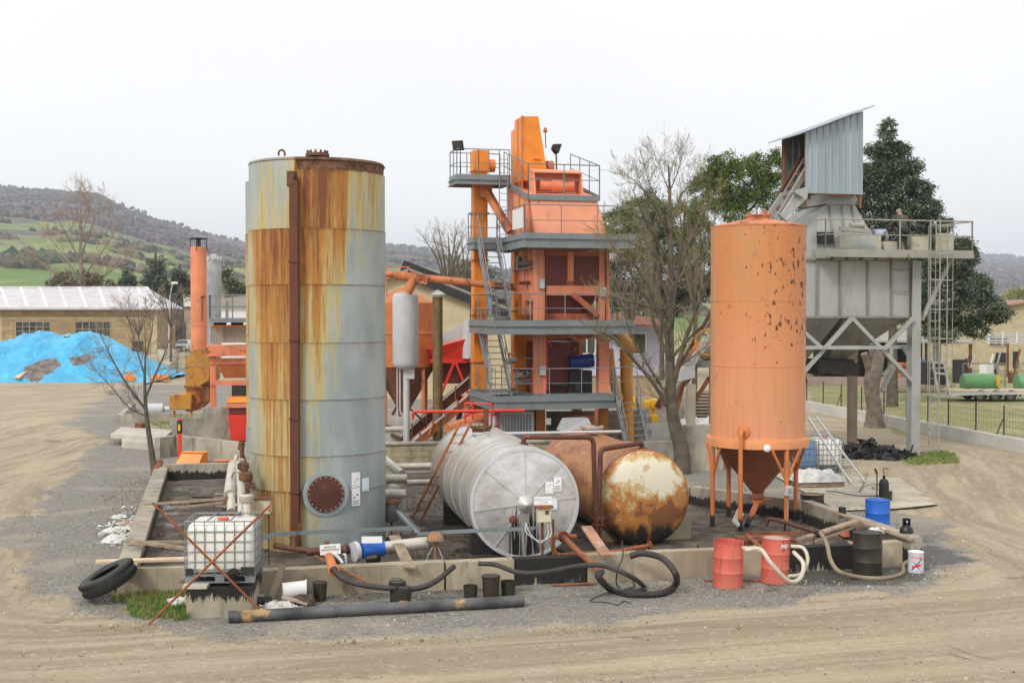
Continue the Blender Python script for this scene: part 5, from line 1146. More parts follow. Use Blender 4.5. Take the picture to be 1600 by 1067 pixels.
for i, (xa, xb, ba, bb_, zz) in enumerate(((-5.9, -2.95, -4.6, -3.9, 3.1), (-2.85, -.25, -2.6, -1.9, 3.55))):
    MB().hexa([hw(ba, 1.6, zz), hw(bb_, 1.6, zz), hw(bb_, 2.6, zz), hw(ba, 2.6, zz)], [hw(xa, .05, zb - .062), hw(xb, .05, zb - .062), hw(xb, 4.2, zb - .062), hw(xa, 4.2, zb - .062)]).build('cone', M['plantdark'], hop)
    MB().boxf(HF, ba - .35, bb_ + .2, 1.3, 2.7, zz - .42, zz - .02).bar(hw(ba - .3, 1.5, zz - .5), hw(bb_ + .3, 1.5, zz - .3), .2, .3).build('gate_dark_gap', M['dark'], hop)
MB().boxf(HF, -2.5, -1.9, 3.2, 4.0, 2.9, 3.4).build('gate_dark_gap', M['dark'], hop)
MB().bar(hw(-3.3, 1.2, 3.3), hw(-1.6, 1.2, 3.15), .25, .5).build('discharge', M['dark'], hop)
bs_ = lambda p, q: MB().bar(p, q, .13, .13).build('brace', PG, hop)
pz = lambda px, py, ly=-.12: hfr(px, py, ly)
bs_(pz(1248, 590), pz(1331, 497)); bs_(pz(1331, 497), pz(1427, 597)); bs_(pz(1237, 502), pz(1283, 543)); bs_(pz(1240, 543, -.25), pz(1384, 543, -.25)); bs_(pz(1384, 543, -.25), pz(1427, 497, -.25))
bs_(pz(1380, 587, 1.5), pz(1395, 570, 1.5)); bs_(pz(1392, 542, .3), pz(1392, 560, .3)); bs_(pz(1378, 610, 2.5), pz(1398, 572, 2.5)); bs_(pz(1410, 540, .2), pz(1426, 566, .2)); bs_(pz(1384, 543, .6), pz(1426, 541, .6))
bs_(pz(1440, 500, .1), pz(1490, 396, .1))
# deck, railing and caged ladder
x0, x1 = hl(1290, 400, -.75)[0], hl(1519, 400, -.75)[0]; zd = hfr(1400, 391, -.75).z
MB().boxf(HF, x0, x1, -.77, -.72, zd - .27, zd + .02).boxf(HF, x0, x1, -.71, -.05, zd - .06, zd - .02).boxf(HF, x0 - .05, x0 - .005, -.77, .5, zd - .3, zd + .02).boxf(HF, .25, x1, -.04, 1.6, zd - .1, zd - .06).boxf(HF, x1 + .005, x1 + .05, -.77, 1.6, zd - .3, zd + .02).boxf(HF, x0, x1, -.83, -.775, zd - .27, zd - .24).build('deck', M['rail'], hop)
railing([hw(x0, -.02, zd), hw(x0, -.74, zd), hw(x1, -.74, zd), hw(x1, 1.6, zd)], hop, h=1.08, mat=M['rail'], sp=2.7, r=.028)
xl0, xl1 = hl(1453, 500, -.95)[0], hl(1468, 500, -.95)[0]
ld = MB()
for x in (xl0, xl1): ld.bar(hw(x, -.95, .25), hw(x, -.95, zd + 1.1), .045)
k = 0.5
while k < zd: ld.cyl(hw(xl0, -.95, k), hw(xl1, -.95, k), .012, n=6); k += .3
hl_ = ld.build('ladder', M['rail'], hop)
cg = MB(); z = 2.6; xc = (xl0 + xl1) / 2; hp = [hw(xl1 + .0 + .75 * math.sin(a) * .62, -.95 - .0 + .0, 0) for a in (0,)]
ring = [(xc + .42 * math.sin(a), -1.3 - .42 * math.cos(a)) for a in [math.pi * (-.78 + 1.56 * k / 10) for k in range(11)]]
for z in (2.3, 3.3, 4.35, 5.4, 6.45, 7.4, 8.4): cg.tube([hw(xl0, -.95, z)] + [hw(a, b, z) for a, b in ring] + [hw(xl1, -.95, z)], .018, 5)
for k in (1, 3, 5, 7, 9): cg.tube([hw(ring[k][0], ring[k][1], 2.3), hw(ring[k][0], ring[k][1], 8.4)], .014, 5)
cg.build('ladder_cage', M['rail'], hl_)
# upper part of the hopper
uc0 = hl(1380, 392, .3); MB().hexa([hw(-5.4, .15, zt + .05), hw(uc0[0] - .1, .15, zt + .05), hw(uc0[0] - .1, 3.6, zt + .05), hw(-5.4, 3.6, zt + .05)], [hw(-5.2, .3, hfr(1330, 361, .3).z), hw(hl(1361, 361, .3)[0], .3, hfr(1330, 361, .3).z), hw(hl(1361, 361, .3)[0], 3.2, hfr(1330, 361, .3).z), hw(-5.2, 3.2, hfr(1330, 361, .3).z)]).build('transition', PG, hop)
zq = hfr(1300, 361, .3).z + .01
MB().hexa([hw(-5.1, .32, zq), hw(hl(1359, 361, .32)[0], .32, zq), hw(hl(1359, 361, .32)[0], 3.0, zq), hw(-5.1, 3.0, zq)], [hw(hl(1292, 320, .7)[0], .7, hfr(1315, 320, .7).z), hw(hl(1336, 320, .7)[0], .7, hfr(1315, 320, .7).z), hw(hl(1336, 320, .7)[0], 2.3, hfr(1315, 320, .7).z), hw(hl(1292, 320, .7)[0], 2.3, hfr(1315, 320, .7).z)]).build('funnel', PG, hop)
fb = MB()
for px0, px1 in ((1300, 1296), (1318, 1316), (1337, 1331)): fb.bar(hfr(px0, 361, .25), hfr(px1, 321, .64), .05)
fb.build('funnel_rib', M['plantdark'], hop)
MB().boxf(HF, hl(1289, 315, .65)[0], hl(1337, 315, .65)[0], .65, 2.35, hfr(1315, 319.5, .65).z, hfr(1315, 303, .65).z).build('neck', PG, hop)
MB().boxf(HF, hl(1274, 380, .14)[0], hl(1302, 380, .14)[0], .10, .14, hfr(1290, 381, .14).z, hfr(1290, 363, .14).z).build('opening', M['dark'], hop)
MB().boxf(HF, hl(1313, 380, -.4)[0], hl(1330, 380, -.4)[0], -.4, -.05, hfr(1320, 388, -.4).z, hfr(1320, 369, -.4).z).cyl(hfr(1328, 352, -.3), hfr(1350, 353, -.3), .1, n=10).bar(hfr(1312, 357, -.3), hfr(1360, 362, -.3), .15, .15).build('winch', M['rail'], hop)
hz_ = MB(); 
for k in range(5): c_ = hfr(1300 + k * 23, 400, -.35); hz_.cyl(c_, c_ + HF.ex * .45, .16, n=12)
hz_.build('vibrator_row', M['plantdark'], hop)
MB().boxf(HF, -.9, .1, .6, 1.2, zd, zd + .4).boxf(HF, .3, 1.0, .7, 1.2, zd, zd + .6).boxf(HF, 1.2, 1.7, .1, .5, zd, zd + .7).boxf(HF, -1.9, -1.2, .3, .9, zt + .05, zd + .6).build('deck_machinery', W('deck_gear', (.50, .47, .36), .6, dirt=.6, rust=.3, rs=4), hop)
# corrugated shed
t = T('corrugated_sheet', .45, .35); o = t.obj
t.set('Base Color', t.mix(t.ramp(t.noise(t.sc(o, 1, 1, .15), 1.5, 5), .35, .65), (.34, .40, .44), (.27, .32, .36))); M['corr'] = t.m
def corr_wall(mb, fr, x0, x1, y, zbot, ztl, ztr, p=.27, d=.035, th=.012, axis='x'):
    # trapezoid ribbed sheet
    xs = []; x = x0
    while x < x1 - .01:
        for f, o_ in ((0, 0), (.55, 0), (.68, d), (.87, d)): 
            if x + f * p < x1: xs.append((x + f * p, o_))
        x += p
    xs.append((x1, 0)); vs = []
    for th_ in (0, th):
        for xx, o_ in xs:
            zt_ = ztl + (ztr - ztl) * (xx - x0) / (x1 - x0); yy = y - o_ + th_
            P0 = (lambda z: fr.w(xx, yy, z)) if axis == 'x' else (lambda z: fr.w(yy, xx, z))
            vs += [P0(zbot), P0(zt_)]
    n = len(xs); fs = []
    for i in range(n - 1):
        a = 2 * i; fs.append((a, a + 2, a + 3, a + 1)); b = 2 * n + a; fs.append((b, b + 1, b + 3, b + 2)); fs.append((a, b, b + 2, a + 2)); fs.append((a + 1, a + 3, b + 3, b + 1))
    mb.add(vs, fs)
sx0, sx1 = hl(1258, 300, .0)[0], hl(1348, 300, .0)[0]; szb = hfr(1300, 303, 0).z; zl_, zr_ = hfr(1258, 208, 0).z, hfr(1348, 174, 0).z
DS = 1.9
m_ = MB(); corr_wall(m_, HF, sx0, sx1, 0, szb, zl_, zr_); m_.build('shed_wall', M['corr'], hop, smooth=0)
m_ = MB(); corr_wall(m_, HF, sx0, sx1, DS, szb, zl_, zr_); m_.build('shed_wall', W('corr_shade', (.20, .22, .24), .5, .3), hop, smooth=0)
m_ = MB(); corr_wall(m_, HF, .02, DS - .02, sx1, szb, zr_, zr_, axis='y'); m_.build('shed_wall', M['corr'], hop, smooth=0)
sl_ = (zr_ - zl_) / (sx1 - sx0); ov = .42
m_ = MB(); vs_ = []
m_.hexa([hw(sx0 - ov, -.35, zl_ - sl_ * ov + .04), hw(sx1 + .28, -.35, zr_ + sl_ * .28 + .04), hw(sx1 + .28, DS + .3, zr_ + sl_ * .28 + .04), hw(sx0 - ov, DS + .3, zl_ - sl_ * ov + .04)],
        [hw(sx0 - ov, -.35, zl_ - sl_ * ov + .08), hw(sx1 + .28, -.35, zr_ + sl_ * .28 + .08), hw(sx1 + .28, DS + .3, zr_ + sl_ * .28 + .08), hw(sx0 - ov, DS + .3, zl_ - sl_ * ov + .08)])
m_.build('shed_roof', M['corr'], hop)
m_ = MB()
for x, z in ((sx0, zl_), (sx1, zr_)):
    for y in (.06, DS - .08): m_.bar(hw(x + (.04 if x == sx0 else -.06), y, szb - .5), hw(x + (.04 if x == sx0 else -.06), y, z - .02), .07)
for y in (.06, DS - .08): m_.bar(hw(sx0, y, zl_ - .04), hw(sx1, y, zr_ - .04), .06); m_.bar(hw(sx0, y, szb + .0), hw(sx1, y, szb + .0), .08)
m_.build('shed_frame', M['rustbar'], hop)
# skip track
sk = thing('skip_hoist_track', 'inclined rusty skip rails rising from the yard into the corrugated shed', 'skip hoist', hfr(1050, 660, 1))
TA = hfr(1042, 640, .3); TB = hfr(1276, 238, .3)
for dy in (0, 1.0):
    MB().bar(TA + HF.ey * dy, TB + HF.ey * dy, .1, .22).build('rail', M['brownpipe'] if dy else M['plantdark'], sk)
tn = MB()
for k in range(22): t_ = (k + .5) / 22; p = TA.lerp(TB, t_) + V((0, 0, -.1)); tn.bar(p, p + HF.ey * 1.0, .06)
for k in range(11): t_ = (k + .5) / 11; p = TA.lerp(TB, t_) + V((0, 0, -.1)); tn.bar(p, TA.lerp(TB, t_ + .045) + HF.ey + V((0, 0, -.1)), .04)
tn.build('tie', M['rustbar'], sk)
MB().bar(TA + HF.ey * -.25 + V((0, 0, .3)), TA.lerp(TB, .98) + HF.ey * -.25 + V((0, 0, .3)), .03, .03).bar(TA + HF.ey * .5 + V((0, 0, .22)), TB + HF.ey * .5 + V((0, 0, .22)), .05, .05).build('cable_rail', M['rail'], sk)
gz = [hfr(a, b, -.2) for a, b in ((1262, 292), (1247, 296), (1228, 325), (1215, 345), (1196, 352), (1186, 361), (1198, 364), (1238, 333), (1262, 309))]
MB().prism(gz, HF.ey * .12).prism([g + HF.ey * 1.3 for g in gz], HF.ey * .12).build('side_plate', PG, sk)
MB().bar(hfr(1238, 299, -.3), hfr(1255, 309, -.3), .16, .05).build('stop', PG, sk)
MB().bar(hfr(1215, 333, -.3), hfr(1236, 352, -.3), .16, .05).build('stop', PG, sk)
p = hfr(1079, 700, -.1); p0 = V((p.x, p.y, 0)); zc_ = hfr(1079, 600, -.1).z
MB().bar(p0, V((p.x, p.y, zc_)), .3, .3).build('post', W('cream_post', (.46, .42, .33), .7, dirt=.4), sk)
MB().prism([hfr(a, b, -.3) for a, b in ((1049, 598), (1108, 523), (1116, 528), (1086, 570), (1086, 590), (1058, 597))], HF.ey * .12).build('gusset', M['greywhite'], sk)
MB().bar(hfr(1055, 650, .2), hfr(1072, 580, .2), .14).bar(hfr(1078, 640, .2), hfr(1108, 590, .2), .12).bar(hfr(1066, 600, 1), hfr(1090, 560, 1), .2, .3).build('strut', M['rustbar'], sk)
MB().tube([hfr(1060 + 0, 590, .6) + V((0, 0, 0)), hfr(1086, 545, .6), hfr(1094, 540, .6)], .12, 10).build('bent_pipe', M['orange_rust'], sk)
wl = thing('orange_hoop', 'thin orange hoop beside the left edge of the upright orange silo', 'hoop', hfr(1105, 560, -.5))
c_ = hfr(1106, 535, -.5); MB().tube([c_ + V((.44 * math.cos(a), 0, .44 * math.sin(a))) for a in [k * math.pi / 12 for k in range(25)]], .035, 8).bar(c_ - V((.4, 0, 0)), c_ + V((.4, 0, 0)), .04).build('ring', M['orange'], wl)
mt_ = hfr(1098, 552, .2); one(MB().cyl(mt_, mt_ + HF.ex * .7, .25, n=14).boxf(Frame(mt_.x, mt_.y, 14), -.2, .9, -.3, .3, mt_.z - .5, mt_.z - .25).bar(mt_ + V((.3, 0, -.4)), mt_ + V((.3, 0, -mt_.z)), .12), 'hoist_motor', M['plantdark'], 'grey hoist motor between the bare tree and the upright orange silo', 'motor')
# concrete bases behind the silo
one(MB().boxf(Frame(G(1095, 735).x, G(1095, 735).y, 12), -.5, .8, 0, .6, -.05, 1.5), 'concrete_block', M['conc'], 'dark upright concrete block left of the upright orange silo', 'block')
one(MB().boxf(Frame(G(1040, 738).x, 43, 12), -2.2, 3.4, 0, .3, -.05, .95), 'retaining_wall', M['conc'], 'pale concrete wall behind the big bare tree', 'wall')
rgv = MB(); c_ = G(1108, 690)
# white sacks and sheet on the low wall
def sheet_heap(name, c, sx, sy, h, mat, lab, cat, deg=0, seed=1):
    n = 34; fr = Frame(c.x, c.y, deg); vs = []
    for j in range(n + 1):
        for i in range(n + 1):
            u = i / n * 2 - 1; v = j / n * 2 - 1; d = max(0, 1 - (abs(u) ** 3 + abs(v) ** 3))
            cr = lambda s_, o_: (1 - min(1, 2.6 * abs(mnoise.noise(V((u * s_ + .4 * v, v * s_ * .6, seed + o_)))))) 
            z = h * (d ** .35) * (.30 + .25 * mnoise.noise(V((u * 1.3, v * 1.3, seed))) + .34 * cr(1.7, 0) + .26 * cr(3.4, 3) + .14 * cr(7, 5))
            e_ = 1 + .14 * mnoise.noise(V((u * 3, v * 3, seed + 7)))
            vs.append(fr.w(u * sx / 2 * e_, v * sy / 2 * e_, c.z + max(0, z)))
    m = n + 1; mb = MB(); mb.add(vs, [(j * m + i, j * m + i + 1, (j + 1) * m + i + 1, (j + 1) * m + i) for j in range(n) for i in range(n)])
    return one(mb, name, mat, lab, cat, smooth=28)
M['sheet'] = W('white_sheet', (.66, .65, .63), .45, var=.35, vs=3, dirt=.8, dcol=(.3, .25, .18), bump=.3, bs=6)
c_ = G(1100, 690); c_.z = .55; 
one(MB().boxf(Frame(c_.x, c_.y, 12), -1.2, 1.6, -.5, .8, 0, .55), 'concrete_block', M['conc'], 'low concrete block under the white sheet left of the orange silo', 'block')
sheet_heap('plastic_sheet', c_ + V((.2, .2, .0)), 2.6, 1.6, .5, M['sheet'], 'crumpled white sheet on a block left of the upright orange silo', 'sheet', 12, 4)
# ================================================================ people on the deck
def person(label, P0, face, pose, top, legs, skin, hair):
    r_ = thing('person', label, 'person', P0)
    a = math.radians(face); R = Matrix.Rotation(a, 3, 'Z'); O = V(P0)
    def skinmesh(name, verts, edges, radii, mat, root=0, sub=2):
        me = bpy.data.meshes.new(name); me.from_pydata([ROOTM[r_.name] @ (O + R @ V(v)) for v in verts], edges, [])
        o_ = bpy.data.objects.new(name, me); COL.objects.link(o_); o_.parent = r_; ROOTM[o_.name] = ROOTM[r_.name]
        sk_ = o_.modifiers.new('skin', 'SKIN'); sk_.use_smooth_shade = True
        for i, rad in enumerate(radii): me.skin_vertices[0].data[i].radius = (rad, rad) if not isinstance(rad, tuple) else rad
        me.skin_vertices[0].data[root].use_root = True
        ss_ = o_.modifiers.new('sub', 'SUBSURF'); ss_.levels = sub; ss_.render_levels = sub; me.materials.append(mat); return o_
    # local frame: +y is the way the person faces; pose gives the joints
    def mesh_ensure():
        pass
    v = pose
    body_v = [v['pelvis'], v['waist'], v['chest'], v['neck'], v['head0'], v['head1'], v['hipL'], v['kneeL'], v['ankL'], v['toeL'], v['hipR'], v['kneeR'], v['ankR'], v['toeR'], v['shL'], v['elL'], v['wrL'], v['haL'], v['shR'], v['elR'], v['wrR'], v['haR']]
    body_e = [(0, 1), (1, 2), (2, 3), (3, 4), (4, 5), (0, 6), (6, 7), (7, 8), (8, 9), (0, 10), (10, 11), (11, 12), (12, 13), (2, 14), (14, 15), (15, 16), (16, 17), (2, 18), (18, 19), (19, 20), (20, 21)]
    rad = [.13, .125, .14, .055, .085, .075, .085, .058, .042, .035, .085, .058, .042, .035, .065, .045, .032, .025, .065, .045, .032, .025]
    skn(r_, 'body', body_v, body_e, rad, skin, O, R)
    skn(r_, 'jacket', [v['pelvis'], v['waist'], v['chest'], v['neck'], v['shL'], v['elL'], v['wrL'], v['shR'], v['elR'], v['wrR']], [(0, 1), (1, 2), (2, 3), (2, 4), (4, 5), (5, 6), (2, 7), (7, 8), (8, 9)], [(.18, .14), (.17, .14), (.19, .15), .07, .09, .068, .05, .09, .068, .05], top, O, R)
    skn(r_, 'trousers', [v['pelvis'], v['hipL'], v['kneeL'], v['ankL'], v['hipR'], v['kneeR'], v['ankR']], [(0, 1), (1, 2), (2, 3), (0, 4), (4, 5), (5, 6)], [(.165, .13), .105, .08, .065, .105, .08, .065], legs, O, R)
    h = V(v['head1']); h0 = V(v['head0']); c_ = O + R @ ((h + h0) / 2)
    d = (R @ (h - h0)).normalized(); m_ = MB(); m_.lathe(c_ - d * .02, [(.098, -.02), (.104, .03), (.10, .075), (.07, .115), (0, .13)], 20, d); m_.build('hair', hair, r_, smooth=60)
    fy = R @ V((0, 1, 0)); fx = R @ V((1, 0, 0)); f = (fy - d * fy.dot(d)).normalized()
    m_ = MB(); m_.lathe(c_ + f * .085 - d * .03, [(.018, 0), (.012, .022), (0, .026)], 8, f)
    for s in (-1, 1): m_.lathe(c_ + fx * s * .09 - d * .03, [(.03, 0), (.025, .015), (0, .018)], 8, fx * s)
    m_.build('face', skin, r_)
    for s in ('L', 'R'):
        w_ = O + R @ V(v['ha' + s]); dr_ = (w_ - (O + R @ V(v['wr' + s]))).normalized(); sx_, sy_ = basis(dr_)
        for k in range(4): 
            b_ = w_ + sx_ * (k - 1.5) * .02; MB().tube([b_ - dr_ * .02, b_ + dr_ * (.04 + .01 * (k in (1, 2))), b_ + dr_ * .06 - V((0, 0, .03))], [.010, .009, .007], 6).build('finger', skin, r_)
        MB().tube([w_ - dr_ * .03 + sx_ * .03, w_ + sx_ * .055 + dr_ * .02], [.011, .008], 6).build('thumb', skin, r_)
    return r_
def skn(r_, name, verts, edges, radii, mat, O, R):
    me = bpy.data.meshes.new(name); me.from_pydata([ROOTM[r_.name] @ (O + R @ V(v)) for v in verts], edges, [])
    o_ = bpy.data.objects.new(name, me); COL.objects.link(o_); o_.parent = r_; ROOTM[o_.name] = ROOTM[r_.name]
    sk_ = o_.modifiers.new('skin', 'SKIN'); sk_.use_smooth_shade = True
    sv = me.skin_vertices[0].data
    for i, rad in enumerate(radii): sv[i].radius = rad if isinstance(rad, tuple) else (rad, rad)
    sv[0].use_root = True
    s2 = o_.modifiers.new('sub', 'SUBSURF'); s2.levels = 2; s2.render_levels = 2; me.materials.append(mat)
SKIN = simple('skin', (.42, .22, .15), .5); HAIR = simple('dark_hair', (.03, .022, .018), .7); GHAIR = simple('grey_hair', (.25, .22, .2), .7)
lean = dict(pelvis=(0, 0, .92), waist=(0, .06, 1.08), chest=(0, .16, 1.30), neck=(0, .24, 1.46), head0=(0, .31, 1.52), head1=(0, .36, 1.64),
  hipL=(-.11, 0, .88), kneeL=(-.13, .06, .48), ankL=(-.14, -.02, .09), toeL=(-.15, .14, .04), hipR=(.11, 0, .88), kneeR=(.14, .10, .49), ankR=(.17, .02, .09), toeR=(.19, .18, .04),
  shL=(-.21, .17, 1.36), elL=(-.33, .24, 1.12), wrL=(-.30, .44, 1.0), haL=(-.28, .51, .98), shR=(.21, .17, 1.36), elR=(.36, .22, 1.12), wrR=(.34, .44, .98), haR=(.32, .52, .96))
p = HF.w(hl(1412, 392, .4)[0], .45, zd - .06)
person('person in a dark brown jacket seen from behind, standing on the grey hopper deck', p, 10, lean, W('brown_jacket', (.075, .062, .052), .8, dirt=.2), W('dark_trousers', (.03, .03, .035), .8), SKIN, GHAIR)
bent = dict(pelvis=(0, 0, .88), waist=(0, .14, 1.0), chest=(0, .36, 1.10), neck=(0, .52, 1.12), head0=(0, .60, 1.08), head1=(0, .71, 1.04),
  hipL=(-.11, 0, .85), kneeL=(-.13, .08, .46), ankL=(-.14, -.02, .09), toeL=(-.15, .14, .04), hipR=(.11, 0, .85), kneeR=(.14, .12, .47), ankR=(.16, .02, .09), toeR=(.18, .18, .04),
  shL=(-.2, .40, 1.12), elL=(-.25, .46, .86), wrL=(-.22, .58, .68), haL=(-.21, .62, .60), shR=(.2, .40, 1.12), elR=(.27, .50, .88), wrR=(.22, .64, .72), haR=(.2, .68, .65))
p = HF.w(hl(1373, 395, 1.0)[0], 1.0, zd - .3)
person('person in a pale blue shirt bending over the top of the grey hopper', p, -20, bent, W('pale_blue_shirt', (.42, .47, .60), .8, dirt=.1), W('navy_trousers', (.04, .045, .07), .8), SKIN, HAIR)
# ================================================================ things in the yard
ibc = thing('liquid_container', 'white plastic liquid container in a metal cage standing on the concrete pier', 'liquid container', (-5.12, 22.4, .56))
def make_ibc(root, x0, y0, z0, w, d, h, deg, bottle, cols=7, rows=5):
    fr = Frame(x0, y0, deg)
    mb = MB(); b_ = .06; zb_, zt_ = z0 + .2, z0 + h - .06
    prof = [(0, zb_), (0, zt_ - .1), (.03, zt_ - .03), (.1, zt_)]
    rings = []
    for ins, z in ((.05, zb_), (.02, zb_ + .06), (.02, zt_ - .14), (.04, zt_ - .05), (.1, zt_)):
        c = []; r_ = .12
        for (cx_, cy_, a0) in ((w - ins - r_, ins + r_, -90), (w - ins - r_, d - ins - r_, 0), (ins + r_, d - ins - r_, 90), (ins + r_, ins + r_, 180)):
            for k in range(5): a = math.radians(a0 + k * 22.5); c.append(fr.w(cx_ + r_ * math.cos(a), cy_ + r_ * math.sin(a), z))
        rings.append(c)
    n = 20; vs = sum(rings, []); fs = [(i * n + k, i * n + (k + 1) % n, (i + 1) * n + (k + 1) % n, (i + 1) * n + k) for i in range(len(rings) - 1) for k in range(n)] + [tuple(range(4 * n, 5 * n)), tuple(range(n - 1, -1, -1))]
    mb.add(vs, fs); bt = mb.build('bottle', bottle, root, smooth=60)
    c_ = fr.w(w / 2, d / 2 - .1, zt_); MB().lathe(c_, [(.1, 0), (.1, .04), (.09, .05), (0, .05)], 20).build('cap', M['tap'], bt)
    cg = MB()
    for z in [z0 + .2 + (h - .22) * k / rows for k in range(rows + 1)]:
        L = [fr.w(0, 0, z), fr.w(w, 0, z), fr.w(w, d, z), fr.w(0, d, z), fr.w(0, 0, z)]
        for a, b in zip(L, L[1:]): cg.tube([a, b], .010 if z < z0 + h - .05 else .013, 6)
    for k in range(cols + 1):
        for y in (0, d): cg.tube([fr.w(w * k / cols, y, z0 + .1), fr.w(w * k / cols, y, z0 + h)], .009, 6)
    for k in range(1, 6):
        for x in (0, w): cg.tube([fr.w(x, d * k / 6, z0 + .1), fr.w(x, d * k / 6, z0 + h)], .009, 6)
    for k in (.33, .66): cg.tube([fr.w(w * k, 0, z0 + h), fr.w(w * k, d, z0 + h)], .013, 6)
    cg.build('cage', M['galv2'], root)
    pm = MB()
    pm.boxf(fr, 0, w, 0, d, z0 + .12, z0 + .15)
    for x in (0, w / 2 - .08, w - .16): 
        for y in (0, d - .14): pm.boxf(fr, x, x + .16, y, y + .14, z0 + .02, z0 + .118)
    pm.boxf(fr, 0, w, 0, .1, z0, z0 + .02).boxf(fr, 0, w, d - .1, d, z0, z0 + .02)
    pm.build('base', M['galv'], root)
    return fr
fr = make_ibc(ibc, -5.73, 22.32, .56, 1.21, .95, 1.1, 2, M['hdpe'])
MB().boxf(fr, .02, .14, -.03, .0, .70, .82).boxf(fr, .98, 1.2, -.03, .0, .70, .84).build('corner_guard', M['black'], ibc)
MB().cyl(fr.w(.85, -.04, .68), fr.w(.85, -.14, .66), .05, n=12).cyl(fr.w(.85, -.12, .66), fr.w(.85, -.12, .52), .04, n=10).lathe(fr.w(.85, -.02, .72), [(.1, -.03), (.1, .02), (0, .03)], 16, (0, -1, 0)).build('tap', M['oilblack'], ibc)
ib2 = thing('liquid_container', 'white caged liquid container behind the aluminium ladder right of the orange silo', 'liquid container', G(1290, 737), 'caged liquid containers')
c_ = G(1273, 738); make_ibc(ib2, c_.x, c_.y, .02, 1.0, 1.1, 1.12, 8, M['hdpe'], 7, 5)
ib3 = thing('liquid_container', 'blue caged liquid container half hidden behind the orange silo legs', 'liquid container', G(1260, 740), 'caged liquid containers')
c_ = G(1250, 740); t = T('pale_blue_plastic', .4); t.set('Base Color', t.mix(t.ramp(t.noise(t.obj, 2, 3), .4, .7), (.10, .22, .42), (.18, .30, .48))); make_ibc(ib3, c_.x, c_.y - .1, .02, .6, 1.0, 1.05, 8, t.m, 4, 4)
# crossed rusty bars
one(MB().tube([P(238, 785, 21.75), P(405, 951, 22.16)], .022, 8), 'rusty_bar', M['rustbar'], 'rusty steel bar crossing the caged white container from upper left to lower right', 'steel bar')
one(MB().tube([P(422, 789, 22.2), G(232, 975)], .022, 8), 'rusty_bar', M['rustbar'], 'rusty steel bar crossing the caged white container from upper right to lower left', 'steel bar')
# tyre
ty = thing('tyre', 'black truck tyre leaning on the corner of the low wall', 'tyre', G(168, 930))
n_ = V((-.42, -.15, .89)).normalized(); c_ = V((P(169, 898, 23.5).x, 23.5, .40))
MB().lathe(c_ - n_ * .14, [(.28, .03), (.30, 0), (.42, -.02), (.49, .0), (.515, .04), (.52, .14), (.515, .24), (.49, .28), (.42, .30), (.30, .28), (.28, .25), (.29, .24), (.40, .25), (.44, .14), (.40, .03), (.29, .04), (.28, .03)], 56, n_).build('tread', M['black'], ty, smooth=40)
gr = MB(); a_, b_ = basis(n_)
for k in range(56):
    a = 2 * math.pi * k / 56; d_ = a_ * math.cos(a) + b_ * math.sin(a); e_ = a_ * -math.sin(a) + b_ * math.cos(a)
    for s_ in (.045, .19): gr.bar(c_ - n_ * .14 + d_ * .522 + n_ * s_, c_ - n_ * .14 + d_ * .522 + n_ * (s_ + .06) + e_ * .02, .035, .012)
gr.build('tread_block', M['black'], ty)['kind'] = 'stuff'
# planks
def plank(p, q, w, th, mat, lab, up=(0, 0, 1), name='plank'):
    p, q = V(p), V(q); d = (q - p).normalized(); s = d.cross(V(up)).normalized() * w / 2; u = s.cross(d).normalized() * th
    return one(MB().hexa([p - s, p + s, q + s, q - s], [p - s + u, p + s + u, q + s + u, q - s + u]), name, mat, lab, 'plank')
plank(P(150, 879, 24.0), P(300, 874, 24.4), .26, .04, M['woodnew'], 'pale new plank laid across the wall corner behind the truck tyre')
plank(P(200, 846, 26.3), P(300, 860, 25.4), .16, .05, M['wood'], 'grey plank lying over the left wall just left of the white container')
plank(P(198, 848, 26.8), P(290, 848, 25.9), .12, .04, M['wood'], 'thin weathered lath under the grey plank left of the white container')
plank(P(220, 790, 31.3), P(362, 780, 30.0), .14, .05, M['wood'], 'long grey plank bridging the left wall toward the upright valves')
plank(P(268, 795, 30.6), P(356, 785, 29.3), .08, .04, M['wood'], 'narrow brown lath beside the long grey plank')
plank(P(616, 839, 26.3), P(641, 889, 24.1), .22, .04, M['woodnew'] if False else M['wood'], 'wide grey plank leaning from the silver pipe onto the low wall')
pk = plank(P(916, 824, 25.9), P(947, 869, 24.4), .22, .04, W('orange_white_plank', (.46, .24, .14), .7, rust=.0, var=.4, dirt=.9, dcol=(.66, .64, .58), ds=1.2), 'orange and white painted plank leaning between the two tanks')
plank(P(262, 912, 24.1), P(300, 905, 24.0), .1, .05, M['wood'], 'short plank stub on the wall left of the white container')
plank(G(420, 945), P(442, 882, 23.3), .12, .08, M['wood'], 'rough wooden post leaning on the low wall beside the rubbish heap', up=(0, 1, .3), name='wooden_post')
plank(P(1248, 845, 27.6), P(1340, 815, 28.7), .2, .05, M['wood'], 'pale rough plank lying over the right wall near the black drum')
plank(P(1248, 858, 27.4), P(1330, 826, 28.5), .09, .05, M['wood'], 'thin weathered lath beside the rough plank on the right wall')
plank(P(1300, 800, 29.8), P(1425, 845, 26.9), .12, .04, M['wood'], 'long pale plank lying along the top of the right wall')
plank(P(1150, 818, 30.5), P(1158, 798, 31), .2, .04, M['conc_l'], 'small pale board standing behind the orange silo legs', up=(0, 1, 0))
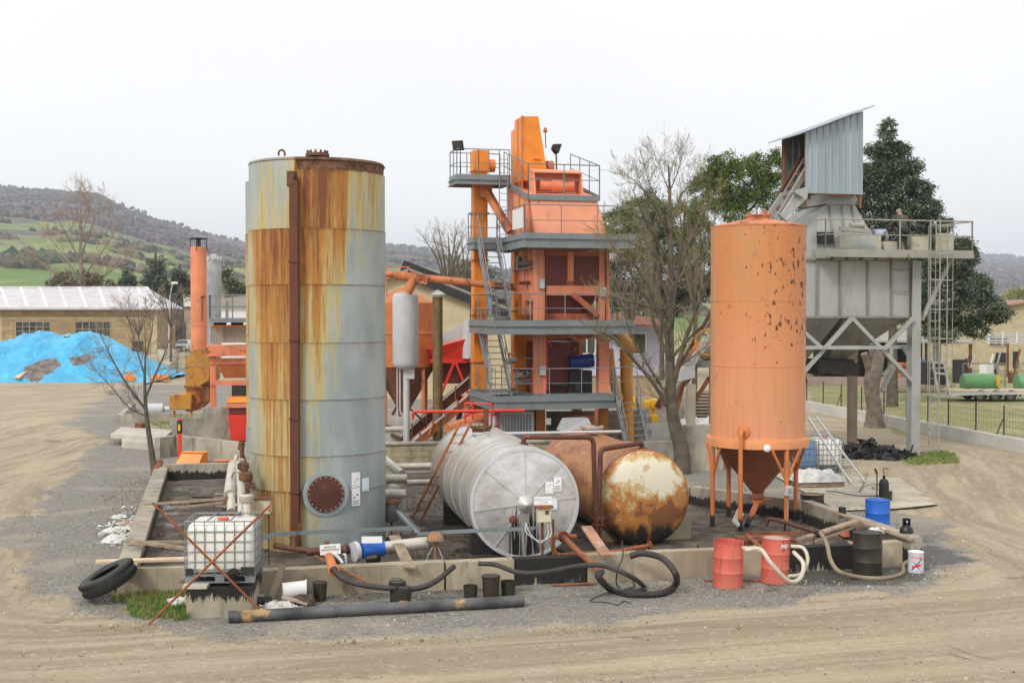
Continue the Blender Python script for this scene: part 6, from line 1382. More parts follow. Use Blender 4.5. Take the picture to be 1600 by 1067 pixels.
# long pipe in front
lp = thing('steel_pipe', 'long dark steel pipe lying on the gravel in front of the low wall', 'steel pipe', G(590, 962))
a, b = G(357, 973), G(818, 947); a.z = b.z = .1
dd = (b - a).normalized(); MB().lathe(a, [(.085, .01), (.105, 0), (.105, (b - a).length), (.085, (b - a).length - .01), (.085, .01)], 24, dd).build('pipe', W('scaled_pipe', (.13, .13, .135), .45, .3, var=.7, vs=1.6, rust=.42, rs=1.1, rcol=(.20, .13, .06), dirt=.7, dcol=(.03, .025, .02), streak=1), lp)
MB().lathe(a + dd * .001, [(.084, 0), (.084, .6)], 24, dd).build('bore', M['dark'], lp)
# buckets
def make_bucket(lab, loc, lid=False, handle=True, r=.15, h=.38, group='black buckets along the wall'):
    r_ = thing('bucket', lab, 'bucket', loc, group); c_ = V(loc)
    MB().lathe(c_, [(0, .0), (r * .86, 0), (r, h * .84), (r * 1.05, h * .84), (r * 1.05, h * .87), (r, h * .88), (r * 1.03, h), (r * .97, h), (r * .95, h * .9), (r * .8, .02), (0, .02)] if not lid else [(0, 0), (r * .86, 0), (r, h * .84), (r * 1.05, h * .85), (r, h * .87), (r * 1.05, h * .92), (r * 1.05, h), (r * .98, h + .01), (0, h + .0)], 24).build('body', M['bronzeblack'], r_)
    if handle: MB().tube([c_ + V((r * 1.04 * math.cos(a), -.05 * math.sin(a), h * .8 + .16 * math.sin(a))) for a in [k * math.pi / 10 for k in range(11)]], .006, 5).build('handle', M['dark'], r_)
    return r_
bk1 = make_bucket('black lidded bucket standing right of the rubbish heap', G(500, 938), True, False, .13, .34)
b2 = make_bucket('tall black bucket with wire handle behind the yellow-labelled one', G(621, 944), True, True, .15, .42)
b3 = make_bucket('open black bucket with a yellow label under the hose', G(630, 950), False, True, .15, .36)
L_ = MB(); c_ = G(630, 950); vs = []
for z in (.06, .17):
    for k in range(7): a = math.radians(-112 + k * 9); rr_ = .15 * (.86 + .14 * z / .32) + .004; vs.append(c_ + V((rr_ * math.cos(a), rr_ * math.sin(a), z)))
L_.add(vs, [(k, k + 1, 8 + k, 7 + k) for k in range(6)]); L_.build('label', M['yellow'], b3)
for px, py, r, h, lid, lab in ((735, 936, .13, .26, False, 'short black bucket at the left of three by the tarred wall'), (767, 936, .165, .44, True, 'tallest black bucket in the middle of three by the tarred wall'), (794, 932, .14, .30, False, 'short black bucket at the right of three by the tarred wall')):
    make_bucket(lab, G(px, py), lid, False, r, h)
# drums
def make_drum(lab, loc, mat, r=.29, h=.88, open_=False, tilt=(0, 0), lidmat=None, group=None, name='oil_drum', cat='drum'):
    r_ = thing(name, lab, cat, loc, group); c_ = V((0, 0, 0))
    pr = [(0, .015), (r * .97, .015), (r, 0), (r, .02)]
    for z in (h * .33, h * .66): pr += [(r, z - .03), (r + .012, z), (r, z + .03)]
    for z in (h * .12, h * .9): pr += []
    pr += [(r, h - .02), (r + .008, h - .01), (r + .008, h), (r - .005, h)]
    pr = sorted(pr[:4], key=lambda a: 0) + pr[4:]
    pr += [(r - .008, h - .02), (r - .01, .04), (0, .04)] if open_ else [(r - .015, h - .018), (0, h - .018)]
    Mx = ROOTM[r_.name]; mb = MB().lathe(V(loc), pr, 40); mb.build('shell', mat, r_)
    if open_: MB().lathe(V(loc), [(r - .012, h * .55), (0, h * .55)], 32).build('contents', M['oilblack'], r_)
    else:
        MB().lathe(V(loc), [(r - .02, h - .014), (r * .5, h - .008), (0, h - .008)], 32).build('lid', lidmat or mat, r_)
        MB().cyl(V(loc) + V((r * .6, .05, h - .01)), V(loc) + V((r * .6, .05, h + .012)), .03, n=10).build('bung', M['galv'], r_)
    r_.rotation_euler = (math.radians(tilt[0]), math.radians(tilt[1]), 0)
    return r_
d1 = make_drum('open-topped faded red drum with dark drips, the left of the two red drums', G(1137, 915), W('drip_red_drum', (.64, .10, .075), .6, var=.25, rust=.15, rs=6, streak=.2, fade=(.64, .17, .12), dirt=.7, ds=4, drip=((.10, .025, .02), 2.4, .0, 6)), open_=True, tilt=(1, 1), r=.285)
d2 = make_drum('closed faded red drum with white lettering beside the coiled white hose', G(1210, 909), M['drum'], tilt=(0, 2), lidmat=W('lid_dirty', (.48, .36, .27), .7, rust=.3, rs=3), r=.27)
p_ = G(1210, 909)
for k, ch in enumerate('ANDI'):
    a = math.radians(-76 + k * 9); n_ = V((math.cos(a), math.sin(a), 0)); text('lettering', ch, .11, p_ + n_ * .273 + V((0, 0, .75)), V((-n_.y, n_.x, 0)), (0, 0, 1), M['paper'], d2)
make_drum('bright blue drum standing just behind the right wall', G(1371, 838), M['blue'], r=.285)
make_drum('dark brown-black drum standing against the front wall at the right end', G(1355, 897), M['bronzeblack'], r=.29, h=.86, open_=False)
make_drum('short black drum with a rusty brown lid on the far side of the right wall', G(1269, 796), M['bronzeblack'], r=.31, h=.42, lidmat=W('brown_lid', (.30, .19, .12), .8, rust=.3))
# gas cylinder
gc = thing('gas_cylinder', 'black gas cylinder standing behind the corner of the right wall', 'gas cylinder', G(1416, 872))
c_ = G(1416, 872); MB().lathe(c_, [(0, 0), (.13, 0), (.145, .03), (.145, .58), (.13, .66), (.08, .71), (.04, .73)], 32).build('body', M['oilblack'], gc)
m_ = MB().lathe(c_ + V((0, 0, .72)), [(.04, 0), (.03, .04), (.03, .08)], 12)
m_.add([c_ + V((.085 * math.cos(a), .085 * math.sin(a), z)) for z in (.70, .86) for a in [math.radians(-30 + k * 30) for k in range(9)]], [(k, k + 1, 10 + k, 9 + k) for k in range(8)]); m_.build('collar', M['oilblack'], gc)
MB().cyl(c_ + V((0, -.03, .8)), c_ + V((0, -.06, .8)), .02, n=8).build('valve', M['greywhite'], gc)
# paint can
pc = thing('paint_can', 'white paint can with red and blue brush strokes on its label at the wall corner', 'paint can', G(1431, 893))
c_ = G(1431, 893); rp = .155; hp_ = .42
MB().lathe(c_, [(0, .01), (rp * .97, .01), (rp, 0), (rp, .02), (rp, hp_ - .03), (rp + .006, hp_ - .02), (rp + .006, hp_), (rp - .01, hp_), (rp - .02, hp_ - .02), (0, hp_ - .02)], 32).build('tin', W('paint_tin', (.75, .75, .78), .4, .1, var=.05, dirt=.12), pc)
def on_can(pts, mat, name='stroke', off=.002):
    # strokes given as (angle in degrees from the camera side, height) quads
    mb = MB(); 
    for q in pts:
        vs = []
        for th in (off, off + .002):
            for a, z in q: aa = math.radians(-90 + a); vs.append(c_ + V(((rp + th) * math.cos(aa), (rp + th) * math.sin(aa), z)))
        n = len(q); mb.add(vs, [tuple(range(n)), tuple(range(2 * n - 1, n - 1, -1))] + [(i, (i + 1) % n, n + (i + 1) % n, n + i) for i in range(n)])
    return mb.build(name, mat, pc)
def stroke(a0, z0, a1, z1, w, n=6):
    out = []; da, dz = a1 - a0, z1 - z0; L = math.hypot(da * .0027, dz); ua, uz = -dz / L * w / .0027, da * .0027 / L * w
    for i in range(n): s, e = i / n, (i + 1) / n; out.append([(a0 + da * s - ua / 2, z0 + dz * s - uz / 2), (a0 + da * e - ua / 2, z0 + dz * e - uz / 2), (a0 + da * e + ua / 2, z0 + dz * e + uz / 2), (a0 + da * s + ua / 2, z0 + dz * s + uz / 2)])
    return out
on_can(stroke(-50, .05, 28, .30, .022), M['inkblue'], off=.002); on_can(stroke(-30, .23, 8, .07, .014), M['inkblue'], off=.0045); on_can(stroke(-45, .12, 18, .17, .04), M['inkred'], off=.007)
for ch, k in zip('COLOR', range(5)):
    a = math.radians(-90 - 42 + k * 15); n_ = V((math.cos(a), math.sin(a), 0)); text('lettering', ch, .055, c_ + n_ * (rp + .002) + V((0, 0, .31)), V((-n_.y, n_.x, 0)), (0, 0, 1), M['inkred'], pc)
for ch, k in zip('SMALTO', range(6)):
    a = math.radians(-90 - 36 + k * 13); n_ = V((math.cos(a), math.sin(a), 0)); text('lettering', ch, .03, c_ + n_ * (rp + .002) + V((0, 0, .035)), V((-n_.y, n_.x, 0)), (0, 0, 1), M['inkblue'], pc)
# small things on the right wall
one(MB().lathe(P(1316, 808, 29.6), [(0, 0), (.08, 0), (.085, .22), (.08, .24), (0, .235)], 20), 'small_can', M['oilblack'], 'small black can standing on the right wall', 'can')
c_ = P(1336, 808, 29.9); c_.z = .08; sheet_heap('rag', c_, .7, .45, .3, W('red_rag', (.55, .13, .06), .8), 'orange-red rag lying behind the right wall', 'rag', 0, 9)
c_ = P(1372, 832, 27.9); c_.z = .5; sheet_heap('rag', c_, .4, .3, .12, M['sheet'], 'dirty white rag on the right wall beside the blue drum', 'rag', 0, 12)
# bitumen sprayer group
sp_ = thing('tank_sprayer', 'black upright sprayer can with curved pipe on the pale concrete apron', 'sprayer', G(1381, 779)); c_ = G(1381, 779)
MB().lathe(c_, [(0, 0), (.13, 0), (.14, .03), (.14, .46), (.1, .55), (.04, .58), (.04, .66), (0, .67)], 24).build('body', M['oilblack'], sp_)
MB().tube(bend([c_ + V((.02, 0, .6)), c_ + V((-.03, 0, .86)), c_ + V((.12, 0, .86))], .06), .012, 6).tube([c_ + V((-.2, 0, .05)), c_ + V((-.2, 0, .72))], .018, 6).bar(c_ + V((-.2, 0, .72)), c_ + V((-.26, 0, .86)), .05).build('spray_pipe', M['dark'], sp_)
make_bucket('black bucket beside the sprayer on the pale concrete apron', G(1387, 784), False, False, .125, .3, None)
cbm = MB(); pts = [G(1290, 770), G(1310, 772), G(1340, 778), G(1372, 778), G(1376, 776)]
for p in pts: p.z = .07
one(MB().tube(catmull(pts), .012, 6), 'cable', M['dark'], 'thin dark cable trailing over the apron to the sprayer', 'cable')
pts = [G(1342, 772), G(1350, 764), G(1366, 760), G(1374, 762), G(1362, 766), G(1378, 770)]
for i, p in enumerate(pts): p.z = .07 + .02 * (i % 2)
pts = [G(1355, 742), G(1350, 758)] + pts
for p in pts: p.z = max(p.z, .07)
one(MB().tube(catmull(pts), .009, 6), 'cable', M['dark'], 'loose dark cable looped left of the sprayer', 'cable')
# aluminium ladder leaning on the container
t = simple('bright_aluminium', (.62, .63, .63), .35, .8)
l0 = G(1330, 759); l1 = G(1352, 757); l0.z = l1.z = .06
lad_ = ladder('ladder', l0, P(1262, 652, 40.9), l1, P(1274, 650, 41.2), 13, .045, t, 'aluminium ladder leaning on the white container right of the silo')
# white sheet on pallet
c_ = G(1272, 760); fr = Frame(c_.x, c_.y, 10); pm = MB()
for k in range(7): pm.boxf(fr, -.7 + k * .22, -.56 + k * .22, -.5, .55, .17, .19)
for y in (-.5, 0, .47): pm.boxf(fr, -.7, .76, y, y + .08, .06, .168)
one(pm, 'wooden_pallet', M['wood'], 'grey pallet under the crumpled white sheet by the silo', 'pallet')
c_.z = .2; sheet_heap('plastic_sheet', c_ + V((.02, 0, 0)), 1.5, 1.1, .36, M['sheet'], 'crumpled white plastic sheet on the pallet right of the silo legs', 'sheet', 10, 21)
# tar rubble
rb_ = MB(); random.seed(5)
cR = G(1362, 712)
for k in range(520):
    a = random.random() * 6.28; q = random.random() ** .6; x = cR.x + 1.55 * q * math.cos(a); y = cR.y + 1.5 * q * math.sin(a) - .0; h = .48 * (1 - q) ** 1.0 * (1.3 if math.cos(a) < .2 else .8)
    s = random.uniform(.04, .15); c_ = V((x, y, h * random.uniform(.6, 1))); e = [V((random.uniform(-1, 1), random.uniform(-1, 1), random.uniform(-.8, .8))).normalized() * s for _ in range(3)]
    rb_.hexa([c_ - e[0] - e[1] - e[2] * .5, c_ + e[0] - e[1] - e[2] * .5, c_ + e[0] + e[1] - e[2] * .5, c_ - e[0] + e[1] - e[2] * .5], [c_ - e[0] * .7 - e[1] + e[2] * .5, c_ + e[0] - e[1] * .6 + e[2] * .5, c_ + e[0] * .8 + e[1] + e[2] * .5, c_ - e[0] + e[1] * .7 + e[2] * .5])
ro_ = rb_.build('rubble', W('tar_rubble', (.018, .017, .016), .6, var=.4, vs=6, dirt=.4, dcol=(.07, .06, .05)), smooth=0); ro_['kind'] = 'stuff'; ro_['label'] = 'broken black tar lumps heaped under the grey hopper'
one(MB().bar(G(1420, 716), G(1422, 716) + V((.1, 0, .5)), .07, .04), 'black_stake', M['oilblack'], 'short black stake leaning at the foot of the grey hopper column', 'stake')
# sign post at left, coloured boxes
bp = thing('marker_post', 'red post with a black and yellow box on top in front of the left wall', 'post', G(281, 718)); c_ = G(281, 718)
MB().boxf(Frame(c_.x, c_.y, 0), -.06, .06, -.04, .04, 0, 1.5).build('post', M['red'], bp); MB().boxf(Frame(c_.x, c_.y, 0), -.09, .09, -.07, .07, .95, 1.42).build('signal_box', M['dark'], bp, bevel=.03)
MB().boxf(Frame(c_.x, c_.y, 0), -.04, .04, -.085, -.072, 1.05, 1.28).build('signal_face', M['yellow'], bp)
c_ = G(296, 724); fr = Frame(c_.x, c_.y, -8); one(MB().hexa([fr.w(-.42, -.2, 0), fr.w(.42, -.2, 0), fr.w(.5, .45, 0), fr.w(-.3, .45, 0)], [fr.w(-.3, .0, .34), fr.w(.5, .0, .34), fr.w(.5, .45, .36), fr.w(-.3, .45, .36)]).boxf(fr, -.32, .55, .0, .5, .365, .385), 'lidded_box', M['orange'], 'bright orange box with sloping front on the ground left of the tall tank', 'box')
c_ = G(350, 741); one(MB().boxf(Frame(c_.x, c_.y, 5), -.3, .35, 0, .5, 0, .42).boxf(Frame(c_.x, c_.y, 5), -.34, .39, -.03, .53, .425, .45), 'metal_box', M['orange_rust'], 'rusty red-brown box on the ground beside the upright valves', 'box')
c_ = G(219, 684); one(MB().lathe(c_, [(0, 0), (.2, 0), (.22, .6), (.2, .62), (0, .6)], 16), 'rusty_drum', M['rust'], 'small rusty drum standing behind the thin bare tree', 'drum')
c_ = G(242, 650); one(MB().cyl(c_ + V((-.5, 0, .35)), c_ + V((.4, .1, .35)), .3, n=16).boxf(Frame(c_.x, c_.y, 0), -.8, .6, -.3, .4, 0, .08).cyl(c_ + V((.4, .1, .35)), c_ + V((.8, .1, .35)), .14, n=12), 'electric_motor', M['greywhite'], 'pale grey motor lying on the low wall left of the rusty duct', 'motor')
one(MB().tube([P(250, 722, 41), P(241, 742, 39.5)], .11, 12), 'rusty_pipe', M['rustbar'], 'short fat rusty pipe lying on the back corner of the left wall', 'pipe')
one(MB().lathe(P(219, 826, 29.2) + V((0, 0, .0)), [(.03, .0), (.08, 0), (.085, .04), (.03, .04), (.03, 0)], 20), 'metal_ring', M['rail'], 'small metal ring lying on the left wall', 'ring')
random.seed(41)
for k in range(9):
    p = P(random.uniform(265, 350), random.uniform(760, 860), 30); g = G(p.x / p.y * F + CX, random.uniform(772, 868), .05); an_ = random.uniform(-.5, .5); L_ = random.uniform(.5, 1.6); q = g + V((math.cos(an_) * L_, math.sin(an_) * L_, random.uniform(0, .12)))
    plank(g + V((0, 0, .01)), q, random.uniform(.06, .14), .03, M[random.choice(['wood', 'wood', 'rust', 'oilblack'])], 'loose strip of scrap lying on the oily floor left of the tall rusty tank', name='scrap_strip')['group'] = 'scrap strips on the oily floor'
for k in range(7):
    g = G(random.uniform(690, 1100), random.uniform(862, 872), .05); an_ = random.uniform(0, 3); L_ = random.uniform(.3, .9); q = g + V((math.cos(an_) * L_, abs(math.sin(an_)) * L_, .04))
    one(MB().tube([g + V((0, 0, .03)), (g + q) / 2 + V((.05, .05, .05)), q], random.uniform(.015, .035), 6), 'scrap_rod', M[random.choice(['rust', 'dark', 'brownpipe'])], 'short scrap rod on the oily floor just behind the front wall', 'rod', 'scrap rods behind the front wall')
# rubbish
random.seed(11)
def crumple(px, py, s, mat, lab, name='rubbish_bag', cat='rubbish', h=.12): c_ = G(px, py); c_.z = .0; return sheet_heap(name, c_, s, s * .8, h, mat, lab, cat, random.uniform(0, 90), random.uniform(0, 50))
crumple(185, 829, .7, M['sheet'], 'loose white rubbish lying just left of the left wall', h=.1); crumple(188, 843, .9, M['sheet'], 'largest patch of pale rubbish left of the left wall', h=.12); crumple(186, 808, .4, M['sheet'], 'small white scrap farthest back beside the left wall', h=.08)
crumple(198, 818, .5, W('tan_paper', (.6, .42, .28), .8), 'tan paper scrap beside the left wall', h=.06)
crumple(283, 945, .6, M['sheet'], 'torn white paper on the grass against the concrete pier', h=.18); crumple(437, 953, .6, M['sheet'], 'white crumpled bag in the rubbish heap behind the steel pipe', h=.2)
crumple(470, 946, .5, W('mud_lump', (.10, .075, .055), .9, dirt=.3), 'round brown lump in the rubbish heap behind the steel pipe', name='mud_lump', h=.3)
crumple(264, 822, .35, M['sheet'], 'white scrap on the oily floor near the left wall', h=.06); crumple(285, 781, .5, M['sheet'], 'white sheet scrap far back on the oily floor', h=.05)
c_ = G(459, 946); fr = Frame(c_.x, c_.y, 10); one(MB().cyl(fr.w(-.2, 0, .28), fr.w(.2, .05, .3), .14, n=18).cyl(fr.w(.2, .05, .3), fr.w(.23, .05, .3), .16, n=18), 'white_canister', M['white'], 'white canister lying on its side on the rubbish heap', 'canister')
plank(G(440, 950) + V((0, 0, .2)), G(480, 949) + V((0, 0, .06)), .22, .03, W('torn_panel', (.42, .34, .26), .7), 'torn brown board under the white canister', name='board')
for i, (px, py) in enumerate(((392, 944), (402, 948))): c_ = G(px, py); one(MB().lathe(c_ + V((-.2, 0, .1)), [(.07, 0), (.085, 0), (.085, .45), (.07, .45), (.07, 0)], 16, (1, .1 * i, 0)), 'pipe_offcut', M['bronzeblack'] if i else M['rail'], ('black' if i else 'grey') + ' short pipe offcut lying by the concrete pier', 'pipe')
one(MB().tube([G(864, 917) + V((0, 0, .03)), G(930, 914) + V((0, 0, .04))], .025, 8), 'rusty_rod', M['rustbar'], 'short rusty rod lying on the gravel under the hose', 'rod')
one(MB().tube([G(1100, 909) + V((0, 0, .03)), G(1196, 909) + V((0, 0, .03))], .02, 8), 'rusty_rod', M['rustbar'], 'thin rusty rod on the ground behind the two red drums', 'rod')
# loose litter and debris (uncountable)
def litter(name, regs, n, s0, s1, mat, lab, zz=.02):
    mb = MB()
    for _ in range(n):
        px, py, rx, ry, z0 = random.choice(regs); g = G(px + random.gauss(0, rx), py + random.gauss(0, ry)); s = random.uniform(s0, s1); g.z = z0 + zz
        a = V((random.uniform(-1, 1), random.uniform(-1, 1), random.uniform(-.3, .6))).normalized() * s; b = V((random.uniform(-1, 1), random.uniform(-1, 1), random.uniform(-.2, .5))).normalized() * s * .8; c = V((0, 0, abs(a.z) + abs(b.z)))
        mid = g + V((0, 0, s * .35)); mb.add([g - a + c * .5, g - b + c * .5, g + a + c * .5, g + b + c * .5, mid + c * .5], [(0, 1, 4), (1, 2, 4), (2, 3, 4), (3, 0, 4)])
    o = mb.build(name, mat, smooth=0); o['kind'] = 'stuff'; o['label'] = lab
litter('litter', [(186, 840, 14, 9, 0), (186, 826, 16, 6, 0), (205, 812, 10, 8, 0), (440, 950, 16, 3, 0), (425, 955, 14, 3, 0)], 420, .02, .09, M['sheet'], 'scattered white paper and plastic scraps beside the left wall and by the rubbish heap')
litter('debris', [(300, 800, 60, 20, .05), (320, 850, 60, 15, .05), (1180, 800, 60, 14, .05), (1300, 820, 50, 12, .05), (690, 870, 60, 14, .05), (650, 800, 30, 20, .05), (1100, 780, 40, 10, .05)], 2200, .01, .045, W('brown_debris', (.16, .11, .07), .9, var=.6, vs=9, dirt=.4), 'brown chips and dead leaves over the oily floor', 0)
litter('debris', [(560, 932, 130, 4, 0), (1000, 918, 120, 4, 0), (1380, 902, 60, 5, 0), (200, 760, 25, 25, 0), (250, 940, 50, 8, 0)], 1800, .008, .03, W('grit', (.22, .18, .13), .9, var=.6, vs=9, dirt=.4), 'grit and chips gathered along the foot of the walls', 0)
# hoses
def hose(pts, r, mat, lab, group='rubber hoses', name='hose', n=10): return one(MB().tube(catmull(pts, 10), r, n), name, mat, lab, 'hose', group)
HM = W('hose_rubber', (.045, .038, .035), .65, var=.3, vs=5, dirt=.6, dcol=(.11, .09, .07), bump=.3, bs=60)
hose([P(520, 888, 23.4), P(535, 903, 23.2), P(560, 912, 23.05), P(600, 918, 23.0), P(650, 919, 23.0), P(680, 908, 23.1), P(709, 885, 23.7)], .052, HM, 'black hose sagging in front of the wall below the tall rusty tank')
hose([P(748, 880, 23.6), P(775, 882, 23.5), P(810, 894, 23.1), P(850, 894, 23.1), P(905, 884, 23.3), P(945, 884, 23.3), P(985, 900, 23.2), G(1006, 920) + V((0, 0, .05)), G(1000, 926) + V((0, 0, .05)), G(975, 926) + V((0, 0, .05))], .045, HM, 'long thin black hose draped along the wall past the silver tank')
hose([P(940, 893, 23.9), P(935, 900, 23.35), G(955, 926) + V((0, 0, .06)), G(985, 933) + V((0, 0, .06)), G(1030, 932) + V((0, 0, .06)), G(1055, 922) + V((0, 0, .1)), P(1055, 895, 23.7), P(1035, 872, 24.5), P(1005, 864, 24.9), P(985, 868, 25)], .065, HM, 'thick black hose looping up over the wall before the rusty tank')
WH = W('cream_hose', (.58, .53, .42), .5, var=.15, dirt=.3)
hose([P(1165, 859, 23.6), P(1188, 858, 23.5), P(1205, 880, 23.4), P(1232, 907, 23.5), P(1250, 903, 23.7), P(1255, 880, 24.0), P(1240, 862, 24.3)], .04, WH, 'cream hose hanging across the right red drum', 'cream hoses')
hose([P(1236, 853, 24.3), P(1255, 856, 24.2), P(1262, 875, 24.1), P(1252, 896, 24.1), P(1232, 900, 24.0)], .035, WH, 'second cream hose loop right of the red drum', 'cream hoses')
BH = W('brown_hose', (.26, .20, .13), .6, var=.2, dirt=.6, dcol=(.06, .05, .04))
hose([P(1282, 832, 26.6), P(1292, 850, 26.1), P(1298, 875, 25.6), P(1312, 893, 25.2), G(1345, 905) + V((0, 0, .04)), G(1385, 906) + V((0, 0, .04)), G(1410, 898) + V((0, 0, .04)), G(1411, 886) + V((0, 0, .05)), G(1420, 884) + V((0, 0, .1)), ], .045, BH, 'brown hose curving round the foot of the dark drum', 'brown hoses')
pts = [G(960, 922), G(930, 935), G(922, 941), G(945, 942), G(965, 946), G(975, 940), G(985, 944)]
for p in pts: p.z = .02
one(MB().tube(catmull(pts), .008, 5), 'wire', M['dark'], 'loose dark wire lying on the gravel below the hose', 'wire')
pts = [P(972, 845, 26), P(973, 870, 24.2), P(965, 890, 23.4), G(965, 916), G(990, 918), G(985, 905)]; pts[3].z = pts[4].z = .02; pts[5].z = .1
one(MB().tube(catmull(pts), .014, 6), 'wire', M['dark'], 'black wire running down the wall in front of the rusty tank', 'wire')
# discharge pipework right of the drums
pipe_thing('discharge_pipe', [P(1197, 822, 28.6), P(1200, 810, 28.6), P(1215, 812, 28.4), P(1276, 832, 26.9)], .045, M['brownpipe'], 'brown pipe slanting from under the silo to the brown hose', rad=.1, flange=False)
c_ = P(1279, 833, 26.85); one(MB().cyl(c_ - V((.06, 0, 0)), c_ + V((.08, 0, -.02)), .075, n=12).bar(c_ - V((.1, 0, .05)), V((c_.x - .1, c_.y, .05)), .02), 'hose_coupling', M['dark'], 'black coupling on a thin stand between the brown pipe and hose', 'coupling')
one(MB().boxf(Frame(P(1210, 0, 28.0).x, 27.7, 8), -.7, .5, 0, .7, .05, .36).bar(P(1165, 833, 27.8), P(1252, 832, 27.6), .06), 'drip_tray', M['rust'], 'rusty tray on the oily floor under the silo outlet', 'tray')
one(MB().tube([P(1167, 836, 27.5), P(1192, 858, 25.5)], .045, 8), 'pipe', M['rustbar'], 'short brown pipe poking over the wall behind the red drums', 'pipe')
plank(P(1160, 857, 23.9), P(1186, 861, 23.9), .16, .04, M['woodnew'], 'short pale board on the wall behind the red drums')
# galvanised cable trays
def tray(pts, lab):
    mb = MB()
    for a, b in zip(pts, pts[1:]):
        mb.bar(a, b, .13, .012); d = (b - a).normalized(); s = d.cross(V((0, 0, 1))).normalized()
        for q in (-.065, .065): mb.bar(a + s * q + V((0, 0, .025)), b + s * q + V((0, 0, .025)), .006, .06)
    return one(mb, 'cable_tray', M['galv'], lab, 'cable tray', 'galvanised cable trays')
tray([P(396, 846, 25.6), P(432, 836, 25.9), P(470, 834, 26.2), P(645, 826, 26.9)], 'galvanised tray running across the foot of the tall rusty tank')
tray([P(620, 797, 29.5), P(652, 832, 26.9)], 'galvanised tray slanting between the tall and silver tanks')
tray([P(655, 836, 26.5), P(690, 833, 26.2), P(835, 827, 25.3)], 'galvanised tray reaching across the end of the silver tank')
pst = MB()
for px, Y in ((650, 26.5), (684, 26.2)):
    p = P(px, 838, Y); pst.tube([V((p.x, p.y, .05)), p], .022, 6)
one(pst.bar(P(650, 840, 26.5), P(684, 838, 26.2), .03), 'tray_stand', M['galv2'], 'thin twin-legged stand under the cable tray', 'stand')
c_ = P(680, 838, 26.0); one(MB().lathe(c_, [(.19, -.07), (.16, .02), (.09, .08), (0, .09)], 9).cyl(c_ - V((0, 0, .2)), c_, .05, n=10).tube([c_ - V((0, 0, .1)), V((c_.x, c_.y, .05))], .03, 8), 'lamp_hood', W('tan_hood', (.36, .20, .11), .8, dirt=.6, var=.4, vs=6), 'tan hood on a pole where the cable trays meet', 'lamp')
one(MB().tube(catmull([c_ + V((.05, 0, -.2)), c_ + V((.16, 0, -.5)), c_ + V((.14, 0, -.75))]), .01, 5).tube(catmull([c_ + V((-.05, 0, -.2)), c_ + V((-.18, 0, -.5)), c_ + V((-.14, 0, -.75))]), .01, 5), 'wire', M['greywhite'], 'pale wires looping down under the tan hood', 'wire')
# pump line in front of the tall tank
pl = thing('pump_line', 'silver lagged pipe with a blue pump and rusty valves in front of the tall tank', 'pump', P(570, 890, 25.4))
MB().tube([P(548, 862, 25.4), P(666, 848, 26.1)], .13, 20).lathe(P(666, 848, 26.1), [(.13, 0), (.1, .04), (0, .06)], 20, (1, .05, .1)).build('lagged_pipe', M['alu_pipe'], pl)
MB().tube([P(566, 859, 25.2), P(598, 856, 25.4)], .165, 24).build('pump_body', M['blue'], pl); MB().tube([P(552, 862, 25.2), P(558, 861, 25.25)], .2, 20).build('flange', M['greywhite'], pl)
MB().boxf(Frame(P(582, 0, 25.2).x, 25.2, 4), -.14, .14, -.1, .1, .1, P(0, 866, 25.2).z).cyl(P(573, 873, 25.2), P(590, 872, 25.2), .13, n=14).build('pump_base', M['oilblack'], pl)
b_ = P(581, 843, 25.0); fr = Frame(b_.x, b_.y, 4); sg = MB().boxf(fr, -.2, .2, 0, .012, b_.z - .065, b_.z + .065).build('sign', M['paper'], pl)
MB().tube([P(480, 862, 25.3), P(548, 858, 25.35)], .075, 14).tube([P(430, 852, 25.9), P(450, 856, 25.6), P(482, 860, 25.3)], .06, 12).lathe(P(540, 860, 25.3), [(.13, -.03), (.13, .03)], 18, (1, 0, 0), True).lathe(P(500, 861, 25.3), [(.12, -.02), (.12, .02)], 18, (1, 0, 0), True).build('rusty_pipe', M['brownpipe'], pl)
MB().cyl(P(510, 858, 25.3), P(510, 846, 25.3), .1, .05, n=14).cyl(P(460, 856, 25.5), P(460, 838, 25.5), .05, n=10).bar(P(452, 840, 25.5), P(468, 836, 25.5), .03).bar(P(463, 838, 25.4), P(470, 815, 25.4), .03).build('valve_stack', M['flake'], pl)
MB().boxf(Frame(P(525, 0, 25.3).x, 25.2, 0), -.15, .2, -.1, .15, .08, .4).build('valve_block', M['flake'], pl)
MB().tube(bend([P(520, 868, 25.1), P(527, 868, 24.6), P(536, 880, 24.4)], .1), .03, 8).tube(bend([P(536, 866, 25), P(540, 866, 24.8), P(541, 884, 24.8)], .06), .025, 8).build('small_elbow', M['greywhite'], pl)
MB().tube([P(513, 866, 25.1), P(521, 889, 23.6)], .085, 14).lathe(P(521, 889, 23.6), [(.1, 0), (.11, .02), (.11, .1), (.08, .12)], 16, P(521, 889, 23.6) - P(513, 866, 25.1)).build('outlet_pipe', M['orange_rust'], pl)
MB().tube([P(493, 868, 24.8), P(578, 912, 23.1)], .022, 8).build('rod', M['rustbar'], pl)
b_ = P(516, 858, 24.9); fr = Frame(b_.x, b_.y, 4); ex = fr.ex + V((0, 0, .06)); uz = V((-.06, 0, 1))
sgp = [b_ - ex * .20 - uz * .1, b_ + ex * .20 - uz * .1, b_ + ex * .20 + uz * .1, b_ - ex * .20 + uz * .1]
sg = MB().prism(sgp, fr.ey * .01).build('sign', M['paper'], pl); text('lettering', 'GASOLIO\nINFIAMMABILE', .055, b_ - fr.ey * .003 + uz * .02, ex, uz, M['ink'], sg)
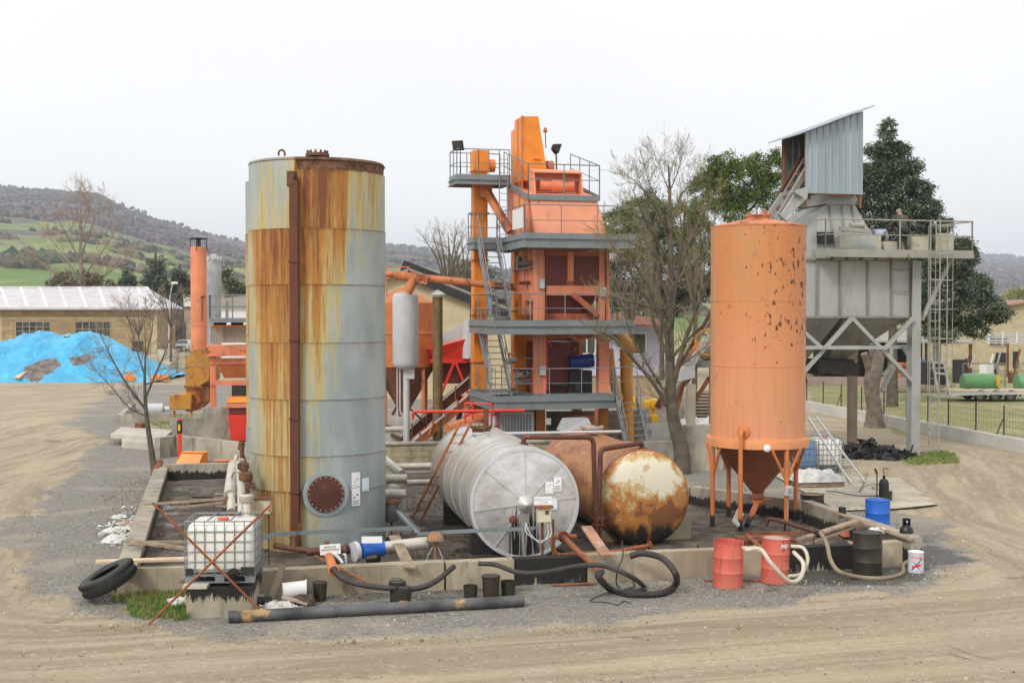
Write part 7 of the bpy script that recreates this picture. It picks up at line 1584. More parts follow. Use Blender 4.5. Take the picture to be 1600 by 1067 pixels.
# pipes behind, between the tall tank and the silver tank
pbk = thing('lagged_pipework', 'silver lagged pipes crossing between the tall rusty tank and the silver tank', 'pipework', P(630, 780, 33))
for a, b, Ya, Yb, r in (((600, 748), (636, 748), 32.5, 32.5, .12), ((600, 772), (634, 772), 31, 31, .125), ((634, 754), (680, 753), 34, 34, .08), ((618, 729), (680, 728), 36, 36, .1), ((598, 715), (628, 741), 35, 33, .12)):
    MB().tube([P(a[0], a[1], Ya), P(b[0], b[1], Yb)], r, 16).build('lagged_pipe', M['alu_pipe'], pbk)
MB().tube([P(630, 772, 31), P(631, 795, 31)], .1, 14).tube([P(612, 762, 33), P(628, 768, 32.5)], .12, 14).build('elbow', M['alu_pipe'], pbk)
MB().tube([P(604, 786, 30), P(624, 786, 30)], .03, 6).build('stay', M['rust'], pbk)
c_ = P(612, 815, 29.9); fl_ = thing('filter_pot', 'pale blue-grey hanging pot with a rusty top beside the tall tank', 'filter', c_)
MB().lathe(c_, [(0, 0), (.12, .0), (.16, .05), (.17, .42), (0, .42)], 24).build('pot', M['galv'], fl_); MB().lathe(c_ + V((0, 0, .425)), [(.2, 0), (.2, .06), (.12, .1), (0, .1)], 24).build('top_flange', M['rust'], fl_)
MB().bar(c_ + V((0, 0, -.0)), V((c_.x, c_.y, .05)), .03).bar(c_ + V((-.18, 0, .06)), c_ + V((.18, 0, .06)), .03).build('stand', M['dark'], fl_)
# valve cluster left of the tall tank
vc = thing('valve_assembly', 'upright cluster of lagged pipes and blackened valves left of the tall tank', 'valve assembly', P(370, 850, 27))
ap = M['alu_pipe']
MB().tube([P(362, 800, 26.6), P(362, 775, 27.2)], .1, 16).tube([P(360, 775, 27.2), P(366, 728, 29.4)], .15, 18).tube([P(366, 728, 29.4), P(370, 712, 29.6)], .05, 10).build('lagged_pipe', ap, vc)
MB().tube([P(378, 805, 26.4), P(377, 765, 27.2), P(374, 725, 28.8)], .09, 14).build('lagged_pipe', ap, vc); MB().tube([P(385, 808, 26.2), P(385, 780, 26.3)], .1, 16).lathe(P(385, 783, 26.3), [(.14, -.02), (.15, .02), (.15, .12), (.1, .16)], 18).build('lagged_pipe', ap, vc)
MB().tube([P(377, 700, 28.2), P(378, 690, 28.2)], .07, 10).tube([P(378, 715, 28), P(378, 692, 28)], .05, 10).lathe(P(380, 728, 27.8), [(.06, -.1), (.13, -.06), (.13, .06), (.06, .1)], 14).lathe(P(384, 745, 27.6), [(.07, -.12), (.15, -.05), (.15, .08), (.07, .14)], 14).tube([P(380, 730, 27.8), P(385, 750, 27.6), P(386, 775, 27.3)], .07, 10).lathe(P(360, 779, 27.1), [(.06, -.12), (.16, -.08), (.16, .0), (.08, .06)], 14).build('valve', M['flake'], vc)
MB().tube([P(372, 700, 28.4), P(378, 705, 28.2), P(384, 720, 28), P(386, 750, 27.6)], .02, 6).cyl(P(390, 755, 27.6), P(397, 758, 27.6), .04, n=8).cyl(P(383, 757, 27.5), P(400, 761, 27.5), .035, n=8).build('small_pipe', M['brownpipe'], vc)
MB().tube(bend([P(362, 745, 28), P(366, 736, 27.8), P(374, 738, 27.6)], .1), .025, 8).build('small_pipe', M['rail'], vc)
MB().tube([P(364, 790, 26.8), P(380, 788, 26.6)], .04, 8).build('small_pipe', M['rail'], vc)
MB().bar(P(370, 790, 27.2), V((P(370, 0, 27.2).x, 27.2, .05)), .08).bar(P(384, 800, 26.5), V((P(384, 0, 26.5).x, 26.5, .05)), .08).bar(V((P(362, 0, 26.6).x, 26.6, .05)), P(362, 800, 26.6), .06).build('support', M['rust'], vc)
# ================================================================ buildings and things beyond the yard
def Z(py, Y): return P(800, py, Y).z
def X(px, Y): return (px - CX) / F * Y * 1.0
def brick(name, c1, c2, mortar, sx=.6, sc=3.2):
    t = T(name, .9); o = t.obj; x, y, z = t.xyz()
    v = t.n('ShaderNodeCombineXYZ', {0: t.m2('ADD', x, y), 1: z})
    b = t.n('ShaderNodeTexBrick', {'Vector': v, 'Color1': (*c1, 1), 'Color2': (*c2, 1), 'Mortar': (*mortar, 1), 'Scale': sc, 'Mortar Size': .02, 'Row Height': .5, 'Brick Width': 1.1})
    c = t.mix(t.ramp(t.noise(o, .5, 5), .4, .7, 0, .5), b, dk(c1, .55)); c = t.mix(t.ramp(t.noise(o, 4, 4, .7), .45, .7, 0, .35), c, dk(mortar, .6))
    t.set('Base Color', c); return t.m
BR = brick('tan_brick', (.46, .35, .19), (.30, .21, .11), (.20, .16, .10), sc=1.0)
Yb = 165
bb_ = thing('brick_building', 'long low tan brick building with a pale panelled roof at the far left', 'building', (X(100, Yb), Yb + 4, 0))
FR0 = Frame(0, Yb, 0); xa, xb = X(-120, Yb), X(245, Yb); zw = Z(481, Yb)
MB().boxf(FR0, xa, xb, 0, 9, 0, zw).build('wall', BR, bb_)
MB().boxf(FR0, xa, xb + .02, -.03, 0 - .005, Z(499, Yb), Z(495.5, Yb)).boxf(FR0, xb - .7, xb + .03, -.05, -.008, 0, zw - .3).boxf(FR0, X(0, Yb), X(3, Yb), -.05, -.008, 0, zw - .3).build('lintel_band', W('tan_band', (.50, .42, .27), .8), bb_)
rz = Z(449, Yb + 5); rf = MB(); rf.add([V((xa, Yb - .8, zw)), V((xb + .8, Yb - .8, zw)), V((X(229, Yb + 5), Yb + 5, rz)), V((xa, Yb + 5, rz)), V((xb + .8, Yb + 10, zw)), V((xa, Yb + 10, zw)), V((xa, Yb - .8, zw - .15)), V((xb + .8, Yb - .8, zw - .15)), V((xb + .8, Yb + 10, zw - .15))], [(0, 1, 2, 3), (1, 4, 2), (4, 5, 3, 2), (6, 7, 1, 0), (7, 8, 4, 1)])
t = T('pale_roof', .45); o = t.obj; t.set('Base Color', t.mix(t.ramp(t.noise(t.sc(o, .5, 2, 1), 1.2, 5, .6), .35, .65), (.58, .55, .57), (.49, .46, .49))); rf.build('roof', t.m, bb_, smooth=0)
bt = MB()
for k in range(12):
    px = -120 + k * 30.5; p = V((X(px + 11, Yb - .7), Yb - .72, zw + .03)); q = V((X(px, Yb + 5), Yb + 5, rz + .04)); bt.bar(p, q, .38, .1)
bt.bar(V((xa, Yb + 5, rz + .05)), V((X(229, Yb + 5), Yb + 5, rz + .05)), .3, .12).bar(V((xb + .8, Yb - .8, zw + .05)), V((X(229, Yb + 5), Yb + 5, rz + .05)), .4, .12)
bt.build('roof_strip', W('white_roof_strip', (.75, .74, .74), .5, dirt=.05), bb_)
MB().bar(V((xa, Yb - .95, zw - .12)), V((xb + .9, Yb - .95, zw - .12)), .25, .25).build('gutter', M['greywhite'], bb_)
def window(root, fr, x0, x1, z0, z1, nx, nz, y=-.02, fm=None, gm=None):
    f = MB(); fm = fm or M['cream_f']
    f.boxf(fr, x0 - .08, x1 + .08, y - .06, y, z0 - .1, z0).boxf(fr, x0 - .08, x1 + .08, y - .06, y, z1, z1 + .08).boxf(fr, x0 - .08, x0, y - .05, y, z0, z1).boxf(fr, x1, x1 + .08, y - .05, y, z0, z1)
    for k in range(1, nx): x = x0 + (x1 - x0) * k / nx; f.boxf(fr, x - .04, x + .04, y - .045, y - .012, z0, z1)
    for k in range(1, nz): z = z0 + (z1 - z0) * k / nz; f.boxf(fr, x0, x1, y - .04, y - .014, z - .03, z + .03)
    w_ = f.build('window', fm, root); MB().boxf(fr, x0, x1, y - .01, y + .01, z0, z1).build('pane', gm or M['glass'], w_); return w_
M['cream_f'] = W('cream_frame', (.42, .35, .24), .7)
window(bb_, FR0, X(25, Yb), X(78, Yb), Z(525, Yb), Z(503, Yb), 5, 3); window(bb_, FR0, X(118, Yb), X(172, Yb), Z(525, Yb), Z(503, Yb), 5, 2)
MB().boxf(FR0, X(206, Yb), X(224, Yb), -.02, -.004, Z(549, Yb), Z(533, Yb)).build('opening', M['dark'], bb_)
# blue tarpaulin heap
prof_t = [(-140, 560), (-60, 541), (0, 537), (30, 527), (60, 524), (80, 528), (105, 525), (130, 522), (150, 529), (180, 545), (215, 564), (245, 584), (272, 597)]
def pf(px):
    for (a, b), (c, d) in zip(prof_t, prof_t[1:]):
        if a <= px <= c: return b + (d - b) * (px - a) / (c - a)
    return 597
tb = thing('tarpaulin_heap', 'big heap covered with torn bright blue tarpaulin before the brick building', 'covered heap', (X(80, 103), 103, 0))
mb = MB(); n1, n2 = 230, 60; cols = []
for j in range(n2 + 1):
    v = j / n2
    for i in range(n1 + 1):
        px = -140 + 412 * i / n1; Yc = 96.5 + 14 * v; hz = max(0.02, Z(pf(px), 102.5)); env = math.sin(math.pi * min(1, max(0, v))) ** .7
        if v > .99: env = 0
        x = X(px, 102); z = hz * env + (.35 * mnoise.noise(V((x * .35, Yc * .4, 2))) + .12 * mnoise.noise(V((x * 1.1, Yc * .9, 5)))) * env * min(1, hz) 
        z += (.05 * mnoise.noise(V((x * 3, Yc * 1.1, 9))) + .16 * (1 - min(1, 3 * abs(mnoise.noise(V((x * .8 + Yc * .5, z * .5, 9)))))) + .10 * (1 - min(1, 3 * abs(mnoise.noise(V((x * 2.1 - Yc * .6, z * .9, 4))))))) * env
        mb.v.append(V((x, Yc + .5 * mnoise.noise(V((x * .3, 7, 0))), max(z, .0))))
m = n1 + 1; mb.f = [(j * m + i, j * m + i + 1, (j + 1) * m + i + 1, (j + 1) * m + i) for j in range(n2) for i in range(n1)]
t = T('blue_tarp', .42); o = t.obj; ra, rb, rc = t.attr()
c1 = t.mix(t.ramp(t.noise(o, .5, 5, .65), .38, .62), (.07, .44, .68), (.04, .33, .58)); c1 = t.mix(t.ramp(t.noise(t.sc(o, 1, 1, 2), 1.4, 6, .7), .56, .7, 0, .5), c1, (.16, .60, .85))
tear = t.ramp(t.m2('ADD', ra, t.m2('MULTIPLY', t.m2('SUBTRACT', t.noise(t.sc(o, 1, 1, 1.6), .75, 7, .72, .6), .5), 2.6)), .5, .53)
c1 = t.mix(tear, c1, t.mix(t.ramp(t.noise(o, 3, 5), .4, .6), (.10, .08, .075), (.20, .165, .15)))
t.set('Base Color', c1).bump(t.m2('ADD', t.noise(t.sc(o, .8, .8, 2.5), 1.3, 6, .7), 0), .8, .15)
def tear_at(v):
    px = v.x / 100 * 2000 + 800; py = 488 + (5.3 - v.z) / 100 * 2000
    d1_ = 1 - math.hypot((px - 82 + (py - 575) * .5) / 26, (py - 575) / 17); d2_ = 1 - math.hypot((px - 137) / 16, (py - 562) / 7.5)
    return (max(-.3, min(1, .5 + d1_ * 1.3)) if d1_ > d2_ else max(-.3, min(1, .5 + d2_)), 0, 0)
mb.build('tarpaulin', t.m, tb, attr=tear_at, smooth=80)
sbm = MB(); random.seed(3)
for k in range(9): p = V((X(random.uniform(10, 150), 102), 103, 0)); sbm.box((p.x, 103.2, Z(pf(p.x / 102 * 2000 + 800), 102.5) + .05), .6, .4, .12, random.uniform(0, 90))
sbm.build('sandbags', M['conc_l'], tb)['kind'] = 'stuff'
one(MB().hexa(*[[P(a, b, 98 - .0) + V((0, dy, 0)) for a, b, dy in L] for L in ([(178, 583, 0), (203, 590, 0), (203, 588, 2), (178, 581, 2)], [(178, 577, 0), (203, 584, 0), (203, 580, 2), (178, 575, 2)])]), 'timber_stack', M['wood'], 'small stack of brown boards at the right foot of the blue heap', 'timber stack')
plank(P(27, 592, 96.5), P(60, 563, 98.5), .5, .12, M['woodnew'], 'tan board leaning on the torn front of the blue heap')
for k, (px, py, w_) in enumerate(((203, 592, .9), (244, 590, .7), (256, 593, .8))): c_ = G(px, 597); c_.z = .1; sheet_heap('orange_cone', c_, w_, .8, .55, M['orange'], ['orange scrap at the foot of the blue heap near the boards', 'left orange scrap at the right tip of the blue heap', 'right orange scrap at the right tip of the blue heap'][k], 'scrap', 0, k + 30).name = 'orange_scrap'
# houses, cars, lamp on the far left
hs = thing('farmhouse', 'old stone house with a pale roof half hidden by the salmon chimney', 'house', (X(290, 215), 215, 0)); fh = Frame(0, 212, 0)
MB().boxf(fh, X(242, 212), X(330, 212), 0, 10, 0, Z(478, 212)).build('wall', W('stone_wall', (.36, .29, .21), .9, var=.35, vs=.6, dirt=.5), hs)
MB().hexa([fh.w(X(250, 212), -.6, Z(479, 212)), fh.w(X(334, 212), -.6, Z(479, 212)), fh.w(X(334, 212), 11, Z(479, 212)), fh.w(X(250, 212), 11, Z(479, 212))], [fh.w(X(262, 212), 3, Z(457, 215)), fh.w(X(330, 212), 3, Z(459, 215)), fh.w(X(330, 212), 8, Z(459, 215)), fh.w(X(262, 212), 8, Z(457, 215))]).build('roof', W('pale_old_roof', (.52, .48, .42), .8, var=.3), hs)
for px in (248, 270): MB().boxf(fh, X(px, 212), X(px + 6, 212), -.04, -.004, Z(500, 212), Z(490, 212)).build('window', M['glass'], hs)
MB().prism([fh.w(X(279, 212), -.1, Z(534, 212)), fh.w(X(290, 212), -.1, Z(534, 212)), fh.w(X(290, 212), -.1, Z(506, 212)), fh.w(X(288, 212), -.1, Z(501, 212)), fh.w(X(284.5, 212), -.1, Z(499, 212)), fh.w(X(281, 212), -.1, Z(501, 212)), fh.w(X(279, 212), -.1, Z(506, 212))], (0, .09, 0)).build('arched_door', M['dark'], hs)
h2 = thing('white_house', 'low white building with a grey-brown roof behind the railed feeder deck', 'house', (X(360, 150), 152, 0)); fh = Frame(0, 150, 0)
MB().boxf(fh, X(318, 150), X(440, 150), 0, 10, 0, Z(477, 150)).build('wall', M['white'], h2)
MB().add([fh.w(X(305, 150), -.6, Z(478, 150)), fh.w(X(446, 150), -.6, Z(478, 150)), fh.w(X(446, 150), 6, Z(455, 150)), fh.w(X(340, 150), 6, Z(463, 150)), fh.w(X(446, 150), 11, Z(478, 150)), fh.w(X(305, 150), 11, Z(478, 150))], [(0, 1, 2, 3), (2, 4, 5, 3), (0, 3, 5), (1, 4, 2)]).build('roof', W('brown_roof', (.25, .21, .17), .9, var=.3), h2)
MB().boxf(fh, X(385, 150), X(392, 150), -.05, -.004, Z(500, 150), Z(483, 150)).build('door', M['wood'], h2)
cs2 = thing('battlement_silo', 'small grey silo with a notched rim rising behind the salmon chimney', 'silo', (X(333, 120), 120, 0)); c_ = V((X(333, 120), 120, 0))
MB().lathe(c_, [(.75, 0), (.75, Z(458, 120)), (.78, Z(457, 120)), (.78, Z(408, 120)), (.72, Z(405, 120)), (0, Z(404, 120))], 32).build('shell', W('silo_grey_far', (.36, .37, .37), .6, var=.3, dirt=.5, dcol=(.18, .15, .1)), cs2)
mm_ = MB()
for k in range(10): a = k * .628; mm_.box((c_.x + .74 * math.cos(a), c_.y + .74 * math.sin(a), Z(404, 120)), .22, .22, .35, math.degrees(a))
mm_.boxf(Frame(c_.x, c_.y, 0), -.15, .35, -.2, .2, Z(404, 120), Z(397, 120)); mm_.build('notched_rim', M['greywhite'], cs2)
def car(px, py, Y, lab, ang=0, body=None, s=1):
    c_ = V((X(px, Y), Y, 0)); r_ = thing('parked_car', lab, 'car', c_, 'white cars parked by the stone house'); fr = Frame(c_.x, c_.y, ang); w = fr.w
    B = MB(); sec = [(-.0, .35, .78), (.25, .3, .92), (1.1, .3, 1.0), (3.9, .3, 1.0), (4.2, .4, .8)]
    for (y0, a0, b0), (y1, a1, b1) in zip(sec, sec[1:]): B.hexa([w(-.88, y0, a0), w(.88, y0, a0), w(.88, y1, a1), w(-.88, y1, a1)], [w(-.82, y0, b0), w(.82, y0, b0), w(.82, y1, b1), w(-.82, y1, b1)])
    B.build('body', body or M['white'], r_); cb_ = MB().hexa([w(-.80, 1.0, 1.001), w(.80, 1.0, 1.001), w(.80, 3.9, 1.001), w(-.80, 3.9, 1.001)], [w(-.62, 1.75, 1.52), w(.62, 1.75, 1.52), w(.62, 3.4, 1.52), w(-.62, 3.4, 1.52)]); cb_.build('cabin', M['white'], r_)
    MB().hexa([w(-.72, 1.03, 1.05), w(.72, 1.03, 1.05), w(.72, 1.08, 1.05), w(-.72, 1.08, 1.05)], [w(-.58, 1.62, 1.45), w(.58, 1.62, 1.45), w(.58, 1.68, 1.45), w(-.58, 1.68, 1.45)]).build('windscreen', M['glass'], r_)
    for x in (-.78, .6):
        for y in (.75, 3.4): MB().cyl(w(x, y, .32), w(x + .18, y, .32), .32, n=20).build('wheel', M['black'], r_)
    for x in (-.62, .62): MB().boxf(fr, x - .14, x + .14, -.03, .02, .62, .74).build('headlight', M['greywhite'], r_)
    MB().boxf(fr, -.4, .4, -.03, .0, .42, .6).build('grille', M['dark'], r_)
car(281, 537, 175, 'white car facing the yard left of the salmon chimney'); car(326, 537, 176, 'white car mostly hidden behind the salmon chimney')
sl = thing('street_lamp', 'thin curved street lamp beside the brick building', 'street lamp', (X(263, 150), 150, 0)); b_ = V((X(263, 150), 150, 0))
MB().tube([b_, V((X(265, 150), 150, Z(480, 150))), V((X(266, 150), 150, Z(462, 150))), V((X(270, 150), 150, Z(444, 150)))], [.09, .07, .06, .05], 8).build('pole', M['greywhite'], sl); MB().box((X(273, 150), 150, Z(442, 150)), .7, .35, .25).build('lamp_head', M['white'], sl)
for i, (px0, px1, py0, py1, Y) in enumerate(((246, 272, 546, 557, 140), (266, 290, 556, 566, 125), (225, 268, 566, 578, 118), (262, 292, 572, 584, 112))):
    one(MB().boxf(Frame(0, Y, 0), X(px0, Y), X(px1, Y), 0, 1.2, 0, Z(py0, Y)), 'concrete_barrier', M['conc_l'] if i % 2 == 0 else M['conc'], ['pale concrete block farthest back right of the brick building', 'grey concrete block second back right of the brick building', 'pale long block just behind the tip of the blue heap', 'grey block nearest the salmon chimney duct'][i], 'block', 'concrete blocks behind the blue heap')
# beige shed in the middle
Ys = 78; bs = thing('beige_shed', 'large beige building with a sloping roof behind the slim brown chimney', 'building', (X(670, Ys), Ys + 8, 0))
pw = [(520, 640), (800, 640), (800, 488), (742, 463), (640, 424), (520, 470)]
MB().prism([V((X(a, Ys), Ys, Z(b, Ys))) for a, b in pw], (0, 16, 0)).build('wall', W('beige_render', (.55, .47, .29), .85, var=.15, dirt=.5, dcol=(.22, .18, .10), ds=.5), bs)
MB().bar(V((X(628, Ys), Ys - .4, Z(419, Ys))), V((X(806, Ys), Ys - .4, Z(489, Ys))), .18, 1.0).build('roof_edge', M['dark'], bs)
MB().prism([V((X(a, Ys), Ys - .5, Z(b, Ys))) for a, b in ((640, 419), (806, 485), (806, 489), (640, 423))], (0, 17, 0)).prism([V((X(a, Ys), Ys - .5, Z(b, Ys))) for a, b in ((510, 470), (510, 474), (640, 423), (640, 419))], (0, 17, 0)).build('roof', W('shed_roof_grey', (.33, .28, .22), .8, var=.3), bs)
one(MB().prism([P(a, b, 60) for a, b in ((680, 549), (742, 514), (742, 496), (680, 527))], (0, 1.2, 0)), 'conveyor_gallery', M['greywhite'], 'pale grey sloping trough above the red feed hopper', 'conveyor')
cm_ = MB()
one(MB().tube([P(734, 500, 56), P(733, 560, 56)], .3, 16).lathe(P(738, 545, 55), [(.2, 0), (.75, .02), (.75, .3), (.2, .32)], 24, (1, .2, 0)), 'cyclone', M['greywhite'], 'grey round housing just left of the orange elevator column', 'housing')
# lilac office behind the tower
Yo = 74; of_ = thing('site_office', 'pale lilac office cabin with windows on a tan brick base behind the bare tree', 'office', (X(970, Yo), Yo + 3, 0)); fo = Frame(0, Yo, 4)
xo0, xo1 = X(898, Yo), X(1033, Yo)
MB().boxf(fo, xo0, xo1, 0, 6, Z(588, Yo), Z(509, Yo)).build('wall', W('lilac_wall', (.52, .52, .66), .7, var=.08, dirt=.1), of_)
MB().boxf(fo, xo0 + .2, xo1 - .2, .1, 5.9, 0, Z(588.4, Yo)).build('base', brick('tan_base', (.50, .38, .22), (.42, .32, .18), (.3, .25, .18), sc=2.2), of_)
MB().boxf(fo, xo0 - .6, xo1 + .5, -.5, 6.5, Z(508.8, Yo), Z(505, Yo)).build('roof', M['greywhite'], of_)
MB().hexa([fo.w(X(940, Yo), -2.2, Z(508, Yo)), fo.w(X(1045, Yo), -2.2, Z(510, Yo)), fo.w(X(1045, Yo), 5, Z(505, Yo)), fo.w(X(940, Yo), 5, Z(500, Yo))], [fo.w(X(940, Yo), -2.2, Z(505, Yo)), fo.w(X(1045, Yo), -2.2, Z(508, Yo)), fo.w(X(1045, Yo), 5, Z(496, Yo)), fo.w(X(940, Yo), 5, Z(484, Yo))]).build('canopy', M['rust'], of_)
for a, b in ((905, 930), (988, 1010)): window(of_, fo, X(a, Yo), X(b, Yo), Z(552, Yo), Z(522, Yo), 2 if a < 950 else 1, 1, fm=M['white'])
for k, (px, py) in enumerate(((997, 629), (1008, 634), (1022, 632))): c_ = P(px, py, 62); m_ = MB().lathe(V((c_.x, c_.y, 0)), [(.22, 0), (.22, .3), (.1, .35), (.1, c_.z - .2), (.3, c_.z - .15), (.36, c_.z), (.3, c_.z + .25), (0, c_.z + .3)], 16); one(m_, 'bollard', M['yellow'], ['leftmost of three round yellow bollards behind the tower stairs', 'middle round yellow bollard behind the tower stairs', 'round yellow bollard nearest the bare tree'][k], 'bollard', 'yellow bollards')
one(MB().boxf(Frame(0, 64, 0), X(990, 64), X(1110, 64), 0, .25, 0, 1.0), 'retaining_wall', M['conc'], 'long grey low wall behind the yellow bollards', 'wall')
pls = MB(); c_ = V((X(1103, 62), 62, 0))
for k in range(9): pls.boxf(Frame(c_.x, c_.y, 5), -.6, .6, 0, 1.0, .15 + k * .16, .15 + k * .16 + .05).boxf(Frame(c_.x, c_.y, 5), -.6, -.5, .0, 1.0, .2 + k * .16, .3 + k * .16).boxf(Frame(c_.x, c_.y, 5), .5, .6, .0, 1.0, .2 + k * .16, .3 + k * .16)
one(pls, 'pallet_stack', M['wood'], 'stack of dark pallets left of the upright orange silo', 'pallet stack')
# ================================================================ right background
Yw0 = 69.5
W0, W1 = G(1235, 637), G(1640, 716); W1 = W0 + (G(1600, 708) - W0) * 1.25
fwm = MB(); wall_seg(fwm, (W0.x - (W1 - W0).x * .25, W0.y - (W1 - W0).y * .25), (W1.x, W1.y), .25, .5)
fwall = one(fwm, 'boundary_wall', W('white_wall', (.56, .55, .52), .8, var=.15, dirt=.35, dcol=(.25, .22, .18)), 'low whitish boundary wall running along the field at the right', 'wall')
fence = thing('wire_fence', 'wire fence on dark thin posts standing behind the low white wall', 'fence', (W0 + W1) / 2)
d_ = (W1 - W0).normalized(); nrm = V((-d_.y, d_.x, 0))
pmat = simple('fence_post_green', (.04, .06, .045), .6)
tops = []
for px in (1200, 1226, 1261, 1287, 1315, 1347, 1382, 1417, 1451, 1483, 1526, 1570, 1618, 1670):
    # spacing read along the wall line
    t_ = 0; r_ = (px - CX) / F; b0 = W0 + nrm * .35; s = (r_ * b0.y - b0.x) / (d_.x - r_ * d_.y); p = b0 + d_ * s; tops.append(p)
    MB().cyl(V((p.x, p.y, 0)), V((p.x, p.y, 1.65)), .035, n=8).build('post', pmat, fence)
for i in (4, 11): MB().cyl(tops[i] + V((0, 0, 1.2)), V((tops[i].x, tops[i].y, 0)) - d_ * .9, .025, n=6).build('brace', pmat, fence)
wm = MB()
for z in (.6, .85, 1.1, 1.35, 1.58): wm.tube([V((p.x, p.y, z)) for p in tops], .004, 4)
for i in range(len(tops) - 1):
    L = (tops[i + 1] - tops[i]).length
    for k in range(int(L / .2)): p = tops[i].lerp(tops[i + 1], k * .2 / L); wm.bar(V((p.x, p.y, .55)), V((p.x, p.y, 1.58)), .004)
wm.build('mesh', pmat, fence)
# stump tree and open shed
Yq = 100; sh = thing('open_shed', 'open-fronted shed with a sloping grey corrugated roof behind the grey hopper', 'shed', (X(1440, Yq), Yq + 3, 0)); fs_ = Frame(0, Yq, 0)
MB().hexa([fs_.w(X(1300, Yq), -1.5, Z(533, Yq)), fs_.w(X(1513, Yq), -1.5, Z(537, Yq)), fs_.w(X(1513, Yq), 8, Z(520, Yq)), fs_.w(X(1300, Yq), 8, Z(510, Yq))], [fs_.w(X(1300, Yq), -1.5, Z(530, Yq)), fs_.w(X(1513, Yq), -1.5, Z(534, Yq)), fs_.w(X(1490, Yq), 8, Z(516, Yq)), fs_.w(X(1300, Yq), 8, Z(507, Yq))]).build('roof', W('old_grey_roof', (.34, .32, .29), .8, var=.25, dirt=.4), sh)
MB().boxf(fs_, X(1300, Yq), X(1480, Yq), 6, 6.2, 0, Z(530, Yq)).build('back_wall', M['dark'], sh)
for px in (1330, 1385, 1440, 1508): MB().bar(fs_.w(X(px, Yq), -1.2, 0), fs_.w(X(px, Yq), -1.2, Z(535, Yq)), .2).build('post', M['rust'] if px == 1508 else M['dark'], sh)
MB().boxf(fs_, X(1462, Yq), X(1474, Yq), .5, .6, Z(598, Yq), Z(537, Yq)).build('hanging_sheet', M['greywhite'], sh)
one(MB().boxf(Frame(0, 92, 2), X(1230, 92), X(1442, 92), 0, .3, 0, Z(590, 92)), 'garden_wall', W('pink_wall', (.36, .27, .24), .9, var=.2, dirt=.5), 'low dull pink wall in front of the open shed', 'wall')
for k in range(3): one(MB().boxf(Frame(0, 94, 0), X(1397, 94), X(1419, 94), 0, 1, Z(590, 94) + .1 + k * .36, Z(590, 94) + .36 + k * .36), 'orange_crate', M['orange_rust'], ['bottom', 'middle', 'top'][k] + ' orange-brown crate of the stack behind the pink wall', 'crate', 'orange crates behind the pink wall')
for k in range(4): one(MB().lathe(V((X(1424 + (k % 2) * 13, 95), 95, Z(590, 95) + (k // 2) * .75)), [(0, 0), (.29, 0), (.29, .7), (0, .72)], 16), 'blue_barrel', M['blue'], ['lower left', 'lower right', 'upper left', 'upper right'][k] + ' blue barrel of four behind the grey hopper column', 'barrel', 'blue barrels behind the pink wall')
one(MB().boxf(Frame(0, 86, 0), X(1447, 86), X(1479, 86), 0, 2.4, .3, Z(566, 86)).boxf(Frame(0, 86, 0), X(1452, 86), X(1474, 86), -.05, -.01, .3, 1.2), 'dark_container', M['dark'], 'dark boxy container behind the caged ladder', 'container')
for k in range(6): p = V((X(1370 + k * 14, 84), 84 + (k % 2), .12)); q = p + V((2.2, .4 * (k % 3), .1 * (k % 3))); 
tp = MB()
for k in range(14): p = V((X(1368 + (k % 7) * 12, 85), 85 + (k % 3) * .4, .1 + (k // 7) * .25)); tp.bar(p, p + V((2.4, .5 * ((k % 3) - 1), .06)), .22, .1)
one(tp, 'timber_pile', M['wood'], 'low pile of grey boards on the grass behind the wire fence', 'timber pile')
Yr = 118; rb2 = thing('beige_building', 'beige building with small windows at the right edge', 'building', (X(1560, Yr), Yr + 5, 0)); fr2 = Frame(0, Yr, 0)
MB().prism([fr2.w(X(a, Yr), 0, Z(b, Yr)) for a, b in ((1470, 600), (1760, 600), (1760, 500), (1612, 473), (1560, 482), (1470, 505))], (0, 12, 0)).build('wall', W('beige_wall_far', (.50, .43, .28), .9, var=.2, dirt=.4, ds=.5, dcol=(.25, .2, .14)), rb2)
MB().prism([fr2.w(X(a, Yr), -.5, Z(b, Yr)) for a, b in ((1462, 506), (1560, 481), (1612, 471.5), (1770, 500), (1770, 497), (1612, 468), (1560, 478), (1462, 503))], (0, 13, 0)).build('roof', W('clay_roof', (.38, .22, .16), .9, var=.3), rb2)
window(rb2, fr2, X(1547, Yr), X(1573, Yr), Z(539, Yr), Z(527, Yr), 3, 2); MB().boxf(fr2, X(1583, Yr), X(1592, Yr), -.05, -.004, Z(575, Yr), Z(549, Yr)).build('door', M['dark'], rb2); MB().boxf(fr2, X(1556, Yr), X(1572, Yr), -.05, -.004, Z(570, Yr), Z(551, Yr)).build('opening', M['dark'], rb2)
pg = thing('pergola_frame', 'pale open roof frame in front of the beige building at the right edge', 'frame', (X(1590, 108), 108, 0)); pgm = MB()
for k in range(5): pgm.bar(V((X(1540, 105 + k * 2), 105 + k * 2, Z(534 - k * 3, 108))), V((X(1660, 105 + k * 2), 105 + k * 2, Z(536 - k * 3, 108))), .1)
for k in range(6): pgm.bar(V((X(1545 + k * 22, 105), 105, Z(537, 108))), V((X(1545 + k * 22, 113), 113, Z(520, 108))), .1)
pgm.build('roof_frame', M['greywhite'], pg)
for px in (1575, 1640): MB().bar(V((X(px, 105), 105, 0)), V((X(px, 105), 105, Z(535, 108))), .15).build('post', M['rust'], pg)
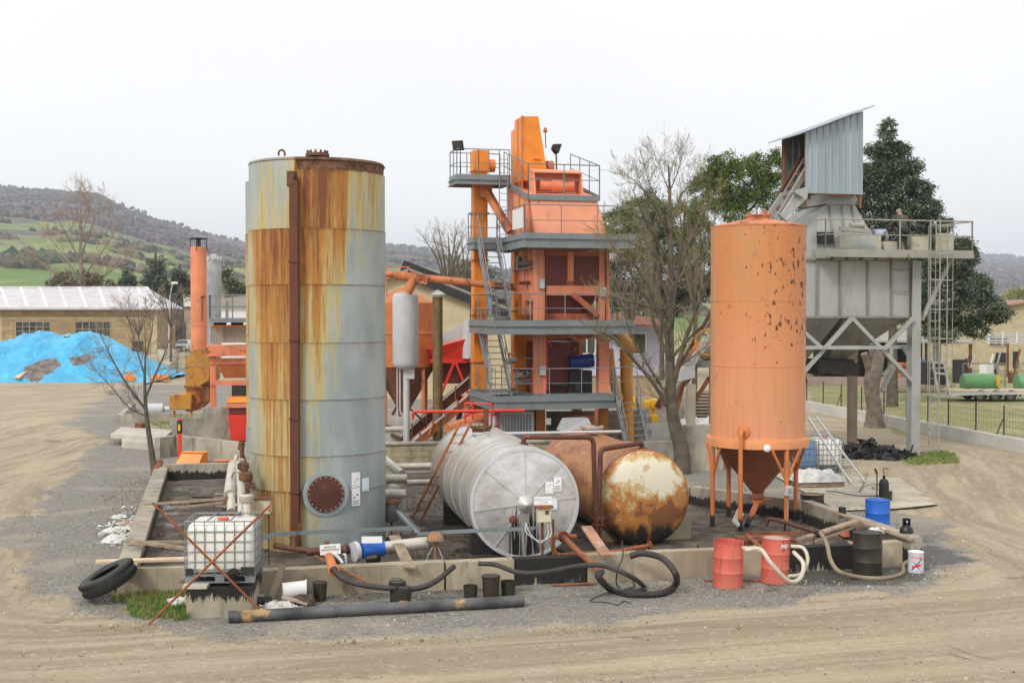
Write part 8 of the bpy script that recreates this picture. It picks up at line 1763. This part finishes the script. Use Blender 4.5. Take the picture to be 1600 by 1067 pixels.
# trailer and green tanks
Yt = 76; tr = thing('lowbed_trailer', 'white lowbed trailer with three axles and a raised ramp standing on the grass', 'trailer', (X(1550, Yt), Yt + 1, 0)); ft = Frame(0, Yt, 0)
zb = Z(611.5, Yt)
MB().boxf(ft, X(1490, Yt), X(1700, Yt), 0, 2.4, zb - .05, zb + .03).build('bed', M['woodnew'], tr)
MB().prism([ft.w(X(a, Yt), -.05, Z(b, Yt)) for a, b in ((1484, 621), (1500, 618), (1545, 616.5), (1700, 616), (1700, 612), (1484, 613))], (0, .12, 0)).build('side_rail', M['white'], tr)
MB().bar(ft.w(X(1486, Yt), .1, zb - .2), ft.w(X(1477, Yt), .1, Z(567, Yt)), .16, .1).bar(ft.w(X(1486, Yt), 2.2, zb - .2), ft.w(X(1477, Yt), 2.2, Z(567, Yt)), .16, .1).bar(ft.w(X(1480, Yt), .1, Z(585, Yt)), ft.w(X(1480, Yt), 2.2, Z(585, Yt)), .1).bar(ft.w(X(1477, Yt), .1, Z(568, Yt)), ft.w(X(1477, Yt), 2.2, Z(568, Yt)), .1).build('ramp', M['white'], tr)
for px in (1533, 1557, 1581):
    for y in (.05, 2.0):
        c_ = ft.w(X(px, Yt), y, .34); wh = MB().lathe(c_, [(.2, .02), (.32, .0), (.34, .04), (.34, .24), (.32, .28), (.2, .26)], 28, (0, 1, 0)).build('wheel', M['black'], tr); MB().lathe(c_ + V((0, .04, 0)), [(.2, 0), (.15, .06), (0, .05)], 20, (0, 1, 0)).build('rim', M['rail'], wh)
    MB().tube([ft.w(X(px, Yt) + .41 * math.cos(a), -.02, .34 + .38 * math.sin(a)) for a in [math.pi * k / 8 for k in range(9)]], .04, 5).build('mudguard', M['white'], tr)
MB().boxf(ft, X(1500, Yt), X(1600, Yt), .3, 2.1, .3, zb - .06).build('chassis', M['dark'], tr)
for i, (a, b, lab) in enumerate(((1503, 1556, 'green horizontal fuel tank with a yellow end behind the trailer'), (1587, 1650, 'green horizontal fuel tank cut by the right edge of the photo'))):
    Yg = 84; g_ = thing('fuel_tank', lab, 'fuel tank', (X((a + b) / 2, Yg), Yg, 0), 'green fuel tanks'); zc = Z(598, Yg); r_ = .62
    MB().lathe(V((X(a, Yg), Yg, zc)), [(.0, .0), (r_ * .9, .05), (r_, .15), (r_, X(b, Yg) - X(a, Yg) - .15), (r_ * .9, X(b, Yg) - X(a, Yg)), (0, X(b, Yg) - X(a, Yg) + .05)], 28, (1, 0, 0)).build('tank', M['green'], g_, smooth=50)
    MB().boxf(Frame(0, Yg, 0), X(a, Yg) - .2, X(b, Yg) + .2, -.7, .7, Z(612, Yg), Z(608, Yg)).build('cradle', M['green'], g_)
    for x in (X(a + 6, Yg), X(b - 6, Yg)): MB().bar(V((x, Yg - .6, 0)), V((x, Yg - .6, Z(612, Yg))), .1).build('leg', M['dark'], g_)
    if i == 0: MB().boxf(Frame(0, Yg, 0), X(1551, Yg), X(1556, Yg), -.8, -.72, Z(602, Yg), Z(585, Yg)).build('yellow_plate', M['yellow'], g_)
    fr_ = MB(); 
    for x in (X(a - 6, Yg), X(b + 6, Yg)):
        fr_.bar(V((x, Yg - 1, 0)), V((x, Yg - 1, Z(567, Yg))), .06)
    fr_.bar(V((X(a - 6, Yg), Yg - 1, Z(567, Yg))), V((X(b + 6, Yg), Yg - 1, Z(567, Yg))), .08).build('canopy_frame', M['galv2'], g_)
random.seed(77)
for i in range(7): c_ = V((X(1500 + i * 14, 96), 96 + i % 3, 0)); one(MB().boxf(Frame(c_.x, c_.y, i * 13), -.5, .5, -.3, .3, 0, random.uniform(.8, 2)).bar(c_ + V((0, 0, .5)), c_ + V((.5, 0, random.uniform(1.5, 2.6))), .1), 'machine_part', M[['dark', 'rust', 'greywhite', 'white', 'dark', 'conc', 'rust'][i]], 'piece of old machinery in the row behind the green fuel tanks', 'machine part', 'old machinery before the beige building')
# ================================================================ trees
def bark(name, c): return W(name, c, .9, var=.45, vs=3, dirt=.3, bump=.5, bs=14)
BK = bark('grey_bark', (.13, .105, .08)); TW = bark('twig_bark', (.25, .21, .11)); TW2 = bark('twig_brown', (.29, .23, .17))
def grow(mb, p, d, L, r, depth, rng, spread=.55, up=.03, tw=None, minr=.004, kids=(2, 3)):
    n = 3; pts = [V(p)]; q = V(p); dd = V(d)
    for k in range(n):
        dd = (dd + V((rng.uniform(-.16, .16), rng.uniform(-.16, .16), rng.uniform(-.06, .12) + up * .3))).normalized(); q = q + dd * L / n; pts.append(q.copy())
    r1 = max(minr, r * .62); tgt = tw if (tw and r < .03) else mb
    tgt.tube(pts, [r + (r1 - r) * k / n for k in range(n + 1)], 6 if r > .06 else (4 if r > .02 else 3), caps=False)
    if depth <= 0: return
    for j in range(rng.randint(*kids)):
        f = rng.uniform(.35, 1) if j else 1.0; b = pts[min(n, int(f * n))]
        a, c = basis(dd); th = rng.uniform(0, 6.283); s = rng.uniform(.35, 1) * spread * (1.0 if j else .5)
        nd = (dd + (a * math.cos(th) + c * math.sin(th)) * s + V((0, 0, up))).normalized()
        grow(mb, b, nd, L * rng.uniform(.62, .88), r1 * rng.uniform(.6, .9), depth - 1, rng, spread, up, tw, minr, kids)
def bare_tree(lab, trunk, radii, limbs, seed, depth=4, twl=.8, spread=.95, bark_=BK, twig=TW, base=None, minr=.005, group=None):
    rng = random.Random(seed); r_ = thing('bare_tree', lab, 'tree', base or trunk[0], group); tk = MB(); tw = MB()
    tk.tube(catmull(trunk, 4), [radii[0] + (radii[1] - radii[0]) * (k / ((len(trunk) - 1) * 4)) ** .8 for k in range((len(trunk) - 1) * 4 + 1)], 14)
    for pts, r0 in limbs:
        pts = [V(p) for p in pts]; cm = catmull(pts, 4); m = len(cm)
        tk.tube(cm, [r0 * (1 - .75 * k / (m - 1)) for k in range(m)], 8, caps=False)
        for k in range(2, m, 2):
            d = (cm[min(m - 1, k + 1)] - cm[k - 1]).normalized()
            for s in range(3):
                a, c = basis(d); th = rng.uniform(0, 6.28); nd = (d + (a * math.cos(th) + c * math.sin(th)) * rng.uniform(.6, 1.3) + V((0, 0, .15))).normalized()
                grow(tw, cm[k], nd, twl * rng.uniform(.6, 1.2), r0 * .26 * (1 - .6 * k / m) + .004, depth - 1, rng, spread, .03, None, minr)
        grow(tw, cm[-1], (cm[-1] - cm[-2]).normalized(), twl, r0 * .28, depth, rng, spread, .05, None, minr)
    tk.build('trunk', bark_, r_, smooth=70); tw.build('crown', twig, r_, smooth=0)
    return r_
Yt_ = 42.0
def pt(L, Y, dy=0): n = len(L); return [P(a, b, Y + dy * k / max(1, n - 1)) for k, (a, b) in enumerate(L)]
tr_ = pt([(1066, 745), (1064, 700), (1052, 655), (1048, 600), (1046, 520), (1048, 440), (1047, 350), (1046, 285), (1044, 258)], Yt_)
limbs = [([(1052, 650), (1022, 600), (988, 560), (960, 530), (938, 520)], -1.5, .085), ([(1047, 590), (1040, 520), (1018, 460), (996, 420), (968, 395)], -.8, .09), ([(1050, 610), (1068, 540), (1090, 480), (1112, 430)], -1, .1),
  ([(1048, 480), (1028, 420), (1005, 370), (985, 335)], 1, .06), ([(1048, 470), (1068, 400), (1090, 350), (1108, 320)], 1.2, .07), ([(1047, 390), (1030, 335), (1008, 300), (988, 280)], -.6, .045), ([(1047, 360), (1062, 310), (1078, 290), (1090, 274)], .7, .04),
  ([(1046, 560), (1020, 500), (1012, 430), (1010, 380)], 1.8, .07), ([(1048, 560), (1085, 520), (1108, 500)], -1.4, .06), ([(1048, 530), (1056, 450), (1066, 380), (1070, 330)], -1.5, .07), ([(1046, 300), (1036, 275), (1030, 258)], .2, .025), ([(1046, 300), (1058, 272), (1062, 256)], -.2, .025),
  ([(1050, 630), (1015, 575), (985, 520), (970, 470)], .6, .06), ([(1047, 450), (1085, 410), (1118, 380)], .8, .05), ([(1047, 410), (1012, 350), (990, 300)], -.9, .05), ([(1048, 520), (1000, 450), (975, 410), (955, 380)], .2, .06), ([(1047, 330), (1020, 300), (1010, 272)], .5, .03), ([(1050, 580), (1078, 560), (1100, 545)], 1.2, .05), ([(1047, 500), (1015, 480), (975, 470), (950, 462)], -1.4, .05), ([(1046, 430), (1020, 395), (985, 380), (962, 365)], -.5, .045)]
bare_tree('tallest bare tree with a thick dark trunk between the tower and the upright orange silo', tr_, (.31, .01), [(pt(L, Yt_, dy), r) for L, dy, r in limbs], 4, depth=4, twl=.42, minr=.0044)
m_ = MB()
Yl = 40.5
bare_tree('thin young bare tree behind the corner of the left wall', pt([(243, 745), (236, 700), (229, 650), (226, 600), (227, 555), (226, 500)], Yl), (.125, .005),
  [(pt(L, Yl, dy), r) for L, dy, r in [([(228, 640), (205, 610), (180, 570), (160, 530)], -.5, .045), ([(228, 620), (245, 580), (258, 550), (268, 520)], .5, .04), ([(227, 590), (215, 550), (205, 515), (198, 490)], .6, .03), ([(228, 600), (262, 590), (290, 575)], -.6, .03), ([(227, 560), (237, 520), (240, 485)], 0, .025), ([(228, 650), (200, 635), (170, 600), (145, 575)], .5, .03)]], 9, depth=4, twl=.34, minr=.0042, twig=TW2)
Yh = 175
bare_tree('huge hazy brown bare tree behind the brick building', pt([(128, 470), (127, 430), (126, 390), (127, 350), (126, 325)], Yh), (.45, .05), [(pt(L, Yh, dy), r) for L, dy, r in [([(128, 440), (100, 400), (80, 375)], 3, .16), ([(128, 435), (155, 400), (175, 370)], -3, .16), ([(127, 410), (105, 370), (92, 345)], -3, .14), ([(127, 400), (145, 350), (158, 320)], 3, .14), ([(128, 450), (90, 430), (65, 410)], 2, .2), ([(128, 450), (165, 430), (190, 410)], 2, .2), ([(127, 370), (120, 330), (118, 310)], 0, .1), ([(127, 370), (138, 335), (140, 320)], 0, .1)]],
  12, depth=4, twl=1.35, minr=.017, bark_=TW2, twig=W('hazy_twigs', (.33, .24, .17), .9, dirt=.1), base=V((X(128, Yh), Yh, 0)))
for i, (px, py0, py1, Y, s, lab) in enumerate(((700, 470, 362, 92, 31, 'slim bare tree showing over the beige shed roof'), (722, 480, 375, 95, 33, 'bare tree just left of the orange elevator'), (266, 520, 450, 120, 37, 'small bare tree beside the stone house'), (215, 540, 470, 125, 41, 'leafless bush tree in front of the brick building'), (1085, 520, 330, 66, 43, 'bare tree behind the upright orange silo'), (985, 520, 400, 68, 47, 'bare sapling behind the tower decks'))):
    t0 = V((X(px, Y), Y, 0)); T1 = P(px, py1, Y); mid = P(px + 2, (py0 + py1) / 2, Y)
    rr_ = (T1.z) / 60
    L = [([mid.lerp(t0, .3), P(px + dx * .5, (py0 + py1) / 2 - 8, Y + dy), P(px + dx, py1 + abs(dx) * .6, Y + dy)], rr_ * .55) for dx, dy in ((-22, 1), (20, -1), (-12, -1.5), (12, 1.5), (-32, 0), (30, .5))]
    bare_tree(lab, [t0, mid, T1], (rr_, rr_ * .06), L, s, depth=3, twl=(T1.z) * .055, minr=.007 * Y / 80, twig=TW2 if i != 4 else TW)
# pollarded stump
st = thing('pollarded_tree', 'thick lopped tree trunk without branches under the grey hopper', 'tree', G(1366, 668)); c_ = G(1366, 668); Yz = c_.y
tk = MB().tube(catmull([c_, P(1366, 640, Yz), P(1362, 600, Yz), P(1370, 565, Yz), P(1372, 545, Yz)], 5), [.5, .46, .42, .40, .38, .36, .35, .34, .34, .35, .36, .37, .38, .36, .34, .32, .32, .32, .30, .28, .26], 14)
for a, b, r in (((1360, 580), (1350, 552), .2), ((1370, 560), (1384, 545), .2), ((1364, 560), (1362, 538), .2)): tk.tube([P(*a, Yz), P(*b, Yz - .2)], [r, r * .8], 10)
tk.build('trunk', bark('pale_bark', (.22, .18, .14)), st, smooth=70); MB().lathe(P(1362, 537.5, Yz - .2), [(.16, 0), (0, .01)], 12).build('cut_face', M['woodnew'], st)
# evergreen crowns made of many small leaf sprays
def foliage_mat(name, dark, light):
    t = T(name, .7); ra, rb, rc = t.attr(); n = t.noise(t.obj, .9, 4, .6)
    c = t.mix(t.ramp(t.m2('ADD', t.m2('MULTIPLY', ra, .6), t.m2('MULTIPLY', n, .5)), .3, .8), dark, light); t.set('Base Color', c); t.set('Specular IOR Level', .2); return t.m
def evergreen(lab, name, Y, lobes, n, leaf, mat, trunk, seed, droop=.0, per=9, dyk=1.0, cut=.0, cat='tree', group=None):
    rng = random.Random(seed); base = V((X(trunk[0][0], Y), Y, 0)); r_ = thing(name, lab, cat, base, group); mb = MB(); cols = []; k_ = Y / F
    wts = [l[2] * l[3] for l in lobes]
    for _ in range(n):
        l = rng.choices(lobes, wts)[0]; c = P(l[0], l[1], Y); rx, rz_ = l[2] * k_, l[3] * k_; ry = rx * dyk
        while True:
            d = V((rng.gauss(0, 1), rng.gauss(0, 1), rng.gauss(0, 1)))
            if d.length > .1: break
        d.normalize(); q = rng.uniform(.45, 1.0) ** .6 * (1 + .22 * mnoise.noise(d * 2.3 + V((l[0] * .1, 0, 0))))
        cc = c + V((d.x * rx, d.y * ry, d.z * rz_)) * q; bri = rng.random()
        if mnoise.noise(cc * (1.1 / max(.5, leaf * 5))) < cut: continue
        out = V((d.x, d.y, d.z * .6 - droop)).normalized(); a, b = basis(out)
        for j in range(per):
            o = cc + V((rng.gauss(0, 1), rng.gauss(0, 1), rng.gauss(0, 1) * .7)) * leaf * 1.0
            t1 = (out + (a * rng.uniform(-1, 1) + b * rng.uniform(-1, 1)) * .9).normalized() * leaf * rng.uniform(.7, 1.4); s1 = t1.cross(V((rng.uniform(-1, 1), rng.uniform(-1, 1), rng.uniform(-1, 1)))).normalized() * leaf * rng.uniform(.22, .42)
            mb.add([o - s1, o + t1, o + s1], [(0, 1, 2)]); cols += [(bri, 0, 0)] * 3
    it = iter(cols)
    tk = MB(); tk.tube([base] + [P(a, b, Y) for a, b in trunk[1:]], [leaf * 2.6] + [leaf * 1.6] * (len(trunk) - 2) + [leaf * .4], 10)
    for l in lobes[:: max(1, len(lobes) // 10)]:
        tk.tube([P(trunk[1][0], min(trunk[0][1], l[1] + 30), Y), P((trunk[1][0] + l[0]) / 2, l[1] + 12, Y), P(l[0], l[1], Y)], [leaf * .8, leaf * .5, leaf * .2], 6)
    tk.build('trunk', BK, r_, smooth=70); mb.build('crown', mat, r_, attr=lambda v: next(it), smooth=0); return r_
CED = foliage_mat('cedar_needles', (.022, .036, .022), (.20, .24, .155)); PIN = foliage_mat('pine_needles', (.025, .05, .01), (.20, .29, .06)); OLV = foliage_mat('olive_leaves', (.03, .045, .018), (.17, .20, .085))
random.seed(21)
lob = [(1387, 205, 10, 18)]
for y, w_ in ((232, 22), (258, 38), (285, 52), (315, 62), (345, 74), (378, 84), (412, 86), (445, 80), (478, 78)):
    for k in range(5): f = (k - 2) / 2; lob.append((1385 + (y - 205) * .06 + f * w_ * .92, y + random.uniform(-8, 8) + abs(f) * 8, 9 + w_ * .2, 10 + w_ * .09))
lob += [(1500, 400, 26, 30), (1520, 450, 30, 22), (1545, 480, 26, 16), (1560, 492, 20, 12), (1500, 490, 36, 20), (1525, 515, 20, 12), (1470, 520, 28, 14)]
evergreen('tall dark conifer rising behind the grey hopper at the right', 'cedar_tree', 72, lob, 17000, .13, CED, [(1395, 620), (1395, 500), (1388, 205)], 1, droop=.25, per=9, cut=-.35)
evergreen('rounded green umbrella pine directly behind the upright orange silo', 'pine_tree', 95, [(1160, 285, 52, 38), (1108, 300, 34, 30), (1135, 262, 34, 22), (1115, 275, 26, 26), (1195, 262, 30, 24), (1130, 310, 40, 22), (1205, 300, 36, 26), (1235, 320, 30, 24), (1170, 330, 50, 20), (1216, 245, 10, 12)], 8000, .15, PIN, [(1175, 560), (1170, 420), (1165, 310)], 2, per=9, cut=-.02)
evergreen('wide green pine seen through the branches of the tallest bare tree', 'pine_tree', 100, [(1010, 335, 50, 26), (970, 350, 32, 22), (1060, 345, 42, 28), (1090, 370, 30, 34), (990, 380, 40, 24), (1040, 385, 44, 26)], 7000, .15, PIN, [(1030, 560), (1028, 450), (1030, 350)], 3, per=9, cut=-.06)
evergreen('small dark conifer top left of the tallest bare tree', 'cedar_tree', 96, [(1015, 312, 9, 12), (1012, 330, 16, 12), (1018, 348, 20, 14)], 500, .2, CED, [(1015, 560), (1015, 400), (1015, 306)], 14, per=9)
evergreen('dark undergrown evergreen low behind the tower and bare tree', 'evergreen_tree', 104, [(985, 430, 44, 34), (1050, 440, 50, 40), (1095, 430, 30, 40), (1020, 475, 60, 22), (960, 465, 22, 18)], 5200, .19, foliage_mat('dark_scrub', (.02, .026, .014), (.11, .105, .06)), [(1030, 560), (1030, 500), (1030, 420)], 4, per=8, cut=-.05)
evergreen('dull green bushy tree seen between the silo and the grey hopper cones', 'evergreen_tree', 110, [(1250, 480, 40, 30), (1300, 470, 40, 34), (1350, 480, 44, 30)], 3000, .19, OLV, [(1300, 560), (1300, 510), (1300, 450)], 5, per=8)
def fir(lab, px, py0, py1, wpx, Y, seed, mat=CED, n=900):
    lb = []; hh = py0 - py1
    for k in range(7): f = k / 6; lb.append((px, py1 + 6 + f * (hh - 8), 3 + wpx * (f ** .9), 5 + hh * .05))
    evergreen(lab, 'fir_tree', Y, lb, n, Y * .0016, mat, [(px, 545), (px, py0), (px, py1)], seed, droop=.35, per=8, cut=-.1, group='firs behind the stone house')
fir('tallest dark fir left of the salmon chimney', 243, 470, 388, 26, 185, 51, n=1500); fir('smaller dark fir right against the salmon chimney', 281, 462, 412, 16, 188, 52); fir('small dark fir left of the tallest fir', 200, 455, 418, 10, 190, 53, n=500)
evergreen('round dark shrub tree right of the notched grey silo', 'evergreen_tree', 160, [(352, 440, 14, 20), (364, 452, 16, 14), (378, 462, 14, 10)], 700, .3, OLV, [(358, 520), (358, 470), (354, 430)], 54, per=8)
evergreen('green bush behind the right edge of the beige shed', 'evergreen_tree', 130, [(735, 425, 22, 18), (722, 440, 26, 16), (760, 440, 20, 20)], 800, .26, OLV, [(735, 520), (735, 460), (735, 425)], 55, per=8)
evergreen('brown leafless thicket behind the brick building roof', 'thicket', 176, [(120, 440, 34, 16), (95, 446, 22, 10), (155, 445, 22, 12)], 1100, .32, foliage_mat('brown_thicket', (.07, .05, .035), (.24, .17, .12)), [(125, 500), (125, 460), (125, 435)], 56, per=6, cut=-.05, cat='thicket')
evergreen('yellow-green bush at the far right edge over the beige building', 'evergreen_tree', 240, [(1590, 462, 22, 9), (1620, 458, 30, 12)], 500, .4, foliage_mat('yellow_bush', (.12, .12, .03), (.36, .36, .08)), [(1600, 520), (1600, 480), (1600, 460)], 57, per=8)
# woods on the hills
def woods(name, hill_name, lab, mat, cond, n, smin, smax, seed):
    rng = random.Random(seed); ho = bpy.data.objects[hill_name]; me = ho.data; vs = me.vertices; nv = len(vs); mb = MB(); at = me.color_attributes['mask'].data; c = 0; tries = 0; cols = []
    while c < n and tries < n * 60:
        tries += 1; i = rng.randrange(nv); v = vs[i].co; t_ = at[i].color[0]
        px = v.x / v.y * F + CX
        if not (-60 < px < 1660) or not cond(t_, px, v, rng): continue
        s = rng.uniform(smin, smax); o = V((v.x + rng.uniform(-1, 1) * v.y * .006, v.y + rng.uniform(-8, 8), v.z - s * .2)); m = 6; bri = rng.random()
        ring = [o + V((math.cos(k * 1.047) * s * rng.uniform(.6, 1), math.sin(k * 1.047) * s * rng.uniform(.6, 1), s * rng.uniform(.3, .7))) for k in range(m)]
        base_ = [V((r.x, r.y, o.z - s * .6)) for r in ring]; top = o + V((0, 0, s * rng.uniform(.9, 1.3)))
        mb.add(base_ + ring + [top], [(k, (k + 1) % m, m + (k + 1) % m, m + k) for k in range(m)] + [(m + k, m + (k + 1) % m, 2 * m) for k in range(m)]); cols += [(bri, 0, 0)] * 13; c += 1
    it = iter(cols); o = mb.build(name, mat, attr=lambda v: next(it), smooth=0); o['kind'] = 'stuff'; o['label'] = lab
BW = foliage_mat('brown_woods', (.07, .055, .06), (.155, .115, .11)); GW = foliage_mat('green_woods', (.03, .05, .03), (.09, .12, .06))
woods('woods', 'hills', 'brown leafless woods covering the upper hill', BW, lambda t, px, v, r: t > .66 and mnoise.noise(V((v.x * .004, v.y * .004, 3))) > -.12, 7500, 2.2, 4.5, 1)
woods('woods', 'hills', 'dark evergreen patches along the hill crest', GW, lambda t, px, v, r: (t > .9 and 20 < px < 185 and mnoise.noise(V((px * .02, v.y * .002, 8))) > -.1) or (t > .68 and mnoise.noise(V((v.x * .006, v.y * .006, 13))) > .33), 2400, 2.6, 5, 2)
woods('hedgerows', 'hills', 'dark hedgerows and copses between the green fields', foliage_mat('hedge_mix', (.035, .045, .03), (.17, .13, .09)), lambda t, px, v, r: .05 < t <= .66 and abs(mnoise.noise(V((v.x * .0045, v.y * .010, 31)))) < .035 + .05 * t, 3600, 2, 4.5, 3)
woods('copse', 'hills', 'dense dark green copse in the field at the far left', GW, lambda t, px, v, r: 12 < px < 88 and 398 < CY + 0 and abs((488 - (v.z - 5.3) / v.y * F) - 406) < 7 and v.y < 1100, 700, 3, 5.5, 4)
woods('woods', 'hills.001', 'distant woods on the blue hills at the right', BW, lambda t, px, v, r: t > .3 and px > 1450, 2200, 5, 10, 5)
# ---------------------------------------------------------------- air
if HAZE:
    hb = MB(); hb.boxf(Frame(0, 0, 0), -6200, 6200, -400, 5400, -1.2, 275)
    hm = bpy.data.materials.new('haze_air'); hm.use_nodes = True; ht = hm.node_tree
    for nd in list(ht.nodes):
        if nd.type == 'BSDF_PRINCIPLED': ht.nodes.remove(nd)
    pv = ht.nodes.new('ShaderNodeVolumePrincipled'); pv.inputs['Color'].default_value = (.80, .88, 1, 1); pv.inputs['Density'].default_value = HAZE; pv.inputs['Anisotropy'].default_value = .0
    ht.links.new(pv.outputs[0], ht.nodes['Material Output'].inputs['Volume'])
    ho = hb.build('haze', hm, smooth=0); ho['kind'] = 'stuff'; ho.display_type = 'BOUNDS'; ho['label'] = 'pale blue air that fades the far hills'
